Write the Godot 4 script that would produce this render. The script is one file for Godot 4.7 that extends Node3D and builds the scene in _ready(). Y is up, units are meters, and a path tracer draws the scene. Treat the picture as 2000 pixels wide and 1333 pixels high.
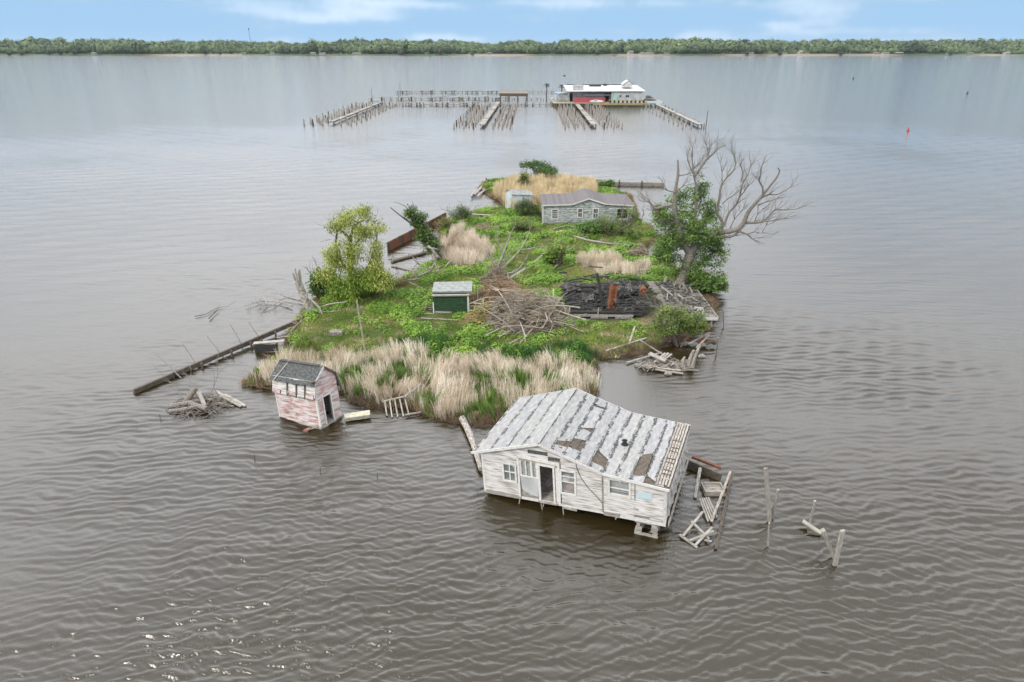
extends Node3D

var R := RandomNumberGenerator.new()
var M := {}
var taken := {}
var island := PackedVector2Array()
var bare := []          # places kept free of tall plants: [centre x, centre z, radius]
var nz := FastNoiseLite.new()
var nz2 := FastNoiseLite.new()


# ---------------------------------------------------------------- mesh helpers
class MB:
	var v := PackedVector3Array()
	var n := PackedVector3Array()
	var t := PackedVector2Array()
	var c := PackedColorArray()
	var i := PackedInt32Array()
	var col := Color(1, 1, 1)

	func tri(a: Vector3, b: Vector3, d: Vector3, ua := Vector2.ZERO, ub := Vector2.RIGHT, ud := Vector2.ONE) -> void:
		var k := v.size()
		var nn := (b - a).cross(d - a).normalized()
		v.append_array([a, b, d]); n.append_array([nn, nn, nn]); t.append_array([ua, ub, ud]); c.append_array([col, col, col])
		i.append_array([k, k + 2, k + 1])

	# corners counter-clockwise seen from outside
	func quad(a: Vector3, b: Vector3, d: Vector3, e: Vector3, ua := Vector2.ZERO, ub := Vector2.RIGHT, ud := Vector2.ONE, ue := Vector2.DOWN) -> void:
		var k := v.size()
		var nn := (d - a).cross(e - b).normalized()
		v.append_array([a, b, d, e]); n.append_array([nn, nn, nn, nn]); t.append_array([ua, ub, ud, ue]); c.append_array([col, col, col, col])
		i.append_array([k, k + 2, k + 1, k, k + 3, k + 2])

	# eight corners, index = x + 2*y + 4*z; u runs along x
	func hexa(p: Array, o := Vector2.ZERO) -> void:
		for f in [[4, 5, 7, 6], [1, 0, 2, 3], [6, 7, 3, 2], [0, 1, 5, 4], [5, 1, 3, 7], [0, 4, 6, 2]]:
			var a: Vector3 = p[f[0]]; var b: Vector3 = p[f[1]]; var d: Vector3 = p[f[2]]; var e: Vector3 = p[f[3]]
			var w := (b - a).length(); var h := (e - a).length()
			quad(a, b, d, e, o, o + Vector2(w, 0), o + Vector2(w, h), o + Vector2(0, h))

	func box(x: Transform3D, s: Vector3, o := Vector2.ZERO) -> void:
		var p := []
		for k in 8:
			p.append(x * (s * Vector3((k & 1) - .5, ((k >> 1) & 1) - .5, ((k >> 2) & 1) - .5)))
		hexa(p, o)

	func bx(lo: Vector3, hi: Vector3, o := Vector2.ZERO) -> void:
		box(Transform3D(Basis(), (lo + hi) / 2), hi - lo, o)

	# smooth tapered tube through points
	func tube(p: Array, r: Array, sides := 6, cap := true) -> void:
		var k := v.size()
		var along := 0.0
		var side := Vector3.ZERO
		for j in p.size():
			var d: Vector3 = (p[min(j + 1, p.size() - 1)] - p[max(j - 1, 0)]).normalized()
			if side == Vector3.ZERO:
				side = d.cross(Vector3(.31, .2, .93)).normalized()
			side = (side - d * side.dot(d)).normalized()
			var up := d.cross(side)
			if j > 0:
				along += (p[j] - p[j - 1]).length()
			for s in sides + 1:
				var a := TAU * s / sides
				var q := side * cos(a) + up * sin(a)
				v.append(p[j] + q * r[j]); n.append(q); t.append(Vector2(along, float(s) / sides * .5)); c.append(col)
		for j in p.size() - 1:
			for s in sides:
				var a := k + j * (sides + 1) + s
				var b := a + sides + 1
				i.append_array([a, b, a + 1, a + 1, b, b + 1])
		if cap:
			for e in [0, p.size() - 1]:
				var m := v.size()
				var d: Vector3 = (p[0] - p[1]).normalized() if e == 0 else (p[e] - p[e - 1]).normalized()
				v.append(p[e] + d * r[e] * .15); n.append(d); t.append(Vector2.ZERO); c.append(col)
				for s in sides + 1:
					v.append(v[k + e * (sides + 1) + s]); n.append(d); t.append(Vector2(.1 * cos(TAU * s / sides), .1 * sin(TAU * s / sides))); c.append(col)
				for s in sides:
					if e == 0:
						i.append_array([m, m + 1 + s, m + 1 + s + 1])
					else:
						i.append_array([m, m + 1 + s + 1, m + 1 + s])

	func mesh() -> ArrayMesh:
		var a := []
		a.resize(Mesh.ARRAY_MAX)
		a[Mesh.ARRAY_VERTEX] = v; a[Mesh.ARRAY_NORMAL] = n; a[Mesh.ARRAY_TEX_UV] = t; a[Mesh.ARRAY_COLOR] = c; a[Mesh.ARRAY_INDEX] = i
		var m := ArrayMesh.new()
		m.add_surface_from_arrays(Mesh.PRIMITIVE_TRIANGLES, a)
		return m


# ---------------------------------------------------------------- scene helpers
func named(parent: Node, called: String) -> String:
	var key := str(parent.get_instance_id()) + called
	var k: int = taken.get(key, 0)
	taken[key] = k + 1
	return called if k == 0 else "%s_%03d" % [called, k]


func tag(o: Node, label: String, category := "", group := "", kind := "") -> Node:
	if label: o.set_meta("label", label)
	if category: o.set_meta("category", category)
	if group: o.set_meta("group", group)
	if kind: o.set_meta("kind", kind)
	return o


func thing(called: String, label: String, category: String, at := Vector3.ZERO, turn := 0.0, group := "") -> Node3D:
	var o := Node3D.new()
	o.name = named(self, called)
	add_child(o, true)
	o.position = at
	o.rotation.y = turn
	tag(o, label, category, group)
	return o


func add(parent: Node, called: String, mesh: Mesh, mat: Material) -> MeshInstance3D:
	var o := MeshInstance3D.new()
	o.name = named(parent, called)
	o.mesh = mesh
	o.material_override = mat
	parent.add_child(o, true)
	return o


func tint(lo := .85, hi := 1.05) -> Color:
	var f := R.randf_range(lo, hi)
	return Color(f, f * R.randf_range(.985, 1.01), f * R.randf_range(.96, 1.01))


# a sawn board from a to b, width across, ends slightly uneven; up = the direction its broad face looks
func plank(parent: Node, called: String, a: Vector3, b: Vector3, w: float, th: float, mat: Material, up := Vector3.UP, rag := .012, lo := .82, hi := 1.05) -> MeshInstance3D:
	var m := MB.new()
	m.col = tint(lo, hi)
	plank_shape(m, a, b, w, th, up, rag)
	return add(parent, called, m.mesh(), mat)


func plank_shape(m: MB, a: Vector3, b: Vector3, w: float, th: float, up := Vector3.UP, rag := .012) -> void:
	var d := (b - a).normalized()
	var s := up.cross(d)
	if s.length() < .05:
		s = Vector3(.9, .1, .3).cross(d)
	s = s.normalized()
	var u := d.cross(s).normalized()
	var p := []
	for k in 8:
		var q: Vector3 = b + d * R.randf_range(-rag, rag) * 2.0 if k & 1 else a - d * R.randf_range(-rag, rag) * 2.0
		p.append(q + u * (((k >> 1) & 1) - .5) * th - s * (((k >> 2) & 1) - .5) * w * (1.0 + R.randf_range(-rag, rag)))
	# u is up (y), -s is z for a right-handed box
	m.hexa(p, Vector2(R.randf() * 5, R.randf() * 3))


# weathered round pole or log with a wavering outline
func pole(parent: Node, called: String, a: Vector3, b: Vector3, r0: float, r1: float, mat: Material, sides := 8, bend := .02) -> MeshInstance3D:
	var m := MB.new()
	m.col = tint()
	pole_shape(m, a, b, r0, r1, sides, bend)
	return add(parent, called, m.mesh(), mat)


func pole_shape(m: MB, a: Vector3, b: Vector3, r0: float, r1: float, sides := 8, bend := .02) -> void:
	var n := clampi(int((b - a).length() / .5) + 2, 3, 9)
	var p := []
	var r := []
	for k in n:
		var f := float(k) / (n - 1)
		var q := a.lerp(b, f)
		if k > 0 and k < n - 1:
			q += Vector3(R.randf_range(-1, 1), R.randf_range(-1, 1), R.randf_range(-1, 1)) * bend * (b - a).length() * .5
		p.append(q)
		r.append(lerpf(r0, r1, f) * R.randf_range(.9, 1.1))
	m.tube(p, r, sides)


func noise_tex(seed_: int, freq: float, ramp: Array, size := 512, oct := 4, kind := FastNoiseLite.TYPE_SIMPLEX_SMOOTH, lac := 2.0) -> NoiseTexture2D:
	var t := NoiseTexture2D.new()
	var f := FastNoiseLite.new()
	f.noise_type = kind
	f.seed = seed_
	f.frequency = freq
	f.fractal_octaves = oct
	f.fractal_lacunarity = lac
	t.width = size; t.height = size
	t.seamless = true
	t.noise = f
	if ramp.size():
		var gr := Gradient.new()
		var off := PackedFloat32Array()
		var cs := PackedColorArray()
		for r in ramp:
			off.append(r[0]); cs.append(r[1])
		gr.offsets = off; gr.colors = cs
		t.color_ramp = gr
	return t


func normal_tex(seed_: int, freq: float, strength: float, size := 512, oct := 4) -> NoiseTexture2D:
	var t := noise_tex(seed_, freq, [], size, oct)
	t.as_normal_map = true
	t.bump_strength = strength
	return t


func srgb(r: float, g: float, b: float) -> Color:   # from linear base colour
	return Color(r, g, b).linear_to_srgb()


func mat(called: String, color: Color, rough := .9, tex: Texture2D = null, scale := Vector3.ONE, nrm: Texture2D = null, ns := .6, metal := 0.0) -> StandardMaterial3D:
	var m := StandardMaterial3D.new()
	m.resource_name = called
	m.albedo_color = color
	m.roughness = rough
	m.metallic = metal
	m.vertex_color_use_as_albedo = true
	if tex:
		m.albedo_texture = tex
	m.uv1_scale = scale
	if nrm:
		m.normal_enabled = true
		m.normal_texture = nrm
		m.normal_scale = ns
	M[called] = m
	return m


func materials() -> void:
	var W := Color.WHITE
	var nrm := normal_tex(5, .02, 6.0)
	var L := func(r, g, b): return srgb(r, g, b)
	var grain := noise_tex(11, .012, [[0.0, L.call(.13, .11, .09)], [.4, L.call(.28, .25, .215)], [.6, L.call(.4, .37, .335)], [1.0, L.call(.57, .54, .5)]], 512, 5)
	mat("grey_wood", W, .92, grain, Vector3(.35, 3.2, 1), nrm, .5)
	var pale := noise_tex(12, .012, [[0.0, L.call(.3, .25, .19)], [.45, L.call(.31, .29, .26)], [.7, L.call(.42, .4, .37)], [1.0, L.call(.55, .53, .5)]], 512, 5)
	mat("pale_wood", W, .9, pale, Vector3(.35, 3.0, 1), nrm, .5)
	var dark := noise_tex(13, .014, [[0.0, L.call(.035, .027, .02)], [.5, L.call(.1, .08, .06)], [1.0, L.call(.22, .185, .15)]], 512, 5)
	mat("dark_wood", W, .9, dark, Vector3(.4, 2.6, 1), nrm, .6)
	var char_ := noise_tex(14, .03, [[0.0, L.call(.008, .008, .008)], [.5, L.call(.022, .021, .021)], [.68, L.call(.06, .057, .055)], [1.0, L.call(.3, .29, .28)]], 512, 5)
	mat("charred_wood", W, .8, char_, Vector3(.7, 1.6, 1), nrm, .9)
	var ash := noise_tex(15, .03, [[0.0, L.call(.012, .011, .011)], [.42, L.call(.05, .047, .045)], [.6, L.call(.17, .16, .15)], [1.0, L.call(.42, .4, .38)]], 512, 5)
	mat("ash", W, .95, ash, Vector3(.6, .6, 1), nrm, .9)
	var white := noise_tex(16, .014, [[0.0, L.call(.2, .175, .155)], [.28, L.call(.36, .33, .31)], [.42, L.call(.5, .475, .455)], [.56, L.call(.6, .58, .565)], [1.0, L.call(.7, .685, .675)]], 512, 4)
	mat("white_paint", W, .8, white, Vector3(.14, 1.6, 1), nrm, .5)
	var pinkish := noise_tex(17, .012, [[0.0, L.call(.2, .165, .15)], [.26, L.call(.36, .27, .25)], [.38, L.call(.5, .32, .3)], [.5, L.call(.56, .43, .415)], [.64, L.call(.6, .56, .55)], [1.0, L.call(.66, .64, .63)]], 512, 4)
	mat("pink_paint", W, .85, pinkish, Vector3(.16, .8, 1), nrm, .5)
	var trim := noise_tex(18, .03, [[0.0, L.call(.4, .37, .33)], [.35, L.call(.66, .64, .61)], [1.0, L.call(.8, .79, .77)]], 256, 4)
	mat("white_trim", W, .7, trim, Vector3(.5, 2, 1), nrm, .3)
	var sheet := noise_tex(19, .016, [[0.0, L.call(.2, .2, .21)], [.22, L.call(.3, .3, .315)], [.36, L.call(.285, .283, .28)], [.6, L.call(.33, .328, .325)], [1.0, L.call(.41, .408, .405)]], 512, 2)
	mat("roof_sheet", W, .6, sheet, Vector3(.22, .6, 1), nrm, .35)
	var tar := noise_tex(20, .02, [[0.0, L.call(.035, .037, .037)], [.5, L.call(.075, .08, .08)], [.8, L.call(.12, .125, .122)], [1.0, L.call(.25, .25, .245)]], 512, 5)
	mat("tar_felt", W, .85, tar, Vector3(.6, .6, 1), nrm, .5)
	var bark := noise_tex(21, .03, [[0.0, L.call(.07, .058, .048)], [.45, L.call(.2, .175, .15)], [.7, L.call(.32, .29, .255)], [1.0, L.call(.45, .42, .38)]], 512, 5)
	mat("bark", W, .95, bark, Vector3(.5, 3, 1), nrm, 1.2)
	mat("brush_wood", W, .95, grain, Vector3(.6, 2, 1))
	var green := noise_tex(22, .015, [[0.0, L.call(.012, .035, .016)], [.5, L.call(.02, .062, .026)], [.8, L.call(.03, .085, .036)], [1.0, L.call(.1, .16, .1)]], 512, 5)
	mat("green_paint", W, .75, green, Vector3(.3, 1.2, 1), nrm, .4)
	var metal := noise_tex(23, .012, [[0.0, L.call(.1, .105, .095)], [.35, L.call(.19, .205, .195)], [1.0, L.call(.3, .32, .31)]], 512, 4)
	mat("pale_metal", W, .5, metal, Vector3(.4, .4, 1), nrm, .15)
	var tin := noise_tex(24, .012, [[0.0, L.call(.32, .36, .38)], [.35, L.call(.5, .57, .61)], [1.0, L.call(.68, .75, .79)]], 256, 4)
	mat("tin", W, .5, tin, Vector3(.3, .3, 1), nrm, .1)
	var rust := noise_tex(25, .02, [[0.0, L.call(.05, .022, .014)], [.45, L.call(.17, .062, .03)], [.75, L.call(.3, .11, .05)], [1.0, L.call(.38, .2, .12)]], 512, 5)
	mat("rust", W, .9, rust, Vector3(.8, .8, 1), nrm, .8)
	var mossy := noise_tex(26, .012, [[0.0, L.call(.13, .15, .145)], [.3, L.call(.2, .225, .215)], [.42, L.call(.33, .36, .35)], [.65, L.call(.43, .455, .45)], [1.0, L.call(.52, .54, .53)]], 512, 4)
	mat("grey_green_paint", W, .85, mossy, Vector3(.25, .9, 1), nrm, .4)
	var shingle := noise_tex(27, .03, [[0.0, L.call(.075, .068, .072)], [.5, L.call(.145, .13, .135)], [1.0, L.call(.26, .24, .245)]], 512, 5)
	mat("shingle", W, .9, shingle, Vector3(.5, 3.5, 1), nrm, .6)
	var conc := noise_tex(28, .02, [[0.0, L.call(.13, .115, .1)], [.5, L.call(.27, .25, .225)], [1.0, L.call(.42, .4, .37)]], 512, 5)
	mat("concrete", W, .95, conc, Vector3(.4, .4, 1), nrm, .8)
	mat("dark_iron", L.call(.03, .03, .032), .7)
	mat("foam", L.call(.7, .67, .56), .8, noise_tex(29, .03, [[0.0, Color(.7, .68, .6)], [1.0, W]], 256), Vector3(.6, .6, 1))
	mat("red_paint", L.call(.4, .07, .1), .6)
	mat("white_wall", L.call(.6, .61, .62), .7)
	mat("hall_roof", L.call(.7, .7, .71), .6)
	mat("house_white", L.call(.34, .345, .34), .8)
	mat("pale_grey_wall", L.call(.5, .53, .56), .7)
	mat("blue_cloth", L.call(.09, .3, .62), .8)
	mat("door_green", L.call(.3, .55, .45), .7)
	mat("ochre_wood", L.call(.4, .31, .14), .9)
	mat("dark_glass", L.call(.05, .055, .06), .08)
	mat("buoy_red", L.call(.5, .06, .035), .5)
	mat("buoy_dark", L.call(.06, .06, .07), .5)
	mat("pale_blue", L.call(.5, .62, .66), .7)
	mat("cloth", L.call(.38, .2, .16), .95)
	for k in ["white_wall", "hall_roof", "pale_grey_wall"]:
		M[k].albedo_texture = noise_tex(31, .02, [[0.0, Color(.8, .8, .78)], [1.0, W]], 256)
		M[k].uv1_scale = Vector3(.1, .1, .1)
	var glass := StandardMaterial3D.new()
	glass.resource_name = "glass"
	glass.albedo_color = Color(.8, .85, .85, .25)
	glass.transparency = BaseMaterial3D.TRANSPARENCY_ALPHA
	glass.roughness = .06
	M["glass"] = glass
	var lf := mat("leaf", W, .75)
	lf.backlight_enabled = true
	lf.backlight = Color(.35, .4, .2)
	var rd := mat("reed", W, .9)
	rd.backlight_enabled = true
	rd.backlight = Color(.3, .26, .2)
	var ground := noise_tex(30, .03, [[0.0, Color(.45, .43, .4)], [.5, Color(.75, .74, .7)], [1.0, W]], 512, 5)
	var gm := mat("soil", W, .97, ground, Vector3(.35, .35, .35), nrm, 1.0)
	gm.uv1_triplanar = true
	gm.uv1_world_triplanar = true
	var fm := mat("far_leaf", W, .9)
	fm.backlight_enabled = true
	fm.backlight = Color(.2, .22, .12)
	var wn := normal_tex(41, .012, 10.0, 1024, 4)
	var wm := mat("lake_water", srgb(.025, .0175, .005), .045, null, Vector3(.6, 1.15, 1), wn, .55)
	wm.metallic_specular = .68


# ---------------------------------------------------------------- sky, water, land
func sky_material() -> PanoramaSkyMaterial:
	var w := 1536
	var h := 768
	var im := Image.create(w, h, false, Image.FORMAT_RGBAF)
	var f := FastNoiseLite.new()
	f.seed = 77
	f.frequency = .35
	f.fractal_octaves = 5
	f.fractal_gain = .52
	f.domain_warp_enabled = true
	f.domain_warp_amplitude = .8
	f.domain_warp_frequency = .3
	var glow_az := deg_to_rad(-9.0)
	for y in h / 2:
		var el := PI / 2 - (y + .5) / h * PI
		var s := sin(el)
		var base := Color(.215, .385, .57).lerp(Color(.14, .3, .53), pow(s, .7))
		var spread := 1.0 / (s + .085)
		var cover := lerpf(-.06, .62, smoothstep(.055, .17, s))
		for x in w:
			var az := (x + .5) / w * TAU
			var n := f.get_noise_3d(sin(az) * cos(el) * spread, cos(az) * cos(el) * spread, s * 2.0)
			var cl := smoothstep(-.25, .42, n + cover - .12) * lerpf(.36, 1.0, smoothstep(.06, .16, s))
			var white := Color(.68, .695, .72).lerp(Color(1.36, 1.37, 1.4), smoothstep(.26, .48, s)).lerp(Color(.66, .68, .72), clampf(n * 1.3 + .4, 0, 1) * smoothstep(.45, .9, s))
			# added glow: cloud brightened over the far shore to silver the water
			var near := sin(el) * .469 + cos(el) * .883 * cos(az - glow_az)
			white *= 1.0 + .95 * exp((near - 1.0) * 3.0)
			im.set_pixel(x, y, base.lerp(white, cl * .93))
	im.fill_rect(Rect2i(0, h / 2, w, h / 2), Color(.35, .38, .4))
	var m := PanoramaSkyMaterial.new()
	m.panorama = ImageTexture.create_from_image(im)
	return m


func shelter(x: float, z: float) -> float:
	# how much of the wave height reaches a place (the lee of the island and of the cabin is calmer)
	var a := .66 + .75 * nz.get_noise_2d(x * .5, z * .3) + .3 * nz2.get_noise_2d(x * 2.0, z * 2.0) + .5 * nz2.get_noise_2d(x * .22 + 60.0, z * .7)
	for s in [[5.5, -34.5, 4.0, .95], [-11.5, -38.5, 5.0, .75], [9.0, -37.0, 4.0, .5], [-8.5, -55.5, 4.0, .7], [3.5, -20.8, 3.6, .45], [17.0, -92.0, 7.0, .8], [13.0, -60.0, 3.0, .9]]:
		var d: float = Vector2(x - s[0], z - s[1]).length() / s[2]
		a *= 1.0 - s[3] * (1.0 - smoothstep(.5, 1.5, d))
	return clampf(a, .04, 1.2)


func water() -> void:
	var ang := []
	var a := -PI
	while a < PI - .001:
		ang.append(a)
		a += .0028 if absf(a) < .83 else .06
	ang.append(PI)
	var rad := [.0, 4.0, 8.0, 11.0]
	var r := 14.0
	while r < 240.0:
		rad.append(r)
		r *= 1.0031
	while r < 4200.0:
		rad.append(r)
		r *= 1.12
	var waves := []
	R.seed = 5
	for k in 12:
		var wl: float = [.9, .68, .57, .49, .42, .36, .31, .26, .22, 1.5, 2.3, 3.6][k]
		var th := R.randf_range(-.3, .3) * (1.0 + minf(k, 8) * .1) - .1
		waves.append([sin(th) * TAU / wl, cos(th) * TAU / wl, wl, [.05, .09, .12, .14, .15, .155, .155, .15, .145, .03, .035, .035][k], R.randf() * TAU])
	var nc := ang.size()
	var v := PackedVector3Array(); var n := PackedVector3Array(); var t := PackedVector2Array()
	v.resize(nc * rad.size()); n.resize(v.size()); t.resize(v.size())
	var q := 0
	for j in rad.size():
		var rr: float = rad[j]
		var stepr: float = (rad[j] - rad[j - 1]) if j > 0 else 4.0
		for k in nc:
			var al: float = ang[k]
			var x := sin(al) * rr
			var z := -cos(al) * rr
			var step: float = maxf(stepr, rr * (.0028 if absf(al) < .83 else .06))
			var hgt := 0.0
			var sx := 0.0
			var sz := 0.0
			if step < 1.0:
				var wx := x + nz2.get_noise_2d(x * 5.0, z * 5.0) * .5
				var wz := z + nz2.get_noise_2d(x * 4.0 + 300.0, z * 4.0) * .45
				var amp := shelter(x, z) * (1.0 - smoothstep(120.0, 238.0, rr))
				for w in waves:
					var fade: float = clampf((w[2] / step - 2.2) / 2.0, 0, 1)
					if fade <= 0.0:
						continue
					var ph: float = w[0] * wx + w[1] * wz + w[4]
					var sl: float = w[3] * amp * fade * cos(ph + .45 * sin(ph))
					sx += sl * w[0] * w[2] / TAU
					sz += sl * w[1] * w[2] / TAU
					hgt += w[3] * amp * fade * w[2] / TAU * sin(ph + .45 * sin(ph))
			v[q] = Vector3(x, hgt, z)
			n[q] = Vector3(-sx, 1, -sz).normalized()
			t[q] = Vector2(x + z * .13, z - x * .13)
			q += 1
	var idx := PackedInt32Array()
	idx.resize((rad.size() - 1) * (nc - 1) * 6)
	q = 0
	for j in rad.size() - 1:
		for k in nc - 1:
			var b := j * nc + k
			idx[q] = b; idx[q + 1] = b + nc; idx[q + 2] = b + 1
			idx[q + 3] = b + 1; idx[q + 4] = b + nc; idx[q + 5] = b + nc + 1
			q += 6
	var arr := []
	arr.resize(Mesh.ARRAY_MAX)
	arr[Mesh.ARRAY_VERTEX] = v; arr[Mesh.ARRAY_NORMAL] = n; arr[Mesh.ARRAY_TEX_UV] = t; arr[Mesh.ARRAY_INDEX] = idx
	var m := ArrayMesh.new()
	m.add_surface_from_arrays(Mesh.PRIMITIVE_TRIANGLES, arr)
	tag(add(self, "water", m, M.lake_water), "rippled grey brown lake water around the island", "water", "", "structure")


func edge_distance(p: Vector2, poly: PackedVector2Array) -> float:
	var d := 1e9
	var n := poly.size()
	for k in n:
		var a := poly[k]
		var b := poly[(k + 1) % n]
		var ab := b - a
		var f := clampf((p - a).dot(ab) / ab.length_squared(), 0, 1)
		d = minf(d, (p - a - ab * f).length_squared())
	d = sqrt(d)
	return d if Geometry2D.is_point_in_polygon(p, poly) else -d


var gx0 := -24.0
var gz0 := -104.0
var gs := .4
var gw := 120
var gh := 200
var field := PackedFloat32Array()   # height of the land
var dist := PackedFloat32Array()    # metres inside the shore


func ground_at(x: float, z: float) -> float:
	var fx := clampf((x - gx0) / gs, 0, gw - 2)
	var fz := clampf((z - gz0) / gs, 0, gh - 2)
	var i := int(fx); var j := int(fz)
	fx -= i; fz -= j
	var k := j * gw + i
	return lerpf(lerpf(field[k], field[k + 1], fx), lerpf(field[k + gw], field[k + gw + 1], fx), fz)


func inland(x: float, z: float) -> float:
	var i := clampi(int((x - gx0) / gs + .5), 0, gw - 1)
	var j := clampi(int((z - gz0) / gs + .5), 0, gh - 1)
	return dist[j * gw + i]


func at_ground(p: Vector3, lift := 0.0) -> Vector3:
	return Vector3(p.x, maxf(ground_at(p.x, p.z), 0.0) + lift, p.z)


func land() -> void:
	field.resize(gw * gh); dist.resize(gw * gh)
	var m := MB.new()
	var norms := PackedVector3Array()
	for j in gh:
		for i in gw:
			var p := Vector2(gx0 + i * gs, gz0 + j * gs)
			var d := edge_distance(p, island)
			d += nz2.get_noise_2d(p.x * 9, p.y * 9) * .35
			var hgt := -.9 + 1.25 * smoothstep(-.9, .7, d) + .22 * smoothstep(.5, 4.0, d)
			hgt += (nz.get_noise_2d(p.x * 5, p.y * 5) * .14 + nz2.get_noise_2d(p.x * 14, p.y * 14) * .06) * smoothstep(-.5, 1.0, d)
			field[j * gw + i] = hgt
			dist[j * gw + i] = d
	for j in gh:
		for i in gw:
			var k := j * gw + i
			var x := gx0 + i * gs
			var z := gz0 + j * gs
			m.v.append(Vector3(x, field[k], z))
			var hx := field[j * gw + mini(i + 1, gw - 1)] - field[j * gw + maxi(i - 1, 0)]
			var hz := field[mini(j + 1, gh - 1) * gw + i] - field[maxi(j - 1, 0) * gw + i]
			m.n.append(Vector3(-hx, 2 * gs, -hz).normalized())
			m.t.append(Vector2(x, z))
			var mud := Color(.105, .075, .048)
			var straw := Color(.3, .235, .14)
			var moss := Color(.09, .14, .022)
			var e := nz2.get_noise_2d(x * 11, z * 11)
			var cc := mud.lerp(straw, smoothstep(.2, .9, dist[k] + e)).lerp(moss, smoothstep(.9, 2.0, dist[k] + e * 2.0) * smoothstep(-.35, .1, nz.get_noise_2d(x * 6 + 50, z * 6)))
			m.c.append(cc)
	for j in gh - 1:
		for i in gw - 1:
			var k := j * gw + i
			if maxf(maxf(field[k], field[k + 1]), maxf(field[k + gw], field[k + gw + 1])) < -.5:
				continue
			m.i.append_array([k, k + gw + 1, k + gw, k, k + 1, k + gw + 1] if (i + j) % 2 else [k, k + 1, k + gw, k + 1, k + gw + 1, k + gw])
	# winding: clockwise seen from above
	tag(add(self, "ground", m.mesh(), M.soil), "low muddy grassy island ground in the lake", "ground", "", "structure")


func _ready() -> void:
	R.seed = 1
	nz.seed = 3; nz.frequency = .05; nz.fractal_octaves = 3
	nz2.seed = 9; nz2.frequency = .05; nz2.fractal_octaves = 3
	var cam := Camera3D.new()
	cam.name = "camera"
	cam.fov = 53.13
	cam.position = Vector3(0, 18.5, 0)
	cam.rotation_degrees = Vector3(-23.53, 0, 0)
	cam.near = .5
	cam.far = 20000.0
	add_child(cam)
	var env := Environment.new()
	env.background_mode = Environment.BG_SKY
	env.sky = Sky.new()
	env.sky.sky_material = sky_material()
	env.background_energy_multiplier = 1.0
	env.tonemap_mode = Environment.TONE_MAPPER_LINEAR
	env.tonemap_exposure = 1.42
	env.sdfgi_enabled = true
	env.ssao_enabled = true
	env.ssil_enabled = true
	env.fog_enabled = true
	env.fog_density = .00005
	env.fog_light_color = Color(.82, .88, .95)
	var we := WorldEnvironment.new()
	we.name = "environment"
	we.environment = env
	add_child(we)
	var sun := DirectionalLight3D.new()
	sun.name = "sun"
	sun.light_energy = .48
	sun.light_color = Color(1, .97, .92)
	sun.light_angular_distance = 12.0
	sun.shadow_enabled = true
	sun.rotation_degrees = Vector3(-42, -50, 0)
	add_child(sun)
	materials()
	island = PackedVector2Array([Vector2(-16.18,-35.67),Vector2(-14.97,-35.47),Vector2(-13.08,-35.15),Vector2(-11.24,-34.96),Vector2(-9.72,-34.52),Vector2(-8.11,-32.86),Vector2(-6.78,-33.03),Vector2(-5.49,-32.86),Vector2(-4.11,-31.80),Vector2(-2.70,-31.27),Vector2(-1.35,-31.06),Vector2(0.28,-32.19),Vector2(1.98,-33.03),Vector2(3.73,-33.62),Vector2(5.09,-34.96),Vector2(5.28,-38.22),Vector2(5.76,-39.49),Vector2(7.39,-39.72),Vector2(8.89,-40.20),Vector2(10.02,-41.33),Vector2(11.44,-42.35),Vector2(12.41,-43.50),Vector2(13.82,-44.15),Vector2(14.90,-46.37),Vector2(16.09,-50.15),Vector2(16.94,-53.84),Vector2(16.89,-56.56),Vector2(15.12,-57.58),Vector2(14.25,-59.85),Vector2(13.03,-60.81),Vector2(12.64,-63.15),Vector2(14.00,-66.78),Vector2(15.32,-68.74),Vector2(15.24,-72.54),Vector2(14.46,-76.73),Vector2(15.31,-83.91),Vector2(15.93,-90.06),Vector2(13.41,-94.52),Vector2(14.62,-98.24),Vector2(11.96,-100.60),Vector2(7.29,-103.49),Vector2(0.00,-103.07),Vector2(-4.08,-99.80),Vector2(-4.59,-94.52),Vector2(-3.04,-90.06),Vector2(-1.63,-86.89),Vector2(-0.94,-83.05),Vector2(-3.09,-81.94),Vector2(-5.67,-78.74),Vector2(-7.70,-76.73),Vector2(-8.04,-72.54),Vector2(-7.16,-67.36),Vector2(-6.92,-62.81),Vector2(-7.67,-59.54),Vector2(-8.89,-56.56),Vector2(-9.87,-54.36),Vector2(-11.21,-55.86),Vector2(-13.19,-55.86),Vector2(-14.69,-53.84),Vector2(-15.52,-51.33),Vector2(-15.94,-48.47),Vector2(-15.65,-45.87),Vector2(-15.74,-43.96),Vector2(-15.77,-42.35),Vector2(-14.70,-40.52),Vector2(-15.32,-39.34),Vector2(-15.86,-37.15)])
	print("land")
	land()
	water()
	stage()



# ---------------------------------------------------------------- plants
func blade_mesh(count: int, spread: float, h0: float, h1: float, wid: float, lean: float, seed_: int, plume := false) -> ArrayMesh:
	R.seed = seed_
	var m := MB.new()
	for k in count:
		var a := R.randf() * TAU
		var rr := spread * sqrt(R.randf())
		var p := Vector3(cos(a) * rr, -.05, sin(a) * rr)
		var h := R.randf_range(h0, h1)
		var th := R.randf() * TAU
		var side := Vector3(cos(th), 0, sin(th)) * wid * R.randf_range(.6, 1.2) * .5
		var la := R.randf() * TAU
		var ln := Vector3(cos(la), 0, sin(la)) * lean * h * R.randf()
		var f := R.randf_range(.7, 1.15)
		m.col = Color(f, f, f)
		var mid := p + Vector3.UP * h * .55 + ln * .35
		var tip := p + Vector3.UP * h + ln
		m.quad(p - side, p + side, mid + side * .8, mid - side * .8)
		if plume:
			m.quad(mid - side * .8, mid + side * .8, tip + side * .6, tip - side * .6)
		else:
			m.tri(mid - side * .8, mid + side * .8, tip)
	return m.mesh()


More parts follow.
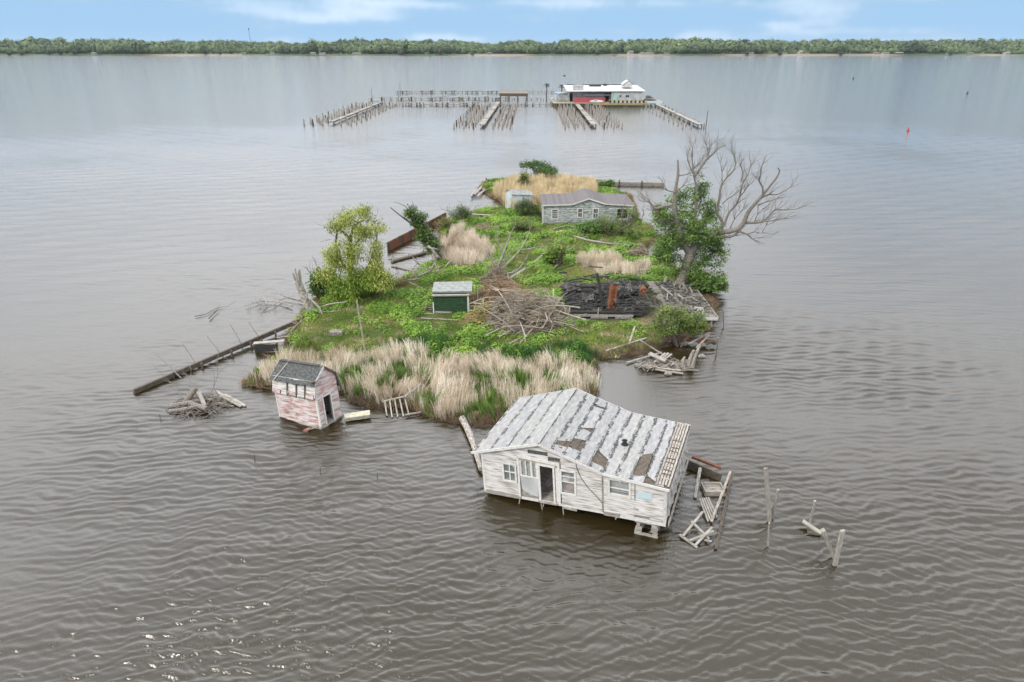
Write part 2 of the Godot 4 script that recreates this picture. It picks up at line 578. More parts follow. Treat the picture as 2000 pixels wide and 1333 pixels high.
func leaf_clump(count: int, rad: float, hgt: float, size: float, seed_: int, droop := .3, long := 1.5) -> ArrayMesh:
	R.seed = seed_
	var m := MB.new()
	for k in count:
		var q := Vector3(R.randfn(), R.randfn(), R.randfn()).normalized() * pow(R.randf(), .4)
		var p := Vector3(q.x * rad, (q.y * .5 + .5) * hgt, q.z * rad)
		var d := (Vector3(q.x, q.y * .5 - droop, q.z) + Vector3(R.randf_range(-.6, .6), R.randf_range(-.5, .5), R.randf_range(-.6, .6))).normalized()
		var s := d.cross(Vector3(R.randf_range(-.5, .5), 1, R.randf_range(-.5, .5))).normalized()
		var l := size * R.randf_range(.7, 1.3)
		var f := R.randf_range(.65, 1.25)
		m.col = Color(f * R.randf_range(.9, 1.12), f, f * R.randf_range(.8, 1.1))
		m.quad(p, p + d * l * long * .5 + s * l * .45, p + d * l * long, p + d * l * long * .5 - s * l * .45)
	return m.mesh()


func multi(parent: Node, called: String, mesh: Mesh, mat_: Material, xf: Array, cols: Array) -> MultiMeshInstance3D:
	var mm := MultiMesh.new()
	mm.transform_format = MultiMesh.TRANSFORM_3D
	mm.use_colors = true
	mm.mesh = mesh
	mm.instance_count = xf.size()
	for k in xf.size():
		mm.set_instance_transform(k, xf[k])
		mm.set_instance_color(k, cols[k])
	var o := MultiMeshInstance3D.new()
	o.name = named(parent, called)
	o.multimesh = mm
	o.material_override = mat_
	parent.add_child(o, true)
	return o


func blocked(x: float, z: float) -> bool:
	for b in bare:
		if absf(x - b[0]) < b[2] and absf(z - b[1]) < b[3]:
			return true
	return false


func in_any(p: Vector2, polys: Array) -> bool:
	for q in polys:
		if Geometry2D.is_point_in_polygon(p, q):
			return true
	return false


# one bed of look-alike stems: nobody could count them
func bed(called: String, label: String, category: String, mesh: Mesh, mat_: Material, poly: PackedVector2Array, per_m2: float, c0: Color, c1: Color, s0: float, s1: float, keep: Callable, lean := .12) -> void:
	var lo := poly[0]; var hi := poly[0]
	for p in poly:
		lo = lo.min(p); hi = hi.max(p)
	var xf := []
	var cols := []
	var n := int((hi.x - lo.x) * (hi.y - lo.y) * per_m2)
	for k in n:
		var p := Vector2(R.randf_range(lo.x, hi.x), R.randf_range(lo.y, hi.y))
		if not Geometry2D.is_point_in_polygon(p, poly) or blocked(p.x, p.y):
			continue
		var y := ground_at(p.x, p.y)
		if y < .02:
			continue
		var w: float = keep.call(p)
		if R.randf() > w:
			continue
		var g := nz2.get_noise_2d(p.x * 7, p.y * 7)
		var s := lerpf(s0, s1, clampf(R.randf() * .6 + .2 + g * .6, 0, 1))
		var b := Basis(Vector3.UP, R.randf() * TAU).rotated(Vector3(1, 0, 0), nz.get_noise_2d(p.x * 4, p.y * 4) * lean * 3 + R.randfn() * lean * .5).rotated(Vector3(0, 0, 1), nz.get_noise_2d(p.x * 4 + 90, p.y * 4) * lean * 3 + R.randfn() * lean * .5)
		xf.append(Transform3D(b.scaled(Vector3(s, s, s)), Vector3(p.x, y, p.y)))
		cols.append(c0.lerp(c1, clampf(R.randf() * .55 + .25 + g * .7, 0, 1)))
	tag(multi(self, called, mesh, mat_, xf, cols), label, category, "", "stuff")


var reed_polys := []
var lawn_polys := []
var ruin_polys := []


func ground_cover() -> void:
	var island_wide := PackedVector2Array([Vector2(-23, -102), Vector2(23, -102), Vector2(23, -26), Vector2(-23, -26)])
	var reed := blade_mesh(20, .34, .95, 1.6, .026, .22, 21, true)
	var reed_tall := blade_mesh(16, .4, 1.5, 2.3, .04, .16, 22, true)
	var sedge := blade_mesh(16, .3, .45, 1.0, .045, .45, 23)
	var short_grass := blade_mesh(22, .3, .08, .26, .03, .9, 24)
	var weed := leaf_clump(46, .36, .42, .1, 25, .15)
	var front := PackedVector2Array([Vector2(-15.87,-34.99),Vector2(-15.10,-36.44),Vector2(-14.05,-38.52),Vector2(-11.66,-39.20),Vector2(-8.94,-38.52),Vector2(-6.51,-39.44),Vector2(-4.44,-38.22),Vector2(-1.26,-38.07),Vector2(1.25,-37.49),Vector2(3.49,-38.22),Vector2(4.93,-36.93),Vector2(4.99,-34.30),Vector2(3.66,-32.98),Vector2(1.94,-32.41),Vector2(0.27,-31.52),Vector2(-1.32,-30.47),Vector2(-2.65,-30.68),Vector2(-4.03,-31.20),Vector2(-5.38,-32.24),Vector2(-6.65,-32.41),Vector2(-7.95,-32.24),Vector2(-9.54,-33.87),Vector2(-12.83,-34.49)])
	var midl := PackedVector2Array([Vector2(-7.27,-68.64),Vector2(-5.20,-71.60),Vector2(-2.63,-65.52),Vector2(-1.63,-61.62),Vector2(-2.05,-58.41),Vector2(-4.48,-57.21),Vector2(-6.33,-60.30)])
	var midr := PackedVector2Array([Vector2(5.67,-59.66),Vector2(8.50,-60.79),Vector2(10.95,-58.41),Vector2(12.34,-56.63),Vector2(11.28,-54.67),Vector2(7.76,-54.80),Vector2(5.80,-56.92)])
	var far := PackedVector2Array([Vector2(-2.72,-86.16),Vector2(-2.21,-92.73),Vector2(0.36,-97.14),Vector2(6.99,-99.09),Vector2(11.67,-94.89),Vector2(11.01,-87.40),Vector2(3.64,-80.39),Vector2(0.00,-78.79),Vector2(-0.93,-82.32)])
	reed_polys = [front, midl, midr, far]
	lawn_polys = [PackedVector2Array([Vector2(-15.40,-43.01),Vector2(-14.18,-46.38),Vector2(-11.41,-47.42),Vector2(-7.48,-43.93),Vector2(-6.78,-41.44),Vector2(-9.81,-39.64),Vector2(-12.42,-39.64)]), PackedVector2Array([Vector2(3.74,-43.93),Vector2(7.13,-43.93),Vector2(10.50,-43.01),Vector2(11.19,-41.44),Vector2(8.82,-39.64),Vector2(5.79,-38.87),Vector2(3.92,-39.64)])]
	var green_spot := func(p: Vector2) -> float:
		var best := 0.0
		for s in [[-9.4, -36.0, 1.3], [-8.0, -36.8, .9], [-6.6, -35.6, 1.2], [-5.2, -36.4, .8], [-1.7, -35.5, 1.0], [.2, -35.4, 1.2], [-1.2, -32.2, .9], [-2.6, -31.6, .7], [2.6, -35.6, .8], [-8.6, -34.2, .7]]:
			best = maxf(best, 1.0 - Vector2(p.x - s[0], p.y - s[1]).length() / s[2])
		return best
	var ragged := func(p: Vector2) -> float:
		return .9 - 1.1 * smoothstep(-.05, .35, nz2.get_noise_2d(p.x * 8, p.y * 8 + 70))
	bed("dry_reeds", "pale beige dead reeds filling the shore behind the tilted white cabin", "reeds", reed, M.reed, front, 14.0, Color(.66, .55, .42), Color(.92, .84, .72), .38, .92, func(p): return .95 - 1.2 * green_spot.call(p) - .85 * smoothstep(.04, .4, nz2.get_noise_2d(p.x * 9 + 40, p.y * 9)), .24)
	bed("dry_reeds", "pale pink beige dead reeds beside the fallen tree by the sheet piles", "reeds", reed, M.reed, midl, 13.0, Color(.62, .51, .4), Color(.88, .78, .67), .4, .85, ragged, .2)
	bed("dry_reeds", "patch of beige dead reeds between the burnt ruin and small pond", "reeds", reed, M.reed, midr, 13.0, Color(.62, .52, .39), Color(.9, .81, .68), .4, .8, ragged, .2)
	bed("dry_reeds", "tall golden reeds behind the grey cabin and tin shed", "reeds", reed_tall, M.reed, far, 8.0, Color(.54, .43, .26), Color(.8, .68, .46), .45, .8, func(p): return 1.1 - .9 * smoothstep(.0, .4, nz2.get_noise_2d(p.x * 6, p.y * 6)), .08)
	var behind := func(p: Vector2) -> float:
		return clampf(green_spot.call(p) * 2.2 + .55 * smoothstep(.02, .3, nz2.get_noise_2d(p.x * 9 + 40, p.y * 9)) + .1, 0, 1)
	bed("green_sedge", "green sedge blades growing up in patches among the front dead reeds", "sedge", sedge, M.leaf, front, 16.0, Color(.07, .16, .022), Color(.2, .31, .055), .5, .9, behind, .15)
	bed("green_sedge", "dark green sedge strip along the landward edge of the front reeds", "sedge", sedge, M.leaf, PackedVector2Array([Vector2(-8.66,-39.64),Vector2(-8.09,-41.10),Vector2(-5.16,-42.12),Vector2(-2.70,-41.10),Vector2(0.98,-39.64),Vector2(4.38,-41.10),Vector2(5.84,-39.25),Vector2(5.14,-37.39),Vector2(3.50,-38.41),Vector2(1.25,-37.68),Vector2(-1.27,-38.41),Vector2(-4.49,-38.71),Vector2(-6.56,-39.80)]), 15.0, Color(.03, .1, .018), Color(.08, .2, .03), .6, 1.0, func(p): return .55 + .9 * nz2.get_noise_2d(p.x * 6, p.y * 6), .2)
	bed("green_sedge", "yellow green sedge on the small reed point beside the pink shed", "sedge", sedge, M.leaf, PackedVector2Array([Vector2(-15.89,-35.02),Vector2(-15.22,-36.34),Vector2(-14.95,-39.86),Vector2(-13.64,-41.66),Vector2(-11.83,-39.86),Vector2(-14.09,-38.63),Vector2(-14.68,-36.54),Vector2(-13.95,-34.77)]), 15.0, Color(.1, .17, .02), Color(.2, .25, .05), .5, .9, func(_p): return .8, .2)
	# short grass over the lawns and thin grass elsewhere
	var lawn := func(p: Vector2) -> float:
		if inland(p.x, p.y) < .35 or in_any(p, reed_polys) or in_any(p, ruin_polys):
			return 0.0
		return .95 if in_any(p, lawn_polys) else .75
	bed("grass", "short yellow green grass on the open ground of the island", "grass", short_grass, M.leaf, island, 15.0, Color(.11, .21, .02), Color(.3, .37, .07), .7, 1.35, lawn, .1)
	bed("dry_grass", "dry straw coloured grass flecks among the green of the island", "grass", short_grass, M.reed, island, 8.0, Color(.34, .27, .15), Color(.6, .52, .33), .7, 1.4, func(p): return lawn.call(p) * smoothstep(.0, .3, nz.get_noise_2d(p.x * 9 + 11, p.y * 9)), .2)
	var litter := blade_mesh(26, .4, .15, .5, .03, 2.2, 27, true)
	bed("shore_litter", "brown reed litter and roots matted along the island waterline", "litter", litter, M.reed, island_wide, 14.0, Color(.1, .065, .04), Color(.36, .25, .16), .5, 1.0, func(p): return 1.0 if inland(p.x, p.y) < .55 and inland(p.x, p.y) > -.5 else 0.0, .2)
	var weeds := func(p: Vector2) -> float:
		if inland(p.x, p.y) < .5 or in_any(p, reed_polys) or in_any(p, ruin_polys):
			return 0.0
		if in_any(p, lawn_polys):
			return .1 * smoothstep(-.1, .3, nz2.get_noise_2d(p.x * 8, p.y * 8))
		return smoothstep(-.08, .2, nz2.get_noise_2d(p.x * 5 + 7, p.y * 5)) * (.6 if p.y > -40.0 else 1.0)
	bed("leafy_weeds", "bright green leafy weeds covering the middle of the island", "weeds", weed, M.leaf, island, 11.0, Color(.1, .22, .018), Color(.27, .44, .05), .7, 1.25, weeds, .1)
	bed("rank_grass", "dark green rank grass in clumps among the leafy weeds", "grass", sedge, M.leaf, island, 6.0, Color(.03, .11, .014), Color(.09, .2, .025), .35, .75, func(p): return weeds.call(p) * smoothstep(-.05, .25, nz.get_noise_2d(p.x * 7, p.y * 7 + 33)), .3)


# bend a traced line of points into a smooth limb, with the depth wandering a little
func limb(m: MB, pts: Array, r0: float, r1: float, wander := .35, sides := 7) -> Array:
	var q := []
	var off := 0.0
	for k in pts.size():
		if k > 0:
			off += R.randf_range(-wander, wander) * (pts[k] - pts[k - 1]).length()
		q.append(pts[k] + Vector3(0, 0, off))
	var p := []
	var r := []
	var n := q.size()
	for k in n - 1:
		for s in 3:
			var f := s / 3.0
			var a: Vector3 = q[maxi(k - 1, 0)]
			p.append(q[k].cubic_interpolate(q[k + 1], a, q[mini(k + 2, n - 1)], f))
			r.append(lerpf(r0, r1, (k + f) / (n - 1)) * R.randf_range(.93, 1.07))
	p.append(q[n - 1]); r.append(r1)
	m.tube(p, r, sides)
	return q


func twigs(m: MB, p: Vector3, d: Vector3, l: float, r: float, depth: int, spread := .7) -> void:
	var pts := [p]
	var rs := [r]
	var q := p
	var dd := d.normalized()
	for k in 3:
		dd = (dd + Vector3(R.randf_range(-1, 1), R.randf_range(-.5, .8), R.randf_range(-1, 1)) * .28).normalized()
		q += dd * l / 3.0
		pts.append(q)
		rs.append(r * (1.0 - .27 * (k + 1)))
		if depth > 0 and R.randf() < .8:
			twigs(m, q, dd + Vector3(R.randf_range(-1, 1), R.randf_range(-.6, 1), R.randf_range(-1, 1)) * spread, l * R.randf_range(.4, .65), r * .55, depth - 1, spread)
	m.tube(pts, rs, 4 if r < .03 else 5, false)


# leaf sprays filling uneven lobes: lobes = [centre, radius x, radius y, count]
func crown(parent: Node, called: String, lobes: Array, spray: Mesh, c0: Color, c1: Color, s0 := .7, s1 := 1.3, gap := -.1) -> void:
	var xf := []
	var cols := []
	for lb in lobes:
		var cc: Vector3 = lb[0]
		for k in int(lb[3]):
			var q := Vector3(R.randfn(), R.randfn(), R.randfn()).normalized() * pow(R.randf(), .45)
			var p := cc + Vector3(q.x * lb[1], q.y * lb[2], q.z * lb[1])
			if nz2.get_noise_3d(p.x * 14, p.y * 14, p.z * 14) < gap + R.randf_range(-.06, .06):
				continue
			var s := R.randf_range(s0, s1)
			xf.append(Transform3D(Basis.from_euler(Vector3(R.randf_range(-.5, .5), R.randf() * TAU, R.randf_range(-.5, .5))).scaled(Vector3(s, s, s)), p))
			cols.append(c0.lerp(c1, clampf(R.randf() * .6 + .2 + nz.get_noise_3d(p.x * 12, p.y * 12, p.z * 12) * .9, 0, 1)))
	var src := spray.surface_get_arrays(0)
	var sv: PackedVector3Array = src[Mesh.ARRAY_VERTEX]
	var sn: PackedVector3Array = src[Mesh.ARRAY_NORMAL]
	var sc: PackedColorArray = src[Mesh.ARRAY_COLOR]
	var si: PackedInt32Array = src[Mesh.ARRAY_INDEX]
	var m := MB.new()
	for k in xf.size():
		var b := m.v.size()
		var x: Transform3D = xf[k]
		m.v.append_array(x * sv)
		m.n.append_array(Transform3D(x.basis.orthonormalized(), Vector3.ZERO) * sn)
		for c in sc:
			m.c.append(c * cols[k])
		for q in si:
			m.i.append(b + q)
	m.t.resize(m.v.size())
	add(parent, called, m.mesh(), M.leaf)


func bush(called: String, label: String, category: String, at: Vector3, w: float, h: float, count: int, spray: Mesh, c0: Color, c1: Color, group := "", stem_col := Color(.8, .75, .7)) -> Node3D:
	var base := at_ground(at)
	var o := thing(called, label, category, base, 0.0, group)
	var m := MB.new()
	m.col = stem_col
	for k in 7:
		var a := R.randf() * TAU
		twigs(m, Vector3(cos(a) * .12, -.1, sin(a) * .12), Vector3(cos(a) * .5 * w / h, 1, sin(a) * .5 * w / h), h * R.randf_range(.6, .95), .03 * h, 2)
	add(o, "stems", m.mesh(), M.bark)
	var lobes := []
	for k in 6:
		var a := R.randf() * TAU
		var f := R.randf_range(.2, .62)
		var y := R.randf_range(.28, .78)
		lobes.append([Vector3(cos(a) * w * f * .55, h * y, sin(a) * w * f * .5), w * .3 * R.randf_range(.8, 1.2), h * .24 * R.randf_range(.8, 1.2), count / 6])
	crown(o, "foliage", lobes, spray, c0, c1)
	return o


# ---------------------------------------------------------------- the white cabin standing in the water
# lap boards on a wall: o = lower corner, ux = along, up; top(x) = height of the wall; holes = [x0, x1, y0, y1]
func boards(parent: Node, called: String, o: Vector3, ux: Vector3, out: Vector3, width: float, top: Callable, holes: Array, row: float, mat_: Material, miss := .0, th := .022) -> void:
	var y := 0.0
	var lift := Vector3.UP
	while true:
		# spans of this row that lie under the top line
		var x := 0.0
		var spans := []
		var start := -1.0
		while x <= width + .001:
			var solid: bool = top.call(x) >= y + row * .75
			for h in holes:
				if x > h[0] - .001 and x < h[1] + .001 and y + row * .5 > h[2] and y + row * .5 < h[3]:
					solid = false
			if solid and start < 0.0:
				start = x
			if start >= 0.0 and (not solid or x + .05 > width):
				if x - start > .12:
					spans.append([start, x])
				start = -1.0
			x += .05
		if spans.is_empty() and y > .6:
			break
		for s in spans:
			var parts := [s]
			if s[1] - s[0] > 2.4:
				var c: float = lerpf(s[0], s[1], R.randf_range(.3, .7))
				parts = [[s[0], c - .004], [c + .004, s[1]]]
			for q in parts:
				if R.randf() < miss:
					continue
				var sag := R.randf_range(-.008, .008)
				var a: Vector3 = o + ux * q[0] + lift * (y + row * .5 + sag) + out * .02
				var b: Vector3 = o + ux * q[1] + lift * (y + row * .5 + R.randf_range(-.012, .012)) + out * .02
				plank(parent, called, a, b, row * 1.12, th, mat_, (out + lift * .3).normalized(), .006, .82, 1.1)
		y += row
		if y > 6.0:
			break


func window_unit(parent: Node, x0: float, x1: float, y0: float, y1: float, bars: Array, o: Vector3, ux: Vector3, out: Vector3) -> void:
	var f := MeshInstance3D.new()
	var m := MB.new()
	var up := Vector3.UP
	for e in [[Vector2(x0 - .07, y0 - .05), Vector2(x1 + .07, y0 - .05)], [Vector2(x0 - .07, y1 + .04), Vector2(x1 + .07, y1 + .04)], [Vector2(x0 - .035, y0), Vector2(x0 - .035, y1)], [Vector2(x1 + .035, y0), Vector2(x1 + .035, y1)]]:
		m.col = tint(.9, 1.05)
		plank_shape(m, o + ux * e[0].x + up * e[0].y + out * .045, o + ux * e[1].x + up * e[1].y + out * .045, .085, .05, out)
	f = add(parent, "window", m.mesh(), M.white_trim)
	for b in bars:
		var mb := MB.new()
		plank_shape(mb, o + ux * b[0] + up * b[1] + out * .01, o + ux * b[2] + up * b[3] + out * .01, .045, .03, out, .0)
		add(f, "glazing_bar", mb.mesh(), M.white_trim)
	var g := MB.new()
	g.quad(o + ux * x0 + up * y0 - out * .02, o + ux * x1 + up * y0 - out * .02, o + ux * x1 + up * y1 - out * .02, o + ux * x0 + up * y1 - out * .02)
	add(f, "pane", g.mesh(), M.glass)


func sheet_strip(parent: Node, called: String, x0: float, y0: float, x1: float, y1: float, d0: float, d1: float, lift: float, rag0: float, rag1: float, mat_: Material) -> void:
	# a strip of roofing running from front (d0) to back (d1), between two lines across the slope, ends torn by rag
	var m := MB.new()
	m.col = tint(.9, 1.04)
	var n := 10
	var th := .012
	var prev := []
	var o := Vector2(R.randf() * 4, R.randf() * 4)
	for k in n + 1:
		var f := float(k) / n
		var a := Vector3(x0 + R.randf_range(-.012, .012), y0 + lift, -lerpf(d0, d1, f))
		var b := Vector3(x1 + R.randf_range(-.012, .012), y1 + lift + .006 + absf(R.randfn()) * .006, -lerpf(d0, d1, f))
		if k == 0:
			a.z += R.randf_range(-rag0, rag0); b.z += R.randf_range(-rag0, rag0)
		if k == n:
			a.z += R.randf_range(-rag1, rag1); b.z += R.randf_range(-rag1, rag1)
		var cur := [a, b, a - Vector3(0, th, 0), b - Vector3(0, th, 0)]
		if k > 0:
			var u0 := o + Vector2(lerpf(d0, d1, f - 1.0 / n), 0)
			var u1 := o + Vector2(lerpf(d0, d1, f), 0)
			m.quad(prev[0], prev[1], cur[1], cur[0], u0, u0 + Vector2(0, .6), u1 + Vector2(0, .6), u1)
			m.quad(prev[3], prev[2], cur[2], cur[3], u0, u0 + Vector2(0, .6), u1 + Vector2(0, .6), u1)
			m.quad(prev[1], prev[3], cur[3], cur[1], u0, u0 + Vector2(0, .02), u1 + Vector2(0, .02), u1)
			m.quad(prev[2], prev[0], cur[0], cur[2], u0, u0 + Vector2(0, .02), u1 + Vector2(0, .02), u1)
		if k == 0:
			m.quad(cur[2], cur[3], cur[1], cur[0])
		if k == n:
			m.quad(cur[3], cur[2], cur[0], cur[1])
		prev = cur
	var s := add(parent, called, m.mesh(), mat_)
	# tar daubs along the two nailed edges of the strip: brushed-on patches with an outline of their own
	if called == "roof_sheet":
		for edge in 2:
			var t := MB.new()
			var d := d0 + .05
			while d < d1 - .05:
				if nz2.get_noise_2d(d * 22.0 + x0 * 40.0, x1 * 60.0 + edge * 13.0) > -.2:
					var l := R.randf_range(.04, .12)
					var w := R.randf_range(.012, .045) * (1.0 if edge else 1.7)
					var f := (.93 if edge else .07) + R.randf_range(-.03, .03)
					var c := Vector3(lerpf(x0, x1, f), lerpf(y0, y1, f) + lift + .014, -d)
					var ax := Vector3(x1 - x0, y1 - y0, 0).normalized() * w
					var az := Vector3(0, 0, -l * .5)
					var j := func() -> float: return R.randf_range(.6, 1.1)
					t.quad(c - ax * j.call() + az * -j.call(), c + ax * j.call() - az * j.call(), c + ax * j.call() + az * j.call(), c - ax * j.call() + az * j.call())
				d += R.randf_range(.05, .12)
			if t.v.size():
				tag(add(s, "tar_daubs", t.mesh(), M.tar_felt), "", "", "", "stuff")


func white_cabin() -> void:
	R.seed = 101
	var o := thing("white_cabin", "weathered white clapboard cabin with striped patched roof standing in the lake", "cabin", Vector3(-1.18, .34, -25.257))
	o.basis = Basis(Vector3.UP, -.385) * Basis(Vector3.RIGHT, .002) * Basis(Vector3.BACK, .065)
	var W := 7.93
	var D := 5.0
	var prof := [Vector2(0, 1.98), Vector2(2.68, 2.81), Vector2(5.38, 1.885), Vector2(7.93, 1.643)]
	var top := func(x: float) -> float:
		for k in 3:
			if x <= prof[k + 1].x:
				return lerpf(prof[k].y, prof[k + 1].y, (x - prof[k].x) / (prof[k + 1].x - prof[k].x))
		return prof[3].y
	# bearers, floor and inner linings: a closed room
	var m := MB.new()
	m.bx(Vector3(.05, -.12, -D + .05), Vector3(W - .05, -.02, -.06))
	add(o, "floor", m.mesh(), M.grey_wood)
	for k in 4:
		plank(o, "bearer", Vector3(.3, -.24, -.5 - k * 1.3), Vector3(W - .1, -.24, -.5 - k * 1.3), .14, .2, M.grey_wood)
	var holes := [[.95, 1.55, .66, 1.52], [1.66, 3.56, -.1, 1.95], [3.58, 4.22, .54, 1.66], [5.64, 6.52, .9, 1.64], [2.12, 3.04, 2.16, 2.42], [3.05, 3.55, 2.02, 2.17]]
	# inner lining of the front wall, cut round the openings
	m = MB.new()
	var xs := [0.06, .99, 1.51, 1.7, 2.62, 3.28, 3.6, 4.18, 5.68, 6.48, W - .06]
	for k in xs.size() - 1:
		var xa: float = xs[k]; var xb: float = xs[k + 1]
		var tp: float = minf(top.call(xa), top.call(xb)) - .08
		var gap: Array = {1: [.7, 1.49], 4: [-.1, 1.74], 6: [.58, 1.62], 8: [.93, 1.6]}.get(k, [])
		if gap.is_empty():
			m.bx(Vector3(xa, -.03, -.09), Vector3(xb, tp, -.03))
		else:
			if gap[0] > 0.0:
				m.bx(Vector3(xa, -.03, -.09), Vector3(xb, gap[0], -.03))
			m.bx(Vector3(xa, gap[1], -.09), Vector3(xb, tp, -.03))
	add(o, "front_lining", m.mesh(), M.grey_wood)
	for side in [[Vector3(.03, 0, -D), Vector3(.08, 1.9, -.1), "side_lining"], [Vector3(W - .08, 0, -D), Vector3(W - .03, 1.58, -.1), "side_lining"], [Vector3(.09, 0, -D + .02), Vector3(W - .09, 1.6, -D + .07), "rear_lining"]]:
		m = MB.new()
		m.bx(side[0], side[1])
		add(o, side[2], m.mesh(), M.grey_wood)
	m = MB.new()
	m.bx(Vector3(4.6, 0, -D + .1), Vector3(4.66, 2.0, -.1))
	add(o, "inner_partition", m.mesh(), M.grey_wood)
	# front, right and rear clapboards
	boards(o, "clapboard", Vector3(0, 0, 0), Vector3.RIGHT, Vector3.BACK, 5.36, top, holes, .105, M.white_paint, .012)
	boards(o, "clapboard", Vector3(5.4, 0, 0), Vector3.RIGHT, Vector3.BACK, W - 5.4, func(x): return top.call(x + 5.4), [[.24, 1.12, .9, 1.64], [1.3, 1.9, -.1, .12]], .105, M.white_paint, .02)
	boards(o, "clapboard", Vector3(W, 0, 0), Vector3.FORWARD, Vector3.RIGHT, D, func(_x): return 1.62, [[.5, 1.2, .6, 1.4]], .105, M.white_paint, .1)
	boards(o, "clapboard", Vector3(0, 0, -D), Vector3.BACK, Vector3.LEFT, D, func(_x): return 1.95, [], .105, M.white_paint, .02)
	# trim
	plank(o, "corner_board", Vector3(0, -.08, .03), Vector3(0, 1.95, .03), .09, .03, M.white_trim, Vector3.BACK)
	plank(o, "corner_board", Vector3(5.38, -.06, .045), Vector3(5.38, 1.88, .045), .06, .03, M.grey_wood, Vector3.BACK)
	plank(o, "corner_board", Vector3(W, -.08, .035), Vector3(W, 1.62, .035), .12, .03, M.white_trim, Vector3.BACK)
	plank(o, "corner_board", Vector3(W + .035, -.08, -.05), Vector3(W + .035, 1.62, -.05), .12, .03, M.white_trim, Vector3.RIGHT)
	plank(o, "sill_board", Vector3(-.03, -.1, .02), Vector3(1.7, -.1, .02), .2, .04, M.pale_wood, Vector3.BACK)
	plank(o, "sill_board", Vector3(1.72, -.11, .02), Vector3(5.4, -.09, .02), .12, .04, M.white_trim, Vector3.BACK)
	plank(o, "sill_board", Vector3(5.42, -.1, .03), Vector3(6.1, -.1, .03), .2, .04, M.grey_wood, Vector3.BACK)
	plank(o, "sill_board", Vector3(6.12, -.1, .03), Vector3(W + .05, -.12, .03), .16, .05, M.white_trim, Vector3.BACK)
	# door bay: boarded panel, fixed door with narrow lights, open doorway
	var bay := add(o, "door_bay", (func():
		var b := MB.new()
		for e in [[1.66, 2.0, 3.56, 1.9, .13], [1.68, -.05, 1.68, 1.98, .09], [3.5, -.05, 3.5, 1.86, .1]]:
			plank_shape(b, Vector3(e[0], e[1], .045), Vector3(e[2], e[3], .045), e[4], .05, Vector3.BACK)
		for k in 2:
			plank_shape(b, Vector3(3.38 + k * .07, 0, .01), Vector3(3.38 + k * .07, 1.8, .01), .07, .04, Vector3.BACK)
		return b.mesh()).call(), M.white_trim)
	plank(bay, "header_board", Vector3(1.72, 1.86, .02), Vector3(3.45, 1.8, .02), .16, .03, M.grey_wood, Vector3.BACK)
	var door := add(o, "door", (func():
		var b := MB.new()
		var rim := [Vector2(1.74, 1.05), Vector2(1.79, .38), Vector2(1.86, .27), Vector2(2.05, .23), Vector2(2.12, .16), Vector2(2.34, .11), Vector2(2.54, .1), Vector2(2.58, 1.04)]
		for k in range(1, rim.size() - 1):
			b.tri(Vector3(rim[0].x, rim[0].y, .04), Vector3(rim[k].x, rim[k].y, .04), Vector3(rim[k + 1].x, rim[k + 1].y, .04))
			b.tri(Vector3(rim[0].x, rim[0].y, .01), Vector3(rim[k + 1].x, rim[k + 1].y, .01), Vector3(rim[k].x, rim[k].y, .01))
		for k in rim.size():
			var p: Vector2 = rim[k]; var q: Vector2 = rim[(k + 1) % rim.size()]
			b.quad(Vector3(p.x, p.y, .01), Vector3(q.x, q.y, .01), Vector3(q.x, q.y, .04), Vector3(p.x, p.y, .04))
		return b.mesh()).call(), M.white_wall)
	for k in 4:
		plank(door, "stile", Vector3(1.78 + k * .25, 1.04, .03), Vector3(1.77 + k * .25, 1.82, .03), [.1, .05, .1, .1][k], .04, M.white_trim, Vector3.BACK)
	plank(door, "rail", Vector3(1.76, 1.06, .05), Vector3(2.58, 1.05, .05), .07, .03, M.white_trim, Vector3.BACK)
	for k in 3:
		var g := MB.new()
		g.quad(Vector3(1.82 + k * .25, 1.08, .0), Vector3(1.99 + k * .25, 1.08, .0), Vector3(1.99 + k * .25, 1.82, .0), Vector3(1.82 + k * .25, 1.82, .0))
		add(door, "pane", g.mesh(), M.glass)
	m = MB.new()
	plank_shape(m, Vector3(2.62, -.05, .05), Vector3(2.62, 1.78, .05), .09, .05, Vector3.BACK)
	plank_shape(m, Vector3(3.28, -.05, .05), Vector3(3.28, 1.78, .05), .08, .05, Vector3.BACK)
	plank_shape(m, Vector3(2.58, 1.76, .055), Vector3(3.33, 1.74, .055), .08, .05, Vector3.BACK)
	add(o, "doorway_frame", m.mesh(), M.white_trim)
	plank(o, "doorstep", Vector3(2.55, -.08, .07), Vector3(3.4, -.08, .07), .14, .06, M.grey_wood)
	# what is left inside, seen through the doorway
	plank(o, "fallen_board", Vector3(2.7, .0, -.9), Vector3(3.4, 1.35, -1.5), .5, .03, M.pale_wood, Vector3(.3, .4, 1))
	plank(o, "fallen_board", Vector3(2.6, .25, -1.2), Vector3(3.7, .7, -.9), .3, .03, M.white_trim, Vector3(0, .6, 1))
	plank(o, "fallen_board", Vector3(2.55, .0, -.6), Vector3(3.3, .12, -.35), .3, .03, M.grey_wood)
	# windows
	window_unit(o, .99, 1.51, .7, 1.49, [[.99, 1.1, 1.51, 1.1], [1.25, .7, 1.25, 1.49]], Vector3.ZERO, Vector3.RIGHT, Vector3.BACK)
	window_unit(o, 3.62, 4.18, .58, 1.62, [[3.62, 1.1, 4.18, 1.1], [3.62, 1.36, 4.18, 1.36]], Vector3.ZERO, Vector3.RIGHT, Vector3.BACK)
	window_unit(o, 5.68, 6.48, .93, 1.6, [[5.68, 1.22, 6.48, 1.2]], Vector3.ZERO, Vector3.RIGHT, Vector3.BACK)
	m = MB.new()
	for k in 8:
		m.col = tint(.8, 1.0)
		m.box(Transform3D(Basis(Vector3.RIGHT, .5), Vector3(6.08, .98 + k * .08, -.14)), Vector3(.86, .085, .012))
	add(o, "window_blind", m.mesh(), M.white_trim)
	m = MB.new()
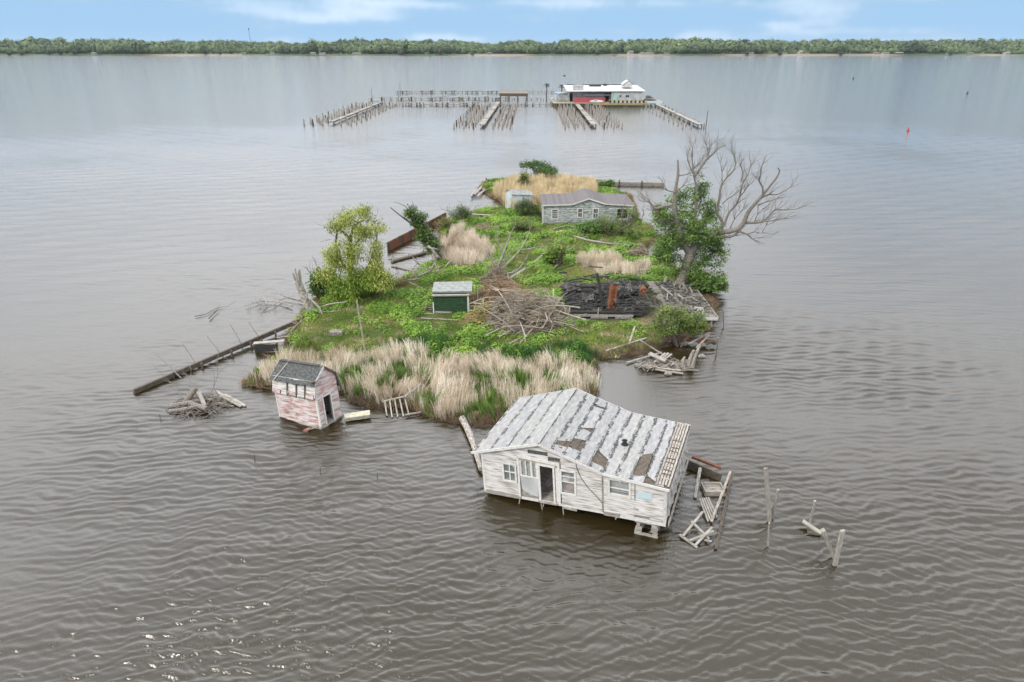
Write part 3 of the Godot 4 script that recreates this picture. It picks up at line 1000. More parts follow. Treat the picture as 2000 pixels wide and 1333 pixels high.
	m.col = Color(1, 1, 1)
	plank_shape(m, Vector3(3.75, .6, -.3), Vector3(4.1, .95, -.28), .3, .25, Vector3.BACK, .05)
	add(o, "cushion", m.mesh(), M.cloth)
	m = MB.new()
	plank_shape(m, Vector3(6.79, 1.1, .05), Vector3(7.4, 1.12, .05), .3, .015, Vector3.BACK, .03)
	tag(add(o, "wall_panel", m.mesh(), M.pale_blue), "pale blue board nailed to the front wall")
	# dark panels standing in for the shade inside the gable openings
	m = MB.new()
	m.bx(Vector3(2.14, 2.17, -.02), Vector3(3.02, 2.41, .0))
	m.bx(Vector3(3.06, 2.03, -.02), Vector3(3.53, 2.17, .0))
	add(o, "opening_shade_panel", m.mesh(), M.tar_felt)
	# cables down the wall
	m = MB.new()
	m.tube([Vector3(4.25, 2.3, .06), Vector3(4.3, 1.9, .06), Vector3(4.45, 1.5, .06), Vector3(4.75, 1.05, .06), Vector3(5.2, .6, .06), Vector3(5.36, .4, .06)], [.012, .012, .012, .012, .012, .012], 5)
	add(o, "cable", m.mesh(), M.dark_iron)
	m = MB.new()
	m.tube([Vector3(6.72, 1.55, .05), Vector3(6.72, .8, .05)], [.012, .012], 5)
	add(o, "cable", m.mesh(), M.dark_iron)
	# rafters, sheathing boards under the roofing
	var fx := 2.68
	var rl := [Vector2(-.36, 1.9), Vector2(2.68, 2.84), Vector2(5.4, 1.915), Vector2(8.1, 1.66)]
	for s in 3:
		var a: Vector2 = rl[s]; var b: Vector2 = rl[s + 1]
		m = MB.new()
		m.hexa([Vector3(a.x, a.y - .06, -D - .15), Vector3(b.x, b.y - .06, -D - .15), Vector3(a.x, a.y - .025, -D - .15), Vector3(b.x, b.y - .025, -D - .15), Vector3(a.x, a.y - .06, .12), Vector3(b.x, b.y - .06, .12), Vector3(a.x, a.y - .025, .12), Vector3(b.x, b.y - .025, .12)])
		add(o, "roof_deck", m.mesh(), M.dark_wood)
		plank(o, "barge_board", Vector3(a.x - (.1 if s == 0 else 0.0), a.y - .06, .14), Vector3(b.x, b.y - .06, .14), .12, .03, M.white_trim, Vector3.BACK)
		plank(o, "barge_board", Vector3(a.x, a.y - .06, -D - .17), Vector3(b.x, b.y - .06, -D - .17), .12, .03, M.white_trim, Vector3.FORWARD)
	plank(o, "eave_board", Vector3(-.37, 1.86, .12), Vector3(-.37, 1.86, -D - .15), .09, .03, M.white_trim, Vector3.LEFT)
	# roofing strips: four on the short slope, nine on the long one; some torn back to the boards
	var at_x := func(x: float) -> float:
		for k in 3:
			if x <= rl[k + 1].x:
				return lerpf(rl[k].y, rl[k + 1].y, (x - rl[k].x) / (rl[k + 1].x - rl[k].x))
		return rl[3].y
	var cuts := [-.38, .42, 1.2, 1.95, 2.64]
	for k in 4:
		sheet_strip(o, "roof_sheet", cuts[k], at_x.call(cuts[k]), cuts[k + 1] + .05, at_x.call(cuts[k + 1] + .05) if k < 3 else 2.83, -.13, D + .16, .006 + (3 - k) * .003, .02, .03, M.roof_sheet)
	cuts = [2.7, 3.28, 3.78, 4.28, 4.84, 5.4, 5.98, 6.55, 7.08, 7.5]
	var pieces := {1: [[-.13, .25], [.85, D + .16]], 2: [[-.13, .65], [1.4, 2.3], [2.45, 4.25], [4.5, D + .16]], 4: [[-.13, .3], [1.05, D + .16]], 7: [[-.13, .45], [1.9, D + .16]], 8: [[.3, D + .16]]}
	for k in 9:
		for p in pieces.get(k, [[-.13, D + .16]]):
			sheet_strip(o, "roof_sheet", cuts[k], at_x.call(cuts[k]), cuts[k + 1] - .015, at_x.call(cuts[k + 1] - .015), p[0], p[1], .008, .02 if p[0] < 0 else .26, .02 if p[1] > D else .28, M.roof_sheet)
	# torn strips of old felt and bare boards between them
	for q in [[3.3, 3.6, .12, .98], [3.8, 4.1, .55, 1.5]]:
		sheet_strip(o, "torn_felt", q[0], at_x.call(q[0]), q[1], at_x.call(q[1]), q[2], q[3], .002, .2, .2, M.dark_wood)
	m = MB.new()
	for q in [[6.62, 7.02, .3, 2.02]]:
		sheet_strip(o, "bare_patch", q[0], at_x.call(q[0]), q[1], at_x.call(q[1]), q[2], q[3], .016, .12, .3, M.dark_wood)
	# bare lath boards along the low eave
	for k in 5:
		var x := 7.56 + k * .115
		plank(o, "lath", Vector3(x, at_x.call(x) + .012, .1 - R.randf() * .2), Vector3(x, at_x.call(x) + .012, -D - .1 - R.randf() * .12), .085, .024, M.grey_wood, Vector3(.1, 1, 0))
	for k in 11:
		plank(o, "lath_block", Vector3(7.62, 1.735, -.5 - k * .3), Vector3(7.98, 1.7, -.5 - k * .3 + R.randf_range(-.03, .03)), .05, .03, M.dark_wood if k % 3 else M.grey_wood)
	plank(o, "ridge_board", Vector3(2.68, 2.865, .14), Vector3(2.68, 2.865, -D - .17), .12, .02, M.roof_sheet, Vector3.UP)
	# flue
	var v := add(o, "roof_vent", (func():
		var b := MB.new()
		b.tube([Vector3(5.74, 1.84, -2.3), Vector3(5.74, 1.98, -2.3)], [.2, .11], 12)
		b.tube([Vector3(5.74, 1.96, -2.3), Vector3(5.74, 2.1, -2.3)], [.075, .075], 12)
		return b.mesh()).call(), M.dark_iron)
	m = MB.new()
	m.tube([Vector3(5.74, 2.1, -2.3), Vector3(5.74, 2.15, -2.3)], [.13, .04], 12)
	add(v, "cap", m.mesh(), M.dark_iron)
	# open framing on the low side: rails and a leaning ladder
	for k in 6:
		plank(o, "side_stud", Vector3(W + .1, .1, -.35 - k * .85), Vector3(W + .1 + R.randf_range(-.03, .06), 1.6, -.35 - k * .85), .08, .05, M.white_trim, Vector3.RIGHT)
	plank(o, "side_rail", Vector3(W + .15, .55, -.2), Vector3(W + .15, .5, -D), .1, .03, M.grey_wood, Vector3.RIGHT)
	plank(o, "side_rail", Vector3(W + .15, 1.45, -.2), Vector3(W + .15, 1.4, -D), .1, .03, M.white_trim, Vector3.RIGHT)
	plank(o, "side_rail", Vector3(W + .17, -.05, .05), Vector3(W + .17, -.08, -D), .16, .05, M.grey_wood, Vector3.RIGHT)
	# hanging bits under the sill
	for q in [[1.65, .35], [2.6, .4], [2.75, .3], [3.6, .5], [6.0, .15]]:
		plank(o, "hanging_lath", Vector3(q[0], -.12, .0), Vector3(q[0] + R.randf_range(-.12, .12), -.12 - q[1], R.randf_range(-.02, .1)), .04, .02, M.grey_wood, Vector3.BACK)
	plank(o, "hanging_board", Vector3(3.65, -.2, .05), Vector3(4.25, -.22, .05), .08, .05, M.pale_wood, Vector3.BACK)
	# piers: only the far one stands clear of the water
	for q in [[.7, -.6], [.7, -4.2], [4.2, -.8], [4.2, -4.2], [7.3, -4.2]]:
		pole(o, "pier", Vector3(q[0], -.3, q[1]), Vector3(q[0], -1.6, q[1]), .16, .16, M.dark_wood)
	var cr := plank(o, "crib_pier", Vector3(6.72, -.23, -.25), Vector3(7.66, -.23, -.25), .6, .05, M.grey_wood)
	for q in [[6.86, -.05], [7.52, -.05], [6.86, -.5], [7.52, -.5]]:
		for k in 3:
			plank(cr, "block", Vector3(q[0] - .11, -.34 - k * .2, q[1]), Vector3(q[0] + .11, -.34 - k * .2, q[1]), .2, .17, M.pale_wood, Vector3.UP, .03, .75, 1.05)
	plank(cr, "crib_beam", Vector3(6.72, -.82, .02), Vector3(7.66, -.86, .02), .14, .14, M.pale_wood, Vector3.UP)
	plank(cr, "crib_beam", Vector3(6.72, -.82, -.5), Vector3(7.66, -.86, -.5), .14, .14, M.dark_wood, Vector3.UP)
	pole(cr, "post", Vector3(7.0, -.85, -.2), Vector3(7.0, -2.0, -.2), .14, .14, M.rust)
	pole(cr, "post", Vector3(7.35, -.85, -.2), Vector3(7.35, -2.0, -.2), .14, .14, M.dark_wood)


# ---------------------------------------------------------------- the sunken pink shed
func pink_shed() -> void:
	R.seed = 202
	var o := thing("sunken_shed", "leaning pink and white shed with dark felt gambrel roof sunk in shallows", "shed", Vector3(-10.02, .12, -30.94))
	o.basis = Basis(Vector3.UP, -.485) * Basis(Vector3.RIGHT, -.05) * Basis(Vector3.BACK, .1)
	var L := 2.85
	var W := 1.62
	var hw := 1.7
	var hk := 2.5
	var hp := 3.1
	var m := MB.new()
	m.bx(Vector3(-L + .03, -.05, -W + .03), Vector3(-.03, .03, -.03))
	add(o, "floor", m.mesh(), M.grey_wood)
	# linings
	for q in [[Vector3(-L + .04, 0, -.06), Vector3(-.04, hw + .7, -.03)], [Vector3(-L + .04, 0, -W + .03), Vector3(-.04, hw + .7, -W + .06)], [Vector3(-L + .03, 0, -W + .06), Vector3(-L + .06, hw + .8, -.06)], [Vector3(-.06, 0, -.42), Vector3(-.03, hk, -.05)], [Vector3(-.06, 0, -W + .05), Vector3(-.03, hk, -.98)], [Vector3(-.06, 1.5, -.98), Vector3(-.03, hk, -.42)]]:
		m = MB.new()
		m.bx(q[0], q[1])
		add(o, "lining", m.mesh(), M.grey_wood)
	var gable := func(x: float) -> float:
		var e := minf(x, W - x)
		return minf(lerpf(hw + .62, hk, clampf(e / .14, 0, 1)), 99.0) if e < .14 else lerpf(hk, hp, (e - .14) / (W / 2 - .14))
	boards(o, "clapboard", Vector3(-L, 0, 0), Vector3.RIGHT, Vector3.BACK, L, func(_x): return hw, [], .1, M.pink_paint, .0)
	boards(o, "clapboard", Vector3(0, 0, 0), Vector3.FORWARD, Vector3.RIGHT, W, gable, [[.42, .98, -.1, 1.52]], .1, M.pink_paint, .0)
	boards(o, "clapboard", Vector3(-L, 0, -W), Vector3.BACK, Vector3.LEFT, W, gable, [], .1, M.pink_paint, .0)
	boards(o, "clapboard", Vector3(0, 0, -W), Vector3.LEFT, Vector3.FORWARD, L, func(_x): return hw, [], .1, M.pink_paint, .0)
	plank(o, "corner_board", Vector3(.03, -.08, .035), Vector3(.03, hw + .05, .035), .1, .03, M.white_trim, Vector3.BACK)
	plank(o, "corner_board", Vector3(.05, -.08, .0), Vector3(.05, hw + .05, .0), .1, .03, M.white_trim, Vector3.RIGHT)
	plank(o, "corner_board", Vector3(-L, -.05, .035), Vector3(-L, hw, .035), .08, .03, M.white_trim, Vector3.BACK)
	plank(o, "base_board", Vector3(-L - .05, -.06, .05), Vector3(.06, -.06, .05), .14, .04, M.pale_wood, Vector3.BACK)
	plank(o, "base_board", Vector3(.06, -.06, .04), Vector3(.06, -.06, -W - .05), .14, .04, M.pale_wood, Vector3.RIGHT)
	m = MB.new()
	plank_shape(m, Vector3(.06, -.05, -.4), Vector3(.06, 1.56, -.4), .07, .05, Vector3.RIGHT)
	plank_shape(m, Vector3(.06, -.05, -1.0), Vector3(.06, 1.56, -1.0), .07, .05, Vector3.RIGHT)
	plank_shape(m, Vector3(.06, 1.55, -.36), Vector3(.06, 1.55, -1.04), .07, .05, Vector3.RIGHT)
	add(o, "door_frame", m.mesh(), M.white_trim)
	for k in 3:
		plank(o, "fallen_board", Vector3(-.3 - k * .3, .05 + k * .1, -.3), Vector3(-.9 - k * .2, .4 + k * .3, -1.2), .2, .03, M.grey_wood)
	# steep lower slope with patched boards and its posts, shallow upper slope in felt
	m = MB.new()
	m.hexa([Vector3(-L - .12, hw - .05, .1), Vector3(.08, hw - .05, .1), Vector3(-L - .12, hk, -.1), Vector3(.08, hk, -.1), Vector3(-L - .12, hw - .02, .13), Vector3(.08, hw - .02, .13), Vector3(-L - .12, hk + .03, -.07), Vector3(.08, hk + .03, -.07)])
	add(o, "lower_roof", m.mesh(), M.white_paint)
	for k in 5:
		var x := -L + .0 + k * .58
		plank(o, "patch_board", Vector3(x, hw + .06, .15), Vector3(x + .5, hw + .05, .15), R.randf_range(.16, .3), .02, M.white_paint if k % 2 else M.pink_paint, Vector3(0, .25, 1), .03)
	for x in [-1.85, -1.2, -.6]:
		plank(o, "batten", Vector3(x, hk - .1, .02), Vector3(x + .02, hw - .12, .2), .07, .03, M.dark_wood, Vector3(0, .25, 1))
	m = MB.new()
	m.hexa([Vector3(-L - .12, hw - .05, -W - .13), Vector3(.08, hw - .05, -W - .13), Vector3(-L - .12, hk, -W + .07), Vector3(.08, hk, -W + .07), Vector3(-L - .12, hw - .05, -W - .1), Vector3(.08, hw - .05, -W - .1), Vector3(-L - .12, hk, -W + .1), Vector3(.08, hk, -W + .1)])
	add(o, "lower_roof", m.mesh(), M.tar_felt)
	for s in 2:
		var z0 := .12 if s == 0 else -W - .1
		var felt := MB.new()
		var n := 8
		for k in n:
			var xa := lerpf(-L - .2, .1, float(k) / n)
			var xb := lerpf(-L - .2, .1, float(k + 1) / n)
			var ea := hk - .18 + R.randf_range(-.05, .03)
			felt.hexa([Vector3(xa, ea, z0), Vector3(xb, ea, z0), Vector3(xa, ea + .03, z0), Vector3(xb, ea + .03, z0), Vector3(xa, hp, -W / 2), Vector3(xb, hp, -W / 2), Vector3(xa, hp + .03, -W / 2), Vector3(xb, hp + .03, -W / 2)] if s == 1 else [Vector3(xa, hp, -W / 2), Vector3(xb, hp, -W / 2), Vector3(xa, hp + .03, -W / 2), Vector3(xb, hp + .03, -W / 2), Vector3(xa, ea, z0), Vector3(xb, ea, z0), Vector3(xa, ea + .03, z0), Vector3(xb, ea + .03, z0)], Vector2(k * .37, 0))
		add(o, "felt_roof", felt.mesh(), M.tar_felt)
	plank(o, "ridge_cap", Vector3(-L - .15, hp + .04, -W / 2), Vector3(-.2, hp + .04, -W / 2), .22, .02, M.tar_felt)
	plank(o, "seam_strip", Vector3(-L + .5, hp + .03, -W / 2 + .03), Vector3(-L + .2, hk - .1, .14), .07, .012, M.pale_wood, Vector3(0, .8, .5), .08)
	plank(o, "gable_board", Vector3(.1, hp - .02, -W / 2), Vector3(.1, hk - .02, -.06), .1, .03, M.white_trim, Vector3.RIGHT)
	plank(o, "gable_board", Vector3(.1, hp - .02, -W / 2), Vector3(.1, hk - .02, -W + .06), .1, .03, M.dark_wood, Vector3.RIGHT)
	plank(o, "gable_board", Vector3(.1, hk, -W + .06), Vector3(.1, hw, -W - .12), .09, .03, M.dark_wood, Vector3.RIGHT)
	plank(o, "roof_scrap", Vector3(-.15, hk + .02, .05), Vector3(.12, hk + .06, -.25), .3, .03, M.dark_wood)
	for q in [[-.3, -.2], [-2.5, -.2], [-.3, -1.4], [-2.5, -1.4]]:
		pole(o, "pier", Vector3(q[0], 0, q[1]), Vector3(q[0], -1.2, q[1]), .12, .12, M.dark_wood)
	plank(o, "sunken_rail", Vector3(-L - .45, -.05, .1), Vector3(-L + .3, -.12, .2), .12, .1, M.dark_wood)


# ---------------------------------------------------------------- buildings and wreckage on the island
func grey_cabin() -> void:
	R.seed = 303
	var o := thing("grey_cabin", "long grey green mottled cabin with low dark shingle gable among bushes", "cabin", Vector3(3.35, .55, -73.25))
	var W := 9.6
	var D := 5.2
	var prof := [Vector2(0, 2.0), Vector2(3.1, 2.1), Vector2(4.9, 2.72), Vector2(6.7, 2.15), Vector2(9.6, 2.0)]
	var top := func(x: float) -> float:
		for k in 4:
			if x <= prof[k + 1].x:
				return lerpf(prof[k].y, prof[k + 1].y, (x - prof[k].x) / (prof[k + 1].x - prof[k].x))
		return prof[4].y
	var m := MB.new()
	m.bx(Vector3(.05, -.25, -D), Vector3(W - .05, -.02, -.04))
	add(o, "floor", m.mesh(), M.grey_wood)
	boards(o, "siding_board", Vector3.ZERO, Vector3.RIGHT, Vector3.BACK, W, top, [[.95, 1.65, .55, 1.6], [3.75, 4.3, .7, 1.7], [5.4, 6.0, .55, 1.7], [8.05, 9.1, .6, 1.65]], .2, M.grey_green_paint, .0, .03)
	m = MB.new()
	for q in [[Vector3(.03, 0, -D), Vector3(.08, 2.0, -.02)], [Vector3(W - .08, 0, -D), Vector3(W - .03, 2.0, -.02)], [Vector3(.08, 0, -D), Vector3(W - .08, 2.05, -D + .06)]]:
		m = MB.new()
		m.bx(q[0], q[1])
		add(o, "wall", m.mesh(), M.grey_green_paint)
	m = MB.new()
	m.bx(Vector3(2.6, 0, -D + .1), Vector3(2.66, 2.1, -.1))
	add(o, "inner_partition", m.mesh(), M.grey_wood)
	window_unit(o, 1.0, 1.6, .6, 1.55, [[1.0, .85, 1.6, .85], [1.0, 1.08, 1.6, 1.08], [1.0, 1.32, 1.6, 1.32]], Vector3.ZERO, Vector3.RIGHT, Vector3.BACK)
	window_unit(o, 3.8, 4.25, .75, 1.65, [[3.8, 1.2, 4.25, 1.2]], Vector3.ZERO, Vector3.RIGHT, Vector3.BACK)
	window_unit(o, 5.45, 5.95, .6, 1.65, [[5.45, 1.12, 5.95, 1.12], [5.7, .6, 5.7, 1.12]], Vector3.ZERO, Vector3.RIGHT, Vector3.BACK)
	plank(o, "base_board", Vector3(0, -.06, .05), Vector3(W, -.06, .05), .1, .04, M.white_trim, Vector3.BACK)
	for x in [0.0, W]:
		plank(o, "corner_board", Vector3(x, 0, .05), Vector3(x, 2.0, .05), .12, .04, M.white_trim, Vector3.BACK)
	plank(o, "broken_stud", Vector3(8.5, .6, 0), Vector3(8.7, 1.65, 0), .08, .06, M.grey_wood, Vector3.BACK)
	plank(o, "broken_stud", Vector3(9.0, .6, -.05), Vector3(8.8, 1.65, -.05), .08, .06, M.dark_wood, Vector3.BACK)
	for k in 4:
		var a: Vector2 = prof[k]; var b: Vector2 = prof[k + 1]
		if k == 0: a += Vector2(-.15, 0)
		if k == 3: b += Vector2(.2, -.02)
		m = MB.new()
		m.hexa([Vector3(a.x, a.y + .02, -D - .2), Vector3(b.x, b.y + .02, -D - .2), Vector3(a.x, a.y + .1, -D - .2), Vector3(b.x, b.y + .1, -D - .2), Vector3(a.x, a.y + .02, .2), Vector3(b.x, b.y + .02, .2), Vector3(a.x, a.y + .1, .2), Vector3(b.x, b.y + .1, .2)])
		var rf := add(o, "roof", m.mesh(), M.shingle)
		plank(rf, "barge_board", Vector3(a.x, a.y + .03, .22), Vector3(b.x, b.y + .03, .22), .14, .03, M.white_trim, Vector3.BACK)
		var n := int((b.x - a.x) / .3)
		for s in n:
			var f := (s + .5) / n
			plank(rf, "shingle_course", Vector3(lerpf(a.x, b.x, f), lerpf(a.y, b.y, f) + .112, .2), Vector3(lerpf(a.x, b.x, f), lerpf(a.y, b.y, f) + .112, -D - .2), .26, .022, M.shingle, Vector3((a.y - b.y) / (b.x - a.x) + .05, 1, 0), .01, .75, 1.1)
	for x in [.4, 3.2, 6.2, 9.2]:
		for z in [-.3, -D + .4]:
			pole(o, "pier", Vector3(x, -.2, z), Vector3(x, -.75, z), .15, .17, M.dark_wood)
	plank(o, "porch_post", Vector3(W + .35, -.2, -.1), Vector3(W + .3, 1.9, -.1), .1, .1, M.grey_wood, Vector3.BACK)


func tin_shed() -> void:
	R.seed = 304
	var o := thing("tin_shed", "small pale blue white tin shed leaning beside golden reeds", "shed", at_ground(Vector3(-0.18,0.40,-79.63), -.02))
	o.basis = Basis(Vector3.UP, .35) * Basis(Vector3.BACK, -.1)
	var W := 2.5; var D := 1.9; var H := 1.95
	for q in [[Vector3(0, 0, 0), Vector3.RIGHT, Vector3.BACK, W], [Vector3(0, 0, -D), Vector3.BACK, Vector3.LEFT, D], [Vector3(W, 0, 0), Vector3.FORWARD, Vector3.RIGHT, D], [Vector3(W, 0, -D), Vector3.LEFT, Vector3.FORWARD, W]]:
		var x := 0.0
		while x < q[3] - .05:
			var w: float = minf(.31, q[3] - x)
			plank(o, "tin_panel", q[0] + q[1] * (x + w / 2), q[0] + q[1] * (x + w / 2) + Vector3.UP * H, w - .015, .03, M.tin, q[2], .002, .85, 1.05)
			x += .31
	for s in 2:
		var m := MB.new()
		var za := .12 if s == 0 else -D - .12
		m.hexa([Vector3(-.12, H + .38, -D / 2), Vector3(W + .12, H + .38, -D / 2), Vector3(-.12, H + .42, -D / 2), Vector3(W + .12, H + .42, -D / 2), Vector3(-.12, H, za), Vector3(W + .12, H, za), Vector3(-.12, H + .04, za), Vector3(W + .12, H + .04, za)] if s == 0 else [Vector3(-.12, H, za), Vector3(W + .12, H, za), Vector3(-.12, H + .04, za), Vector3(W + .12, H + .04, za), Vector3(-.12, H + .38, -D / 2), Vector3(W + .12, H + .38, -D / 2), Vector3(-.12, H + .42, -D / 2), Vector3(W + .12, H + .42, -D / 2)])
		add(o, "roof", m.mesh(), M.pale_metal)
	for x in [0.0, W]:
		var g := MB.new()
		g.tri(Vector3(x, H, 0), Vector3(x, H, -D), Vector3(x, H + .38, -D / 2))
		g.tri(Vector3(x - .02, H, -D), Vector3(x - .02, H, 0), Vector3(x - .02, H + .38, -D / 2))
		add(o, "gable_end", g.mesh(), M.tin)


func green_box() -> void:
	R.seed = 305
	var g := Vector3(-5.65,0.55,-46.20)
	var o := thing("box_trailer", "dark green boarded box hut with pale metal roof on low timber skids", "hut", Vector3(g.x, .62, g.z))
	o.rotation.y = .03
	var W := 2.55; var D := 2.0; var H := 1.3
	var y := 0.0
	while y < H - .05:
		plank(o, "green_board", Vector3(0, y + .15, 0), Vector3(W - .12, y + .15, 0), .3, .05, M.green_paint, Vector3.BACK, .004, .85, 1.05)
		y += .305
	plank(o, "corner_post", Vector3(-.03, -.05, .03), Vector3(-.03, H * .6, .03), .08, .06, M.white_trim, Vector3.BACK)
	plank(o, "corner_post", Vector3(W - .06, -.05, .035), Vector3(W - .06, H + .12, .035), .14, .06, M.white_trim, Vector3.BACK)
	plank(o, "top_rail", Vector3(-.04, H + .02, .035), Vector3(W - .02, H + .02, .035), .1, .06, M.white_trim, Vector3.BACK)
	plank(o, "bottom_rail", Vector3(.1, .06, .04), Vector3(1.2, .0, .04), .16, .03, M.grey_wood, Vector3.BACK, .06)
	for q in [[Vector3(W, 0, 0), Vector3(W, 0, -D)], [Vector3(0, 0, 0), Vector3(0, 0, -D)]]:
		var m := MB.new()
		m.bx(q[1] + Vector3(-.03, 0, 0), q[0] + Vector3(.0, H + .1, -.06))
		add(o, "side_wall", m.mesh(), M.white_paint if q[0].x > 0 else M.green_paint)
	var m2 := MB.new()
	m2.bx(Vector3(.01, 0, -D), Vector3(W - .04, H + .2, -D + .05))
	add(o, "rear_wall", m2.mesh(), M.green_paint)
	plank(o, "side_door", Vector3(W + .03, .0, -.55), Vector3(W + .03, H, -.55), .45, .03, M.tar_felt, Vector3.RIGHT)
	plank(o, "side_post", Vector3(W + .25, -.2, -D + .3), Vector3(W + .25, H + .15, -D + .3), .08, .06, M.pale_wood, Vector3.RIGHT)
	# roof: felt strip at the front edge, then three metal sheets
	for k in 3:
		plank(o, "felt_strip", Vector3(-.1, H + .1 + k * .035, .12 - k * .16), Vector3(W + .05, H + .1 + k * .035, .12 - k * .16), .17, .03, [M.grey_wood, M.dark_wood, M.tar_felt][k], Vector3(0, 1, .2), .03)
	for k in 3:
		var xa := -.1 + k * .95
		m2 = MB.new()
		m2.col = tint(.9, 1.05)
		var xb := minf(xa + .97, W + .3)
		var yo := k * .006
		m2.hexa([Vector3(xa, H + .32 + yo, -D - .1), Vector3(xb, H + .32 + yo, -D - .1), Vector3(xa, H + .35 + yo, -D - .1), Vector3(xb, H + .35 + yo, -D - .1), Vector3(xa, H + .18 + yo, -.3), Vector3(xb, H + .18 + yo, -.3), Vector3(xa, H + .21 + yo, -.3), Vector3(xb, H + .21 + yo, -.3)])
		add(o, "metal_sheet", m2.mesh(), M.pale_metal)
	m2 = MB.new()
	m2.bx(Vector3(.02, -.08, -D + .02), Vector3(W - .05, -.01, -.03))
	add(o, "floor", m2.mesh(), M.dark_wood)
	for z in [.05, -1.0, -1.9]:
		plank(o, "skid", Vector3(-1.1, -.17, z), Vector3(W + .2, -.2, z), .12, .14, M.grey_wood if z > 0 else M.dark_wood)
	for k in 5:
		plank(o, "side_deck_board", Vector3(-1.05, -.06, -.05 - k * .27), Vector3(-.1, -.06, -.05 - k * .27), .25, .04, M.grey_wood)
	for x in [.4, 2.2]:
		var w := add(o, "wheel", (func():
			var b := MB.new()
			b.tube([Vector3(x, -.24, .1), Vector3(x, -.24, -.1)], [.2, .2], 14)
			return b.mesh()).call(), M.rust)
		var hb := MB.new()
		hb.tube([Vector3(x, -.24, .13), Vector3(x, -.24, .1)], [.06, .07], 8)
		add(w, "hub", hb.mesh(), M.dark_iron)
	# boards and a barrel on the side deck
	var st := thing("board_stack", "small heap of grey boards lying beside the green hut", "boards", Vector3(g.x - .6, .62, g.z - .5))
	for k in 5:
		plank(st, "board", Vector3(-.45, .02 + k * .07, -.2 + R.randf() * .3), Vector3(.4, .02 + k * .07, -.25 + R.randf() * .3), .2, .05, M.grey_wood if k % 2 else M.dark_wood)


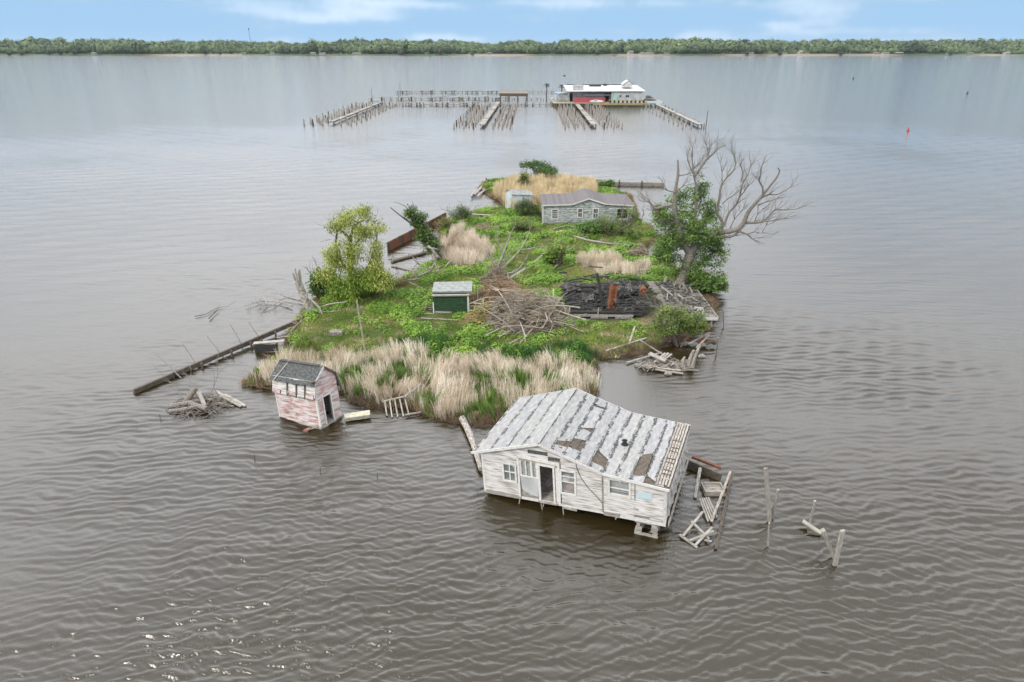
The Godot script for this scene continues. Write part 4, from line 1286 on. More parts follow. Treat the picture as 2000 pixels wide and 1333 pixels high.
func burnt_ruin() -> void:
	R.seed = 306
	var a := Vector3(3.76,0.55,-45.29)
	var o := thing("burnt_ruin", "charred floor and collapsed timbers of a burnt down cabin", "ruin", Vector3(a.x, 0, a.z))
	var W := 6.2
	var D := 6.6
	# rim and piers along the front
	plank(o, "rim_beam", Vector3(0, .78, 0), Vector3(4.9, .72, .0), .14, .1, M.grey_wood, Vector3.BACK)
	plank(o, "rim_beam", Vector3(-.1, .98, -.15), Vector3(4.4, .92, -.15), .12, .1, M.charred_wood, Vector3.BACK)
	plank(o, "ground_sill", Vector3(-.1, .42, .12), Vector3(5.3, .3, .3), .18, .14, M.grey_wood, Vector3.BACK)
	plank(o, "ground_sill", Vector3(.0, .56, .05), Vector3(4.6, .5, .1), .1, .1, M.charred_wood, Vector3.BACK)
	for x in [.15, .75, 2.15, 2.75, 3.9, 4.5]:
		plank(o, "pier_block", Vector3(x - .3, .62, -.02), Vector3(x + .3, .62, -.02), .2, .28, M.concrete if int(x * 10) % 2 else M.charred_wood, Vector3.BACK)
	for k in 22:
		var z := -.2 - k * .3
		plank(o, "floor_board", Vector3(.0 + R.randf() * .4, .88 + R.randf_range(-.05, .05), z), Vector3(W - R.randf() * 1.0, .84 + R.randf_range(-.08, .06), z + R.randf_range(-.08, .08)), .27, .05, M.charred_wood, Vector3.UP, .06, .6, 1.2)
	# heap
	var m := MB.new()
	for k in 420:
		m.col = tint(.5, 1.5)
		var p := Vector3(R.randf_range(.3, W + .6), .93, R.randf_range(-D, -.25))
		var d := Vector3(R.randf_range(-1, 1), R.randf_range(-.1, .4), R.randf_range(-1, 1)).normalized() * R.randf_range(.1, .35)
		plank_shape(m, p, p + d, R.randf_range(.03, .14), R.randf_range(.02, .06), Vector3.UP, .1)
	tag(add(o, "charcoal_litter", m.mesh(), M.ash), "", "", "", "stuff")
	for k in 120:
		var p := Vector3(R.randf_range(.2, W + .6), R.randf_range(.93, 1.2) + .5 * absf(R.randfn()) * clampf(.6 + 1.8 * nz2.get_noise_1d(k * 17.0), .1, 1.6), R.randf_range(-D, -.2))
		var th := R.randf() * PI if R.randf() < .6 else R.randf_range(-.3, .3)
		var d := Vector3(cos(th), R.randf_range(-.22, .3), sin(th)) * R.randf_range(.5, 1.8)
		plank(o, "burnt_timber", p - d * .5, p + d * .5, R.randf_range(.07, .16), R.randf_range(.05, .1), M.charred_wood if R.randf() < .86 else M.ash, Vector3(R.randf_range(-.5, .5), 1, R.randf_range(-.5, .5)), .05, .6, 1.6)
	# warped felt and sheet left on the heap
	for q in [[.3, -4.2, 1.2, 1.0, .2, "ash"], [3.9, -3.4, 1.5, 1.3, .35, "ash"], [4.9, -4.6, 1.3, 1.0, -.2, "tar_felt"], [1.4, -1.8, .9, .8, .2, "ash"]]:
		var s := MB.new()
		var n := 6
		for i in n:
			for j in n:
				var f := func(u: int, v: int) -> Vector3:
					var x: float = q[0] + q[2] * u / n
					var z: float = q[1] - q[3] * v / n
					return Vector3(x, 1.2 + q[4] * (float(v) / n) + .5 * nz2.get_noise_2d(x * 30, z * 30) + .05 * sin(u * 1.3), z)
				s.quad(f.call(i, j), f.call(i + 1, j), f.call(i + 1, j + 1), f.call(i, j + 1), Vector2(i, j) * .3, Vector2(i + 1, j) * .3, Vector2(i + 1, j + 1) * .3, Vector2(i, j + 1) * .3)
		add(o, "warped_sheet", s.mesh(), M[q[5]])
	# standing post and rusty iron sheet
	pole(o, "burnt_post", Vector3(2.9, .9, -.9), Vector3(2.3, 3.5, -1.3), .15, .1, M.charred_wood, 7, .03)
	plank(o, "burnt_post", Vector3(2.9, .9, -1.2), Vector3(2.8, 2.2, -1.3), .08, .08, M.charred_wood, Vector3.BACK)
	m = MB.new()
	var nn := 5
	for i in nn:
		for j in nn:
			var f := func(u: int, v: int) -> Vector3:
				return Vector3(3.05 + .62 * u / nn + .2 * v / nn, 1.0 + 1.75 * v / nn, -.75 - .35 * v / nn + .12 * sin(u * 1.2) + .04 * sin(v * 2.0))
			m.quad(f.call(i, j), f.call(i + 1, j), f.call(i + 1, j + 1), f.call(i, j + 1), Vector2(i, j) * .2, Vector2(i + 1, j) * .2, Vector2(i + 1, j + 1) * .2, Vector2(i, j + 1) * .2)
	tag(add(o, "iron_sheet", m.mesh(), M.rust), "bent rusty iron sheet standing upright")
	plank(o, "sheet_frame", Vector3(2.97, .9, -.73), Vector3(3.18, 2.76, -1.12), .06, .05, M.charred_wood, Vector3.BACK)
	plank(o, "sheet_frame", Vector3(3.18, 2.76, -1.1), Vector3(4.05, 2.74, -1.02), .06, .05, M.charred_wood, Vector3.BACK)
	plank(o, "white_stake", Vector3(2.35, .75, .02), Vector3(2.38, 1.35, .0), .07, .05, M.pale_wood, Vector3.BACK)
	var drum := thing("rusty_drum", "orange rusty steel drum lying at the edge of the burnt ruin", "drum", Vector3(a.x + 6.35, 1.05, a.z - 4.6))
	m = MB.new()
	m.tube([Vector3(0, 0, -.45), Vector3(0, 0, -.2), Vector3(0, 0, -.19), Vector3(0, 0, .2), Vector3(0, 0, .21), Vector3(0, 0, .45)], [.29, .29, .305, .305, .29, .29], 16)
	add(drum, "barrel", m.mesh(), M.rust)
	m = MB.new()
	m.tube([Vector3(0, 0, .44), Vector3(0, 0, .475)], [.31, .31], 16)
	add(drum, "rim", m.mesh(), M.rust)
	var fp := thing("firebrick_lump", "small orange brown lump of burnt brick in the ashes", "brick", Vector3(a.x + 3.9, .98, a.z - .65))
	m = MB.new()
	m.tube([Vector3(-.2, 0, 0), Vector3(0, .05, 0), Vector3(.2, 0, .05)], [.1, .14, .09], 6)
	add(fp, "lump", m.mesh(), M.rust)


func deck() -> void:
	R.seed = 307
	var o := thing("plank_deck", "grey littered timber deck on posts over the water beside the ruin", "deck", Vector3(14.50,0.00,-44.90))
	# local: x to the left is negative, z back is negative
	var H := .75
	for k in 30:
		var z := -.05 - k * .27
		plank(o, "deck_board", Vector3(-2.9 - R.randf() * .3 - k * .02, H, z), Vector3(-.02, H + R.randf_range(-.02, .02), z), .24, .05, M.grey_wood, Vector3.UP, .02, .35, .7)
	plank(o, "edge_board", Vector3(-2.6, H - .06, .12), Vector3(.05, H - .06, .12), .18, .06, M.white_trim, Vector3.BACK)
	plank(o, "edge_board", Vector3(.06, H - .02, .1), Vector3(.04, H, -8.0), .2, .06, M.grey_wood, Vector3.RIGHT)
	for q in [[-.35, .0], [-2.4, -.2], [-.2, -2.6], [-2.4, -3.0], [-.2, -5.4], [-.2, -7.8]]:
		pole(o, "deck_post", Vector3(q[0], H - .03, q[1]), Vector3(q[0], -1.1, q[1]), .09, .1, M.grey_wood)
	plank(o, "pale_slab", Vector3(-1.25, H + .05, -.2), Vector3(-.75, H + .05, -2.0), .7, .05, M.pale_wood, Vector3.UP, .06)
	plank(o, "pale_slab", Vector3(-2.0, H + .06, -.15), Vector3(-1.2, H + .06, -.15), .35, .05, M.pale_wood, Vector3.UP, .04)
	var m := MB.new()
	for k in 260:
		m.col = tint(.4, 1.1)
		var p := Vector3(R.randf_range(-2.9, -.1), H + .05, R.randf_range(-7.8, -.6))
		var d := Vector3(R.randf_range(-1, 1), R.randf_range(0, .25), R.randf_range(-1, 1)).normalized() * R.randf_range(.1, .4)
		plank_shape(m, p, p + d, R.randf_range(.03, .12), R.randf_range(.02, .05), Vector3.UP, .1)
	tag(add(o, "wood_litter", m.mesh(), M.ash), "", "", "", "stuff")
	for k in 16:
		var p := Vector3(R.randf_range(-2.8, -.3), H + .1, R.randf_range(-7.6, -3.0))
		var d := Vector3(R.randf_range(-.5, .5), R.randf_range(.0, .12), -1).normalized() * R.randf_range(.8, 1.8)
		plank(o, "loose_board", p, p + d, R.randf_range(.08, .16), .04, M.grey_wood, Vector3.UP, .05, .5, .95)


# ---------------------------------------------------------------- driftwood, poles, boards
func post_at(label: String, foot: Vector3, head: Vector3, r: float, mat_: Material, group := "", square := false, called := "mooring_post", category := "post") -> Node3D:
	var o := thing(called, label, category, Vector3(foot.x, 0, foot.z), 0.0, group)
	var b := head - Vector3(foot.x, 0, foot.z)
	var dn := (-b).normalized() * .7
	if square:
		plank(o, "shaft", dn + Vector3(0, foot.y, 0), b, r * 2, r * 1.6, mat_, Vector3.BACK, .04)
	else:
		pole(o, "shaft", dn + Vector3(0, foot.y, 0), b, r * 1.05, r * .9, mat_, 7, .015)
	return o


func breakwater() -> void:
	R.seed = 401
	var a := Vector3(-21.76,0.12,-34.86)
	var b := Vector3(-15.01,0.35,-45.59)
	var o := thing("breakwater", "long dark timber beam running from reeds out into the lake", "beam", Vector3(a.x, 0, a.z))
	var d := b - a
	var n := 5
	for k in n:
		var p := d * (float(k) / n) + Vector3(0, .12, 0)
		var q := d * (float(k + 1) / n - .003) + Vector3(0, .12, 0)
		plank(o, "beam", p + Vector3(0, R.randf_range(-.03, .03), 0), q, .22, .24, M.dark_wood, Vector3.UP, .03, .8, 1.3)
		plank(o, "cap_board", p + Vector3(.03, .15, 0), q + Vector3(.03, .15, 0), .16, .05, M.dark_wood, Vector3.UP, .05)
	for f in [.33, .5, .62, .78]:
		var p: Vector3 = d * f
		pole(o, "pile", p + Vector3(.3, .3, .2), p + Vector3(.3, -1.0, .25), .07, .08, M.dark_wood)
	for q in [[1, 385, 708, 381, 676], [2, 434, 690, 425, 660], [3, 476, 668, 469, 645], [4, 503, 655, 500, 628], [5, 345, 735, 335, 700]]:
		var foot: Vector3 = [Vector3(-19.58,0.20,-38.39), Vector3(-18.64,0.20,-39.92), Vector3(-17.87,0.25,-41.44), Vector3(-17.25,0.25,-42.83), Vector3(-20.02,0.20,-36.95)][q[0] - 1]
		var head: Vector3 = [Vector3(-20.30,0.88,-40.00), Vector3(-19.47,0.74,-41.50), Vector3(-18.53,0.71,-43.00), Vector3(-17.85,0.83,-44.20), Vector3(-21.23,0.38,-38.60)][q[0] - 1]
		foot.y = 0
		head.z = foot.z - .1
		head.y = 1.15 + R.randf() * .5
		post_at("thin grey stake standing at the dark timber beam", foot, head, .03, M.grey_wood, "stakes along the dark beam", false, "stake", "stake")
	# brown sheet pile wall by the leaning tree
	var s0 := Vector3(-12.08,0.00,-64.20)
	var s1 := Vector3(-7.51,0.00,-77.23)
	var w := thing("sheet_pile_wall", "short rusty brown sheet pile wall standing in the water", "wall", s0)
	var dd := s1 - s0
	var cnt := 24
	for k in cnt:
		var p := dd * ((k + .5) / cnt)
		plank(w, "pile", p + Vector3(0, -.8, 0), p + Vector3(0, .85 + R.randf_range(-.06, .06), 0), dd.length() / cnt * .97, .07, M.rust if k % 4 else M.dark_wood, dd.cross(Vector3.UP), .01, .5, .9)
	plank(w, "wale", Vector3(0, .82, 0) + dd.cross(Vector3.UP).normalized() * -.08, dd + Vector3(0, .82, 0) + dd.cross(Vector3.UP).normalized() * -.08, .12, .1, M.dark_wood)
	# far end wall behind the golden reeds
	var f0 := Vector3(-3.71,0.00,-99.80)
	var f1 := Vector3(21.56,0.00,-97.47)
	var fw := thing("retaining_wall", "low grey timber and concrete wall along the far end of the island", "wall", f0)
	dd = f1 - f0
	cnt = 16
	for k in cnt:
		var p := dd * (float(k) / cnt)
		var q := dd * ((k + .97) / cnt)
		for r in 2:
			plank(fw, "wall_block", p + Vector3(0, .05 + r * .32, 0), q + Vector3(0, .05 + r * .32, 0), .4, .3, M.concrete, Vector3.UP, .02, .75, 1.1)
		if k % 2 == 0:
			pole(fw, "pile", p + Vector3(0, .8, .25), p + Vector3(0, -.8, .25), .1, .1, M.dark_wood)
	# collapsed left end
	var l0 := Vector3(-5.52,0.10,-88.61)
	var l1 := Vector3(-3.31,0.30,-98.97)
	var cw := thing("collapsed_wall", "collapsed grey planks of the far wall sliding into the water", "wall", l0)
	for k in 9:
		var t := (l1 - l0)
		var off := Vector3(R.randf_range(-.4, .9), R.randf_range(0, .35), R.randf_range(-.3, .3))
		var f := R.randf_range(0, .55)
		plank(cw, "fallen_plank", t * f + off, t * (f + R.randf_range(.25, .45)) + off + Vector3(0, R.randf_range(-.2, .3), 0), .25, .06, M.grey_wood if k % 3 else M.dark_wood, Vector3(.3, 1, .2), .04)


func fallen(label: String, called: String, category: String, base: Vector3, limbs_: Array, mat_: Material, sub := 2, group := "", wander := .12) -> Node3D:
	# dead branches traced as lines of points in metres: [points, radius at base, radius at tip]
	var o := thing(called, label, category, base, 0.0, group)
	var tw := MB.new()
	for l in limbs_:
		var m := MB.new()
		m.col = tint(1.05, 1.6)
		var pts := []
		for p in l[0]:
			pts.append(p - base)
		var q := limb(m, pts, l[1], l[2], wander)
		add(o, "branch", m.mesh(), mat_)
		tw.col = m.col
		for k in range(1, q.size()):
			for s in sub:
				var d: Vector3 = (q[k] - q[k - 1]).normalized()
				twigs(tw, q[k].lerp(q[k - 1], R.randf()), d + Vector3(R.randf_range(-1, 1), R.randf_range(-.2, .9), R.randf_range(-1, 1)) * .8, R.randf_range(.35, 1.0), l[2] * .8, 1)
	if tw.v.size():
		add(o, "twigs", tw.mesh(), mat_)
	return o


func brush_pile(called: String, label: String, base: Vector3, rx: float, rz: float, h: float, big: int, fine: int, c0: Color, c1: Color, flat := .15) -> Node3D:
	var o := thing(called, label, "brush pile", base)
	for k in big:
		var m := MB.new()
		m.col = c0.lerp(c1, R.randf())
		var a := R.randf() * TAU
		var p := Vector3(cos(a) * rx * sqrt(R.randf()) * .9, 0, sin(a) * rz * sqrt(R.randf()) * .9)
		p.y = h * R.randf_range(.15, .85) * clampf(.75 + 1.6 * nz2.get_noise_2d(p.x * 14 + rx * 30, p.z * 14), .25, 1.4)
		var th := R.randf() * TAU
		var d := Vector3(cos(th), R.randf_range(-.35, .35), sin(th) * .7).normalized()
		var l := R.randf_range(.7, 1.5) * rx * .5
		var pts := []
		for s in 5:
			var f := s / 4.0 - .5
			var q := p + d * l * 2 * f
			q.y = maxf(.03, q.y * (1.0 - f * f) + R.randf_range(-.06, .06))
			pts.append(q)
		limb(m, pts, R.randf_range(.025, .06), .014, .25, 6)
		add(o, "branch", m.mesh(), M.brush_wood)
	var t := MB.new()
	for k in fine:
		t.col = c0.lerp(c1, R.randf()) * R.randf_range(.7, 1.2)
		var a := R.randf() * TAU
		var rr := sqrt(R.randf())
		var p := Vector3(cos(a) * rx * rr, 0, sin(a) * rz * rr)
		p.y = h * (1.0 - rr * rr) * R.randf_range(.25, 1.05) * clampf(.9 + 1.4 * nz2.get_noise_2d(p.x * 14 + rx * 30, p.z * 14), .4, 1.4) + .04
		var th := R.randf() * TAU
		var d := Vector3(cos(th), R.randfn() * flat, sin(th)).normalized()
		var l := R.randf_range(.3, .9)
		t.tube([p - d * l * .5, p + Vector3(0, R.randf_range(-.04, .08), 0), p + d * l * .5], [.022, .02, .01], 3, false)
	tag(add(o, "twigs", t.mesh(), M.brush_wood), "", "", "", "stuff")
	return o


func driftwood() -> void:
	R.seed = 402
	# stack of drift in the water near the beam
	var b := Vector3(-17.22,0.00,-33.32)
	var o := thing("driftwood_raft", "tangled raft of driftwood roots and boards in the water near long beam", "driftwood", b)
	for q in [[Vector3(-1.6, .2, .3), Vector3(.5, .3, -.3), .16, .1], [Vector3(-1.0, .1, -.2), Vector3(-.4, .95, -.5), .2, .14], [Vector3(-.5, .35, .2), Vector3(.6, .3, .8), .17, .13], [Vector3(-1.5, .1, .7), Vector3(-.2, .25, .5), .13, .1], [Vector3(-.2, .12, -.6), Vector3(1.8, .1, .1), .09, .05], [Vector3(-.9, .05, -1.0), Vector3(1.6, .15, -.6), .08, .05]]:
		pole(o, "log", q[0], q[1], q[2], q[3], M.bark, 8, .06)
	plank(o, "board", Vector3(-.35, .75, -.55), Vector3(.45, .25, .55), .2, .06, M.pale_wood)
	for q in [[Vector3(.7, .22, -.9), Vector3(2.2, .08, .1)], [Vector3(.9, .24, -1.0), Vector3(2.4, .06, .0)], [Vector3(.2, .2, -1.5), Vector3(1.0, .2, -.8)]]:
		plank(o, "board", q[0], q[1], .16, .06, M.pale_wood)
	var t := MB.new()
	for k in 230:
		t.col = tint(.6, 1.5)
		var a := R.randf() * TAU
		var rr := sqrt(R.randf())
		var p := Vector3(cos(a) * 1.7 * rr - .2, .08 + .5 * (1 - rr) * R.randf(), sin(a) * 1.1 * rr)
		var d := Vector3(R.randf_range(-1, 1), R.randf_range(-.2, .4), R.randf_range(-1, 1)).normalized() * R.randf_range(.15, .6)
		t.tube([p - d, p + Vector3(0, .03, 0), p + d], [.02, .018, .008], 4, false)
	tag(add(o, "sticks", t.mesh(), M.bark), "", "", "", "stuff")
	for q in [[Vector3(-.4, .5, -.2), Vector3(-.8, 1.6, -1.6)], [Vector3(.2, .3, -.3), Vector3(1.3, 1.5, -1.8)], [Vector3(-1.2, .3, -.4), Vector3(-2.5, .9, -1.4)]]:
		var m := MB.new()
		m.col = Color(1.1, 1.05, 1)
		twigs(m, q[0], q[1] - q[0], (q[1] - q[0]).length(), .03, 1, .4)
		add(o, "branch", m.mesh(), M.bark)
	# thin dead branches in the lake further out
	fallen("dark drowned branches poking from the lake beyond the long beam", "drowned_branch", "branch", Vector3(-22.33,0.00,-47.72), [[[Vector3(-23.39,0.10,-46.83),Vector3(-22.76,0.10,-47.15),Vector3(-22.47,0.10,-48.32),Vector3(-21.71,0.10,-48.75)], .03, .012], [[Vector3(-22.11,0.15,-46.30),Vector3(-22.15,0.15,-47.33),Vector3(-22.14,0.15,-48.08)], .045, .02]], M.dark_wood, 1)
	fallen("grey fallen branches lying in the shallows by the broken stump", "fallen_branch", "branch", Vector3(-18.92,0.00,-49.24), [[[Vector3(-16.76,0.20,-48.71),Vector3(-18.02,0.20,-49.61),Vector3(-19.09,0.20,-49.84),Vector3(-19.80,0.20,-49.61),Vector3(-20.39,0.20,-48.82)], .06, .02], [[Vector3(-18.98,0.25,-48.36),Vector3(-18.96,0.25,-49.47),Vector3(-20.27,0.25,-51.24)], .045, .015], [[Vector3(-16.24,0.20,-49.61),Vector3(-17.84,0.20,-50.30),Vector3(-18.32,0.20,-48.71),Vector3(-19.07,0.20,-48.05)], .05, .02], [[Vector3(-19.48,0.50,-48.57),Vector3(-19.47,0.50,-49.71),Vector3(-20.12,0.50,-50.65)], .03, .012]], M.brush_wood, 2)
	# broken stump
	var s := Vector3(-14.94,0.30,-46.94)
	var st := thing("broken_stump", "tall splintered grey tree stump on the bank beside the willow", "stump", at_ground(s))
	var m2 := MB.new()
	m2.col = Color(1.25, 1.15, 1.05)
	limb(m2, [Vector3(.2, -.2, 0), Vector3(.0, .6, 0), Vector3(-.3, 1.4, -.1), Vector3(-.5, 2.1, -.1), Vector3(-.55, 2.5, -.1)], .34, .22, .05, 10)
	add(st, "trunk", m2.mesh(), M.brush_wood)
	for k in 9:
		var a := k * TAU / 9
		plank(st, "splinter", Vector3(-.52 + cos(a) * .17, 2.3, -.1 + sin(a) * .17), Vector3(-.6 + cos(a) * .3, 2.75 + R.randf() * .6, -.1 + sin(a) * .28), .1, .05, M.brush_wood, Vector3(cos(a), 0, sin(a)), .1)
	for q in [[Vector3(-.2, .9, 0), Vector3(-1.4, 1.25, .1), Vector3(-1.9, 1.5, .1)], [Vector3(.1, 1.3, .2), Vector3(.9, .6, .5), Vector3(1.2, -.1, .7)], [Vector3(.1, .3, 0), Vector3(1.0, .25, .4), Vector3(2.4, .2, .2)], [Vector3(.3, .1, -.2), Vector3(1.4, .5, -.4), Vector3(2.6, .6, -.6)]]:
		var m := MB.new()
		m.col = tint(.9, 1.2)
		limb(m, q, .1, .04, .1)
		add(st, "limb", m.mesh(), M.brush_wood)
	# logs and drift along the bank
	fallen("long bleached log lying on the bank below the broken stump", "drift_log", "log", at_ground(Vector3(-13.90,0.30,-48.23)), [[[Vector3(-12.11,0.45,-48.93),Vector3(-13.42,0.45,-48.71),Vector3(-14.39,0.45,-47.19),Vector3(-15.17,0.45,-45.94)], .12, .08]], M.brush_wood, 1)
	fallen("curved grey driftwood bough on the grass at the head of the beam", "drift_log", "log", at_ground(Vector3(-15.77,0.30,-44.17)), [[[Vector3(-13.44,0.40,-47.96),Vector3(-14.64,0.40,-46.69),Vector3(-15.10,0.40,-44.40),Vector3(-15.23,0.40,-43.01)], .08, .05], [[Vector3(-15.86,0.35,-42.24),Vector3(-14.79,0.35,-42.68),Vector3(-14.04,0.35,-43.13)], .06, .03]], M.brush_wood, 2)
	fallen("forked bleached bough stretched over the grass by the thin pole", "drift_log", "log", at_ground(Vector3(-8.68,0.40,-44.69)), [[[Vector3(-10.62,0.50,-45.42),Vector3(-9.27,0.50,-45.02),Vector3(-8.09,0.50,-44.44),Vector3(-7.51,0.50,-43.69)], .05, .03], [[Vector3(-13.10,0.45,-46.56),Vector3(-12.12,0.45,-47.19),Vector3(-10.65,0.45,-45.54)], .05, .03]], M.brush_wood, 1)
	fallen("weathered log lying in the water against the cabin's reed side", "drift_log", "log", Vector3(-2.24,0.00,-30.34), [[[Vector3(-2.64,0.25,-31.59),Vector3(-2.14,0.25,-29.93),Vector3(-1.81,0.25,-28.50),Vector3(-1.44,0.25,-26.84)], .19, .12]], M.grey_wood, 0, "", .02)
	# old landing box at the bank
	var lb := thing("landing_box", "dark open timber landing box with a pale board at the bank", "box", Vector3(-16.04,0.00,-40.52))
	plank(lb, "top_board", Vector3(-.8, .62, -.2), Vector3(1.1, .66, -.5), .35, .05, M.pale_wood)
	plank(lb, "front_board", Vector3(-.75, .25, -.05), Vector3(.7, .28, -.25), .5, .05, M.charred_wood, Vector3.BACK)
	plank(lb, "side_board", Vector3(-.75, .25, -.1), Vector3(-.6, .25, -1.2), .5, .05, M.dark_wood, Vector3.LEFT)
	for q in [[-.7, -.1], [.65, -.3]]:
		pole(lb, "leg", Vector3(q[0], .6, q[1]), Vector3(q[0], -.6, q[1]), .06, .06, M.dark_wood)
	# concrete block in the reeds
	var cb := thing("concrete_block", "ribbed grey concrete block half hidden behind the front reeds", "block", at_ground(Vector3(-11.80,0.40,-42.12)))
	for k in 5:
		plank(cb, "slab", Vector3(-.35 + k * .17, .12, .1), Vector3(-.34 + k * .17, .14, -.4), .15, .26, M.concrete)
	# thin crooked pole at the reeds
	post_at("tall crooked grey pole rising from the front reeds", at_ground(Vector3(-9.01,0.40,-38.41)), Vector3(-9.31,4.36,-38.50), .05, M.grey_wood, "", false, "crooked_pole", "pole")
	# floating slab by the shed
	var fs := thing("foam_float", "pale rectangular float lying beside the pink shed doorway", "float", Vector3(-8.30,0.05,-32.04))
	fs.rotation.y = .26
	var mm := MB.new()
	plank_shape(mm, Vector3(-.66, .1, 0), Vector3(.66, .14, 0), .5, .2, Vector3.UP, .02)
	add(fs, "block", mm.mesh(), M.foam)
	plank(fs, "skirt_board", Vector3(-.66, .1, .27), Vector3(.66, .13, .27), .18, .03, M.grey_wood, Vector3.BACK)
	# broken ladder
	var la := Vector3(-6.97,0.10,-32.85)
	var ld := thing("broken_landing", "broken ladder like timber frame hanging from the reed bank", "frame", la)
	plank(ld, "rail", Vector3(-.1, .35, -.3), Vector3(1.0, .55, -.45), .1, .06, M.grey_wood)
	plank(ld, "rail", Vector3(.95, .45, -.45), Vector3(1.9, 1.0, -1.1), .12, .08, M.grey_wood)
	plank(ld, "rail", Vector3(1.2, .04, .7), Vector3(2.1, .08, .4), .08, .06, M.grey_wood)
	for k in 5:
		plank(ld, "rung", Vector3(-.05 + k * .28, .38 + k * .03, -.3), Vector3(.2 + k * .3, -.05, .7 + R.randf_range(-.1, .1)), .07, .05, M.pale_wood if k % 3 == 0 else M.grey_wood)
	# brick like drift by the shed
	var dl := thing("waterlogged_block", "small reddish waterlogged block beside the pink shed corner", "block", Vector3(-10.62,0.00,-30.75))
	plank(dl, "chunk", Vector3(-.17, .06, 0), Vector3(.17, .1, .05), .2, .14, M.cloth, Vector3.UP, .1)
	plank(dl, "stick", Vector3(.1, .1, 0), Vector3(.6, .16, -.25), .05, .04, M.grey_wood)
	# two sticks in the open water
	for q in [Vector3(-12.47,0.00,-27.98), Vector3(-6.27,0.00,-26.50), Vector3(-18.91,0.00,-31.91), Vector3(-9.02,0.00,-26.91)]:
		post_at("short thin stick poking from the rippled open water", q, q + Vector3(.04, .32, 0), .02, M.dark_wood, "sticks in open water", false, "stick", "stick")


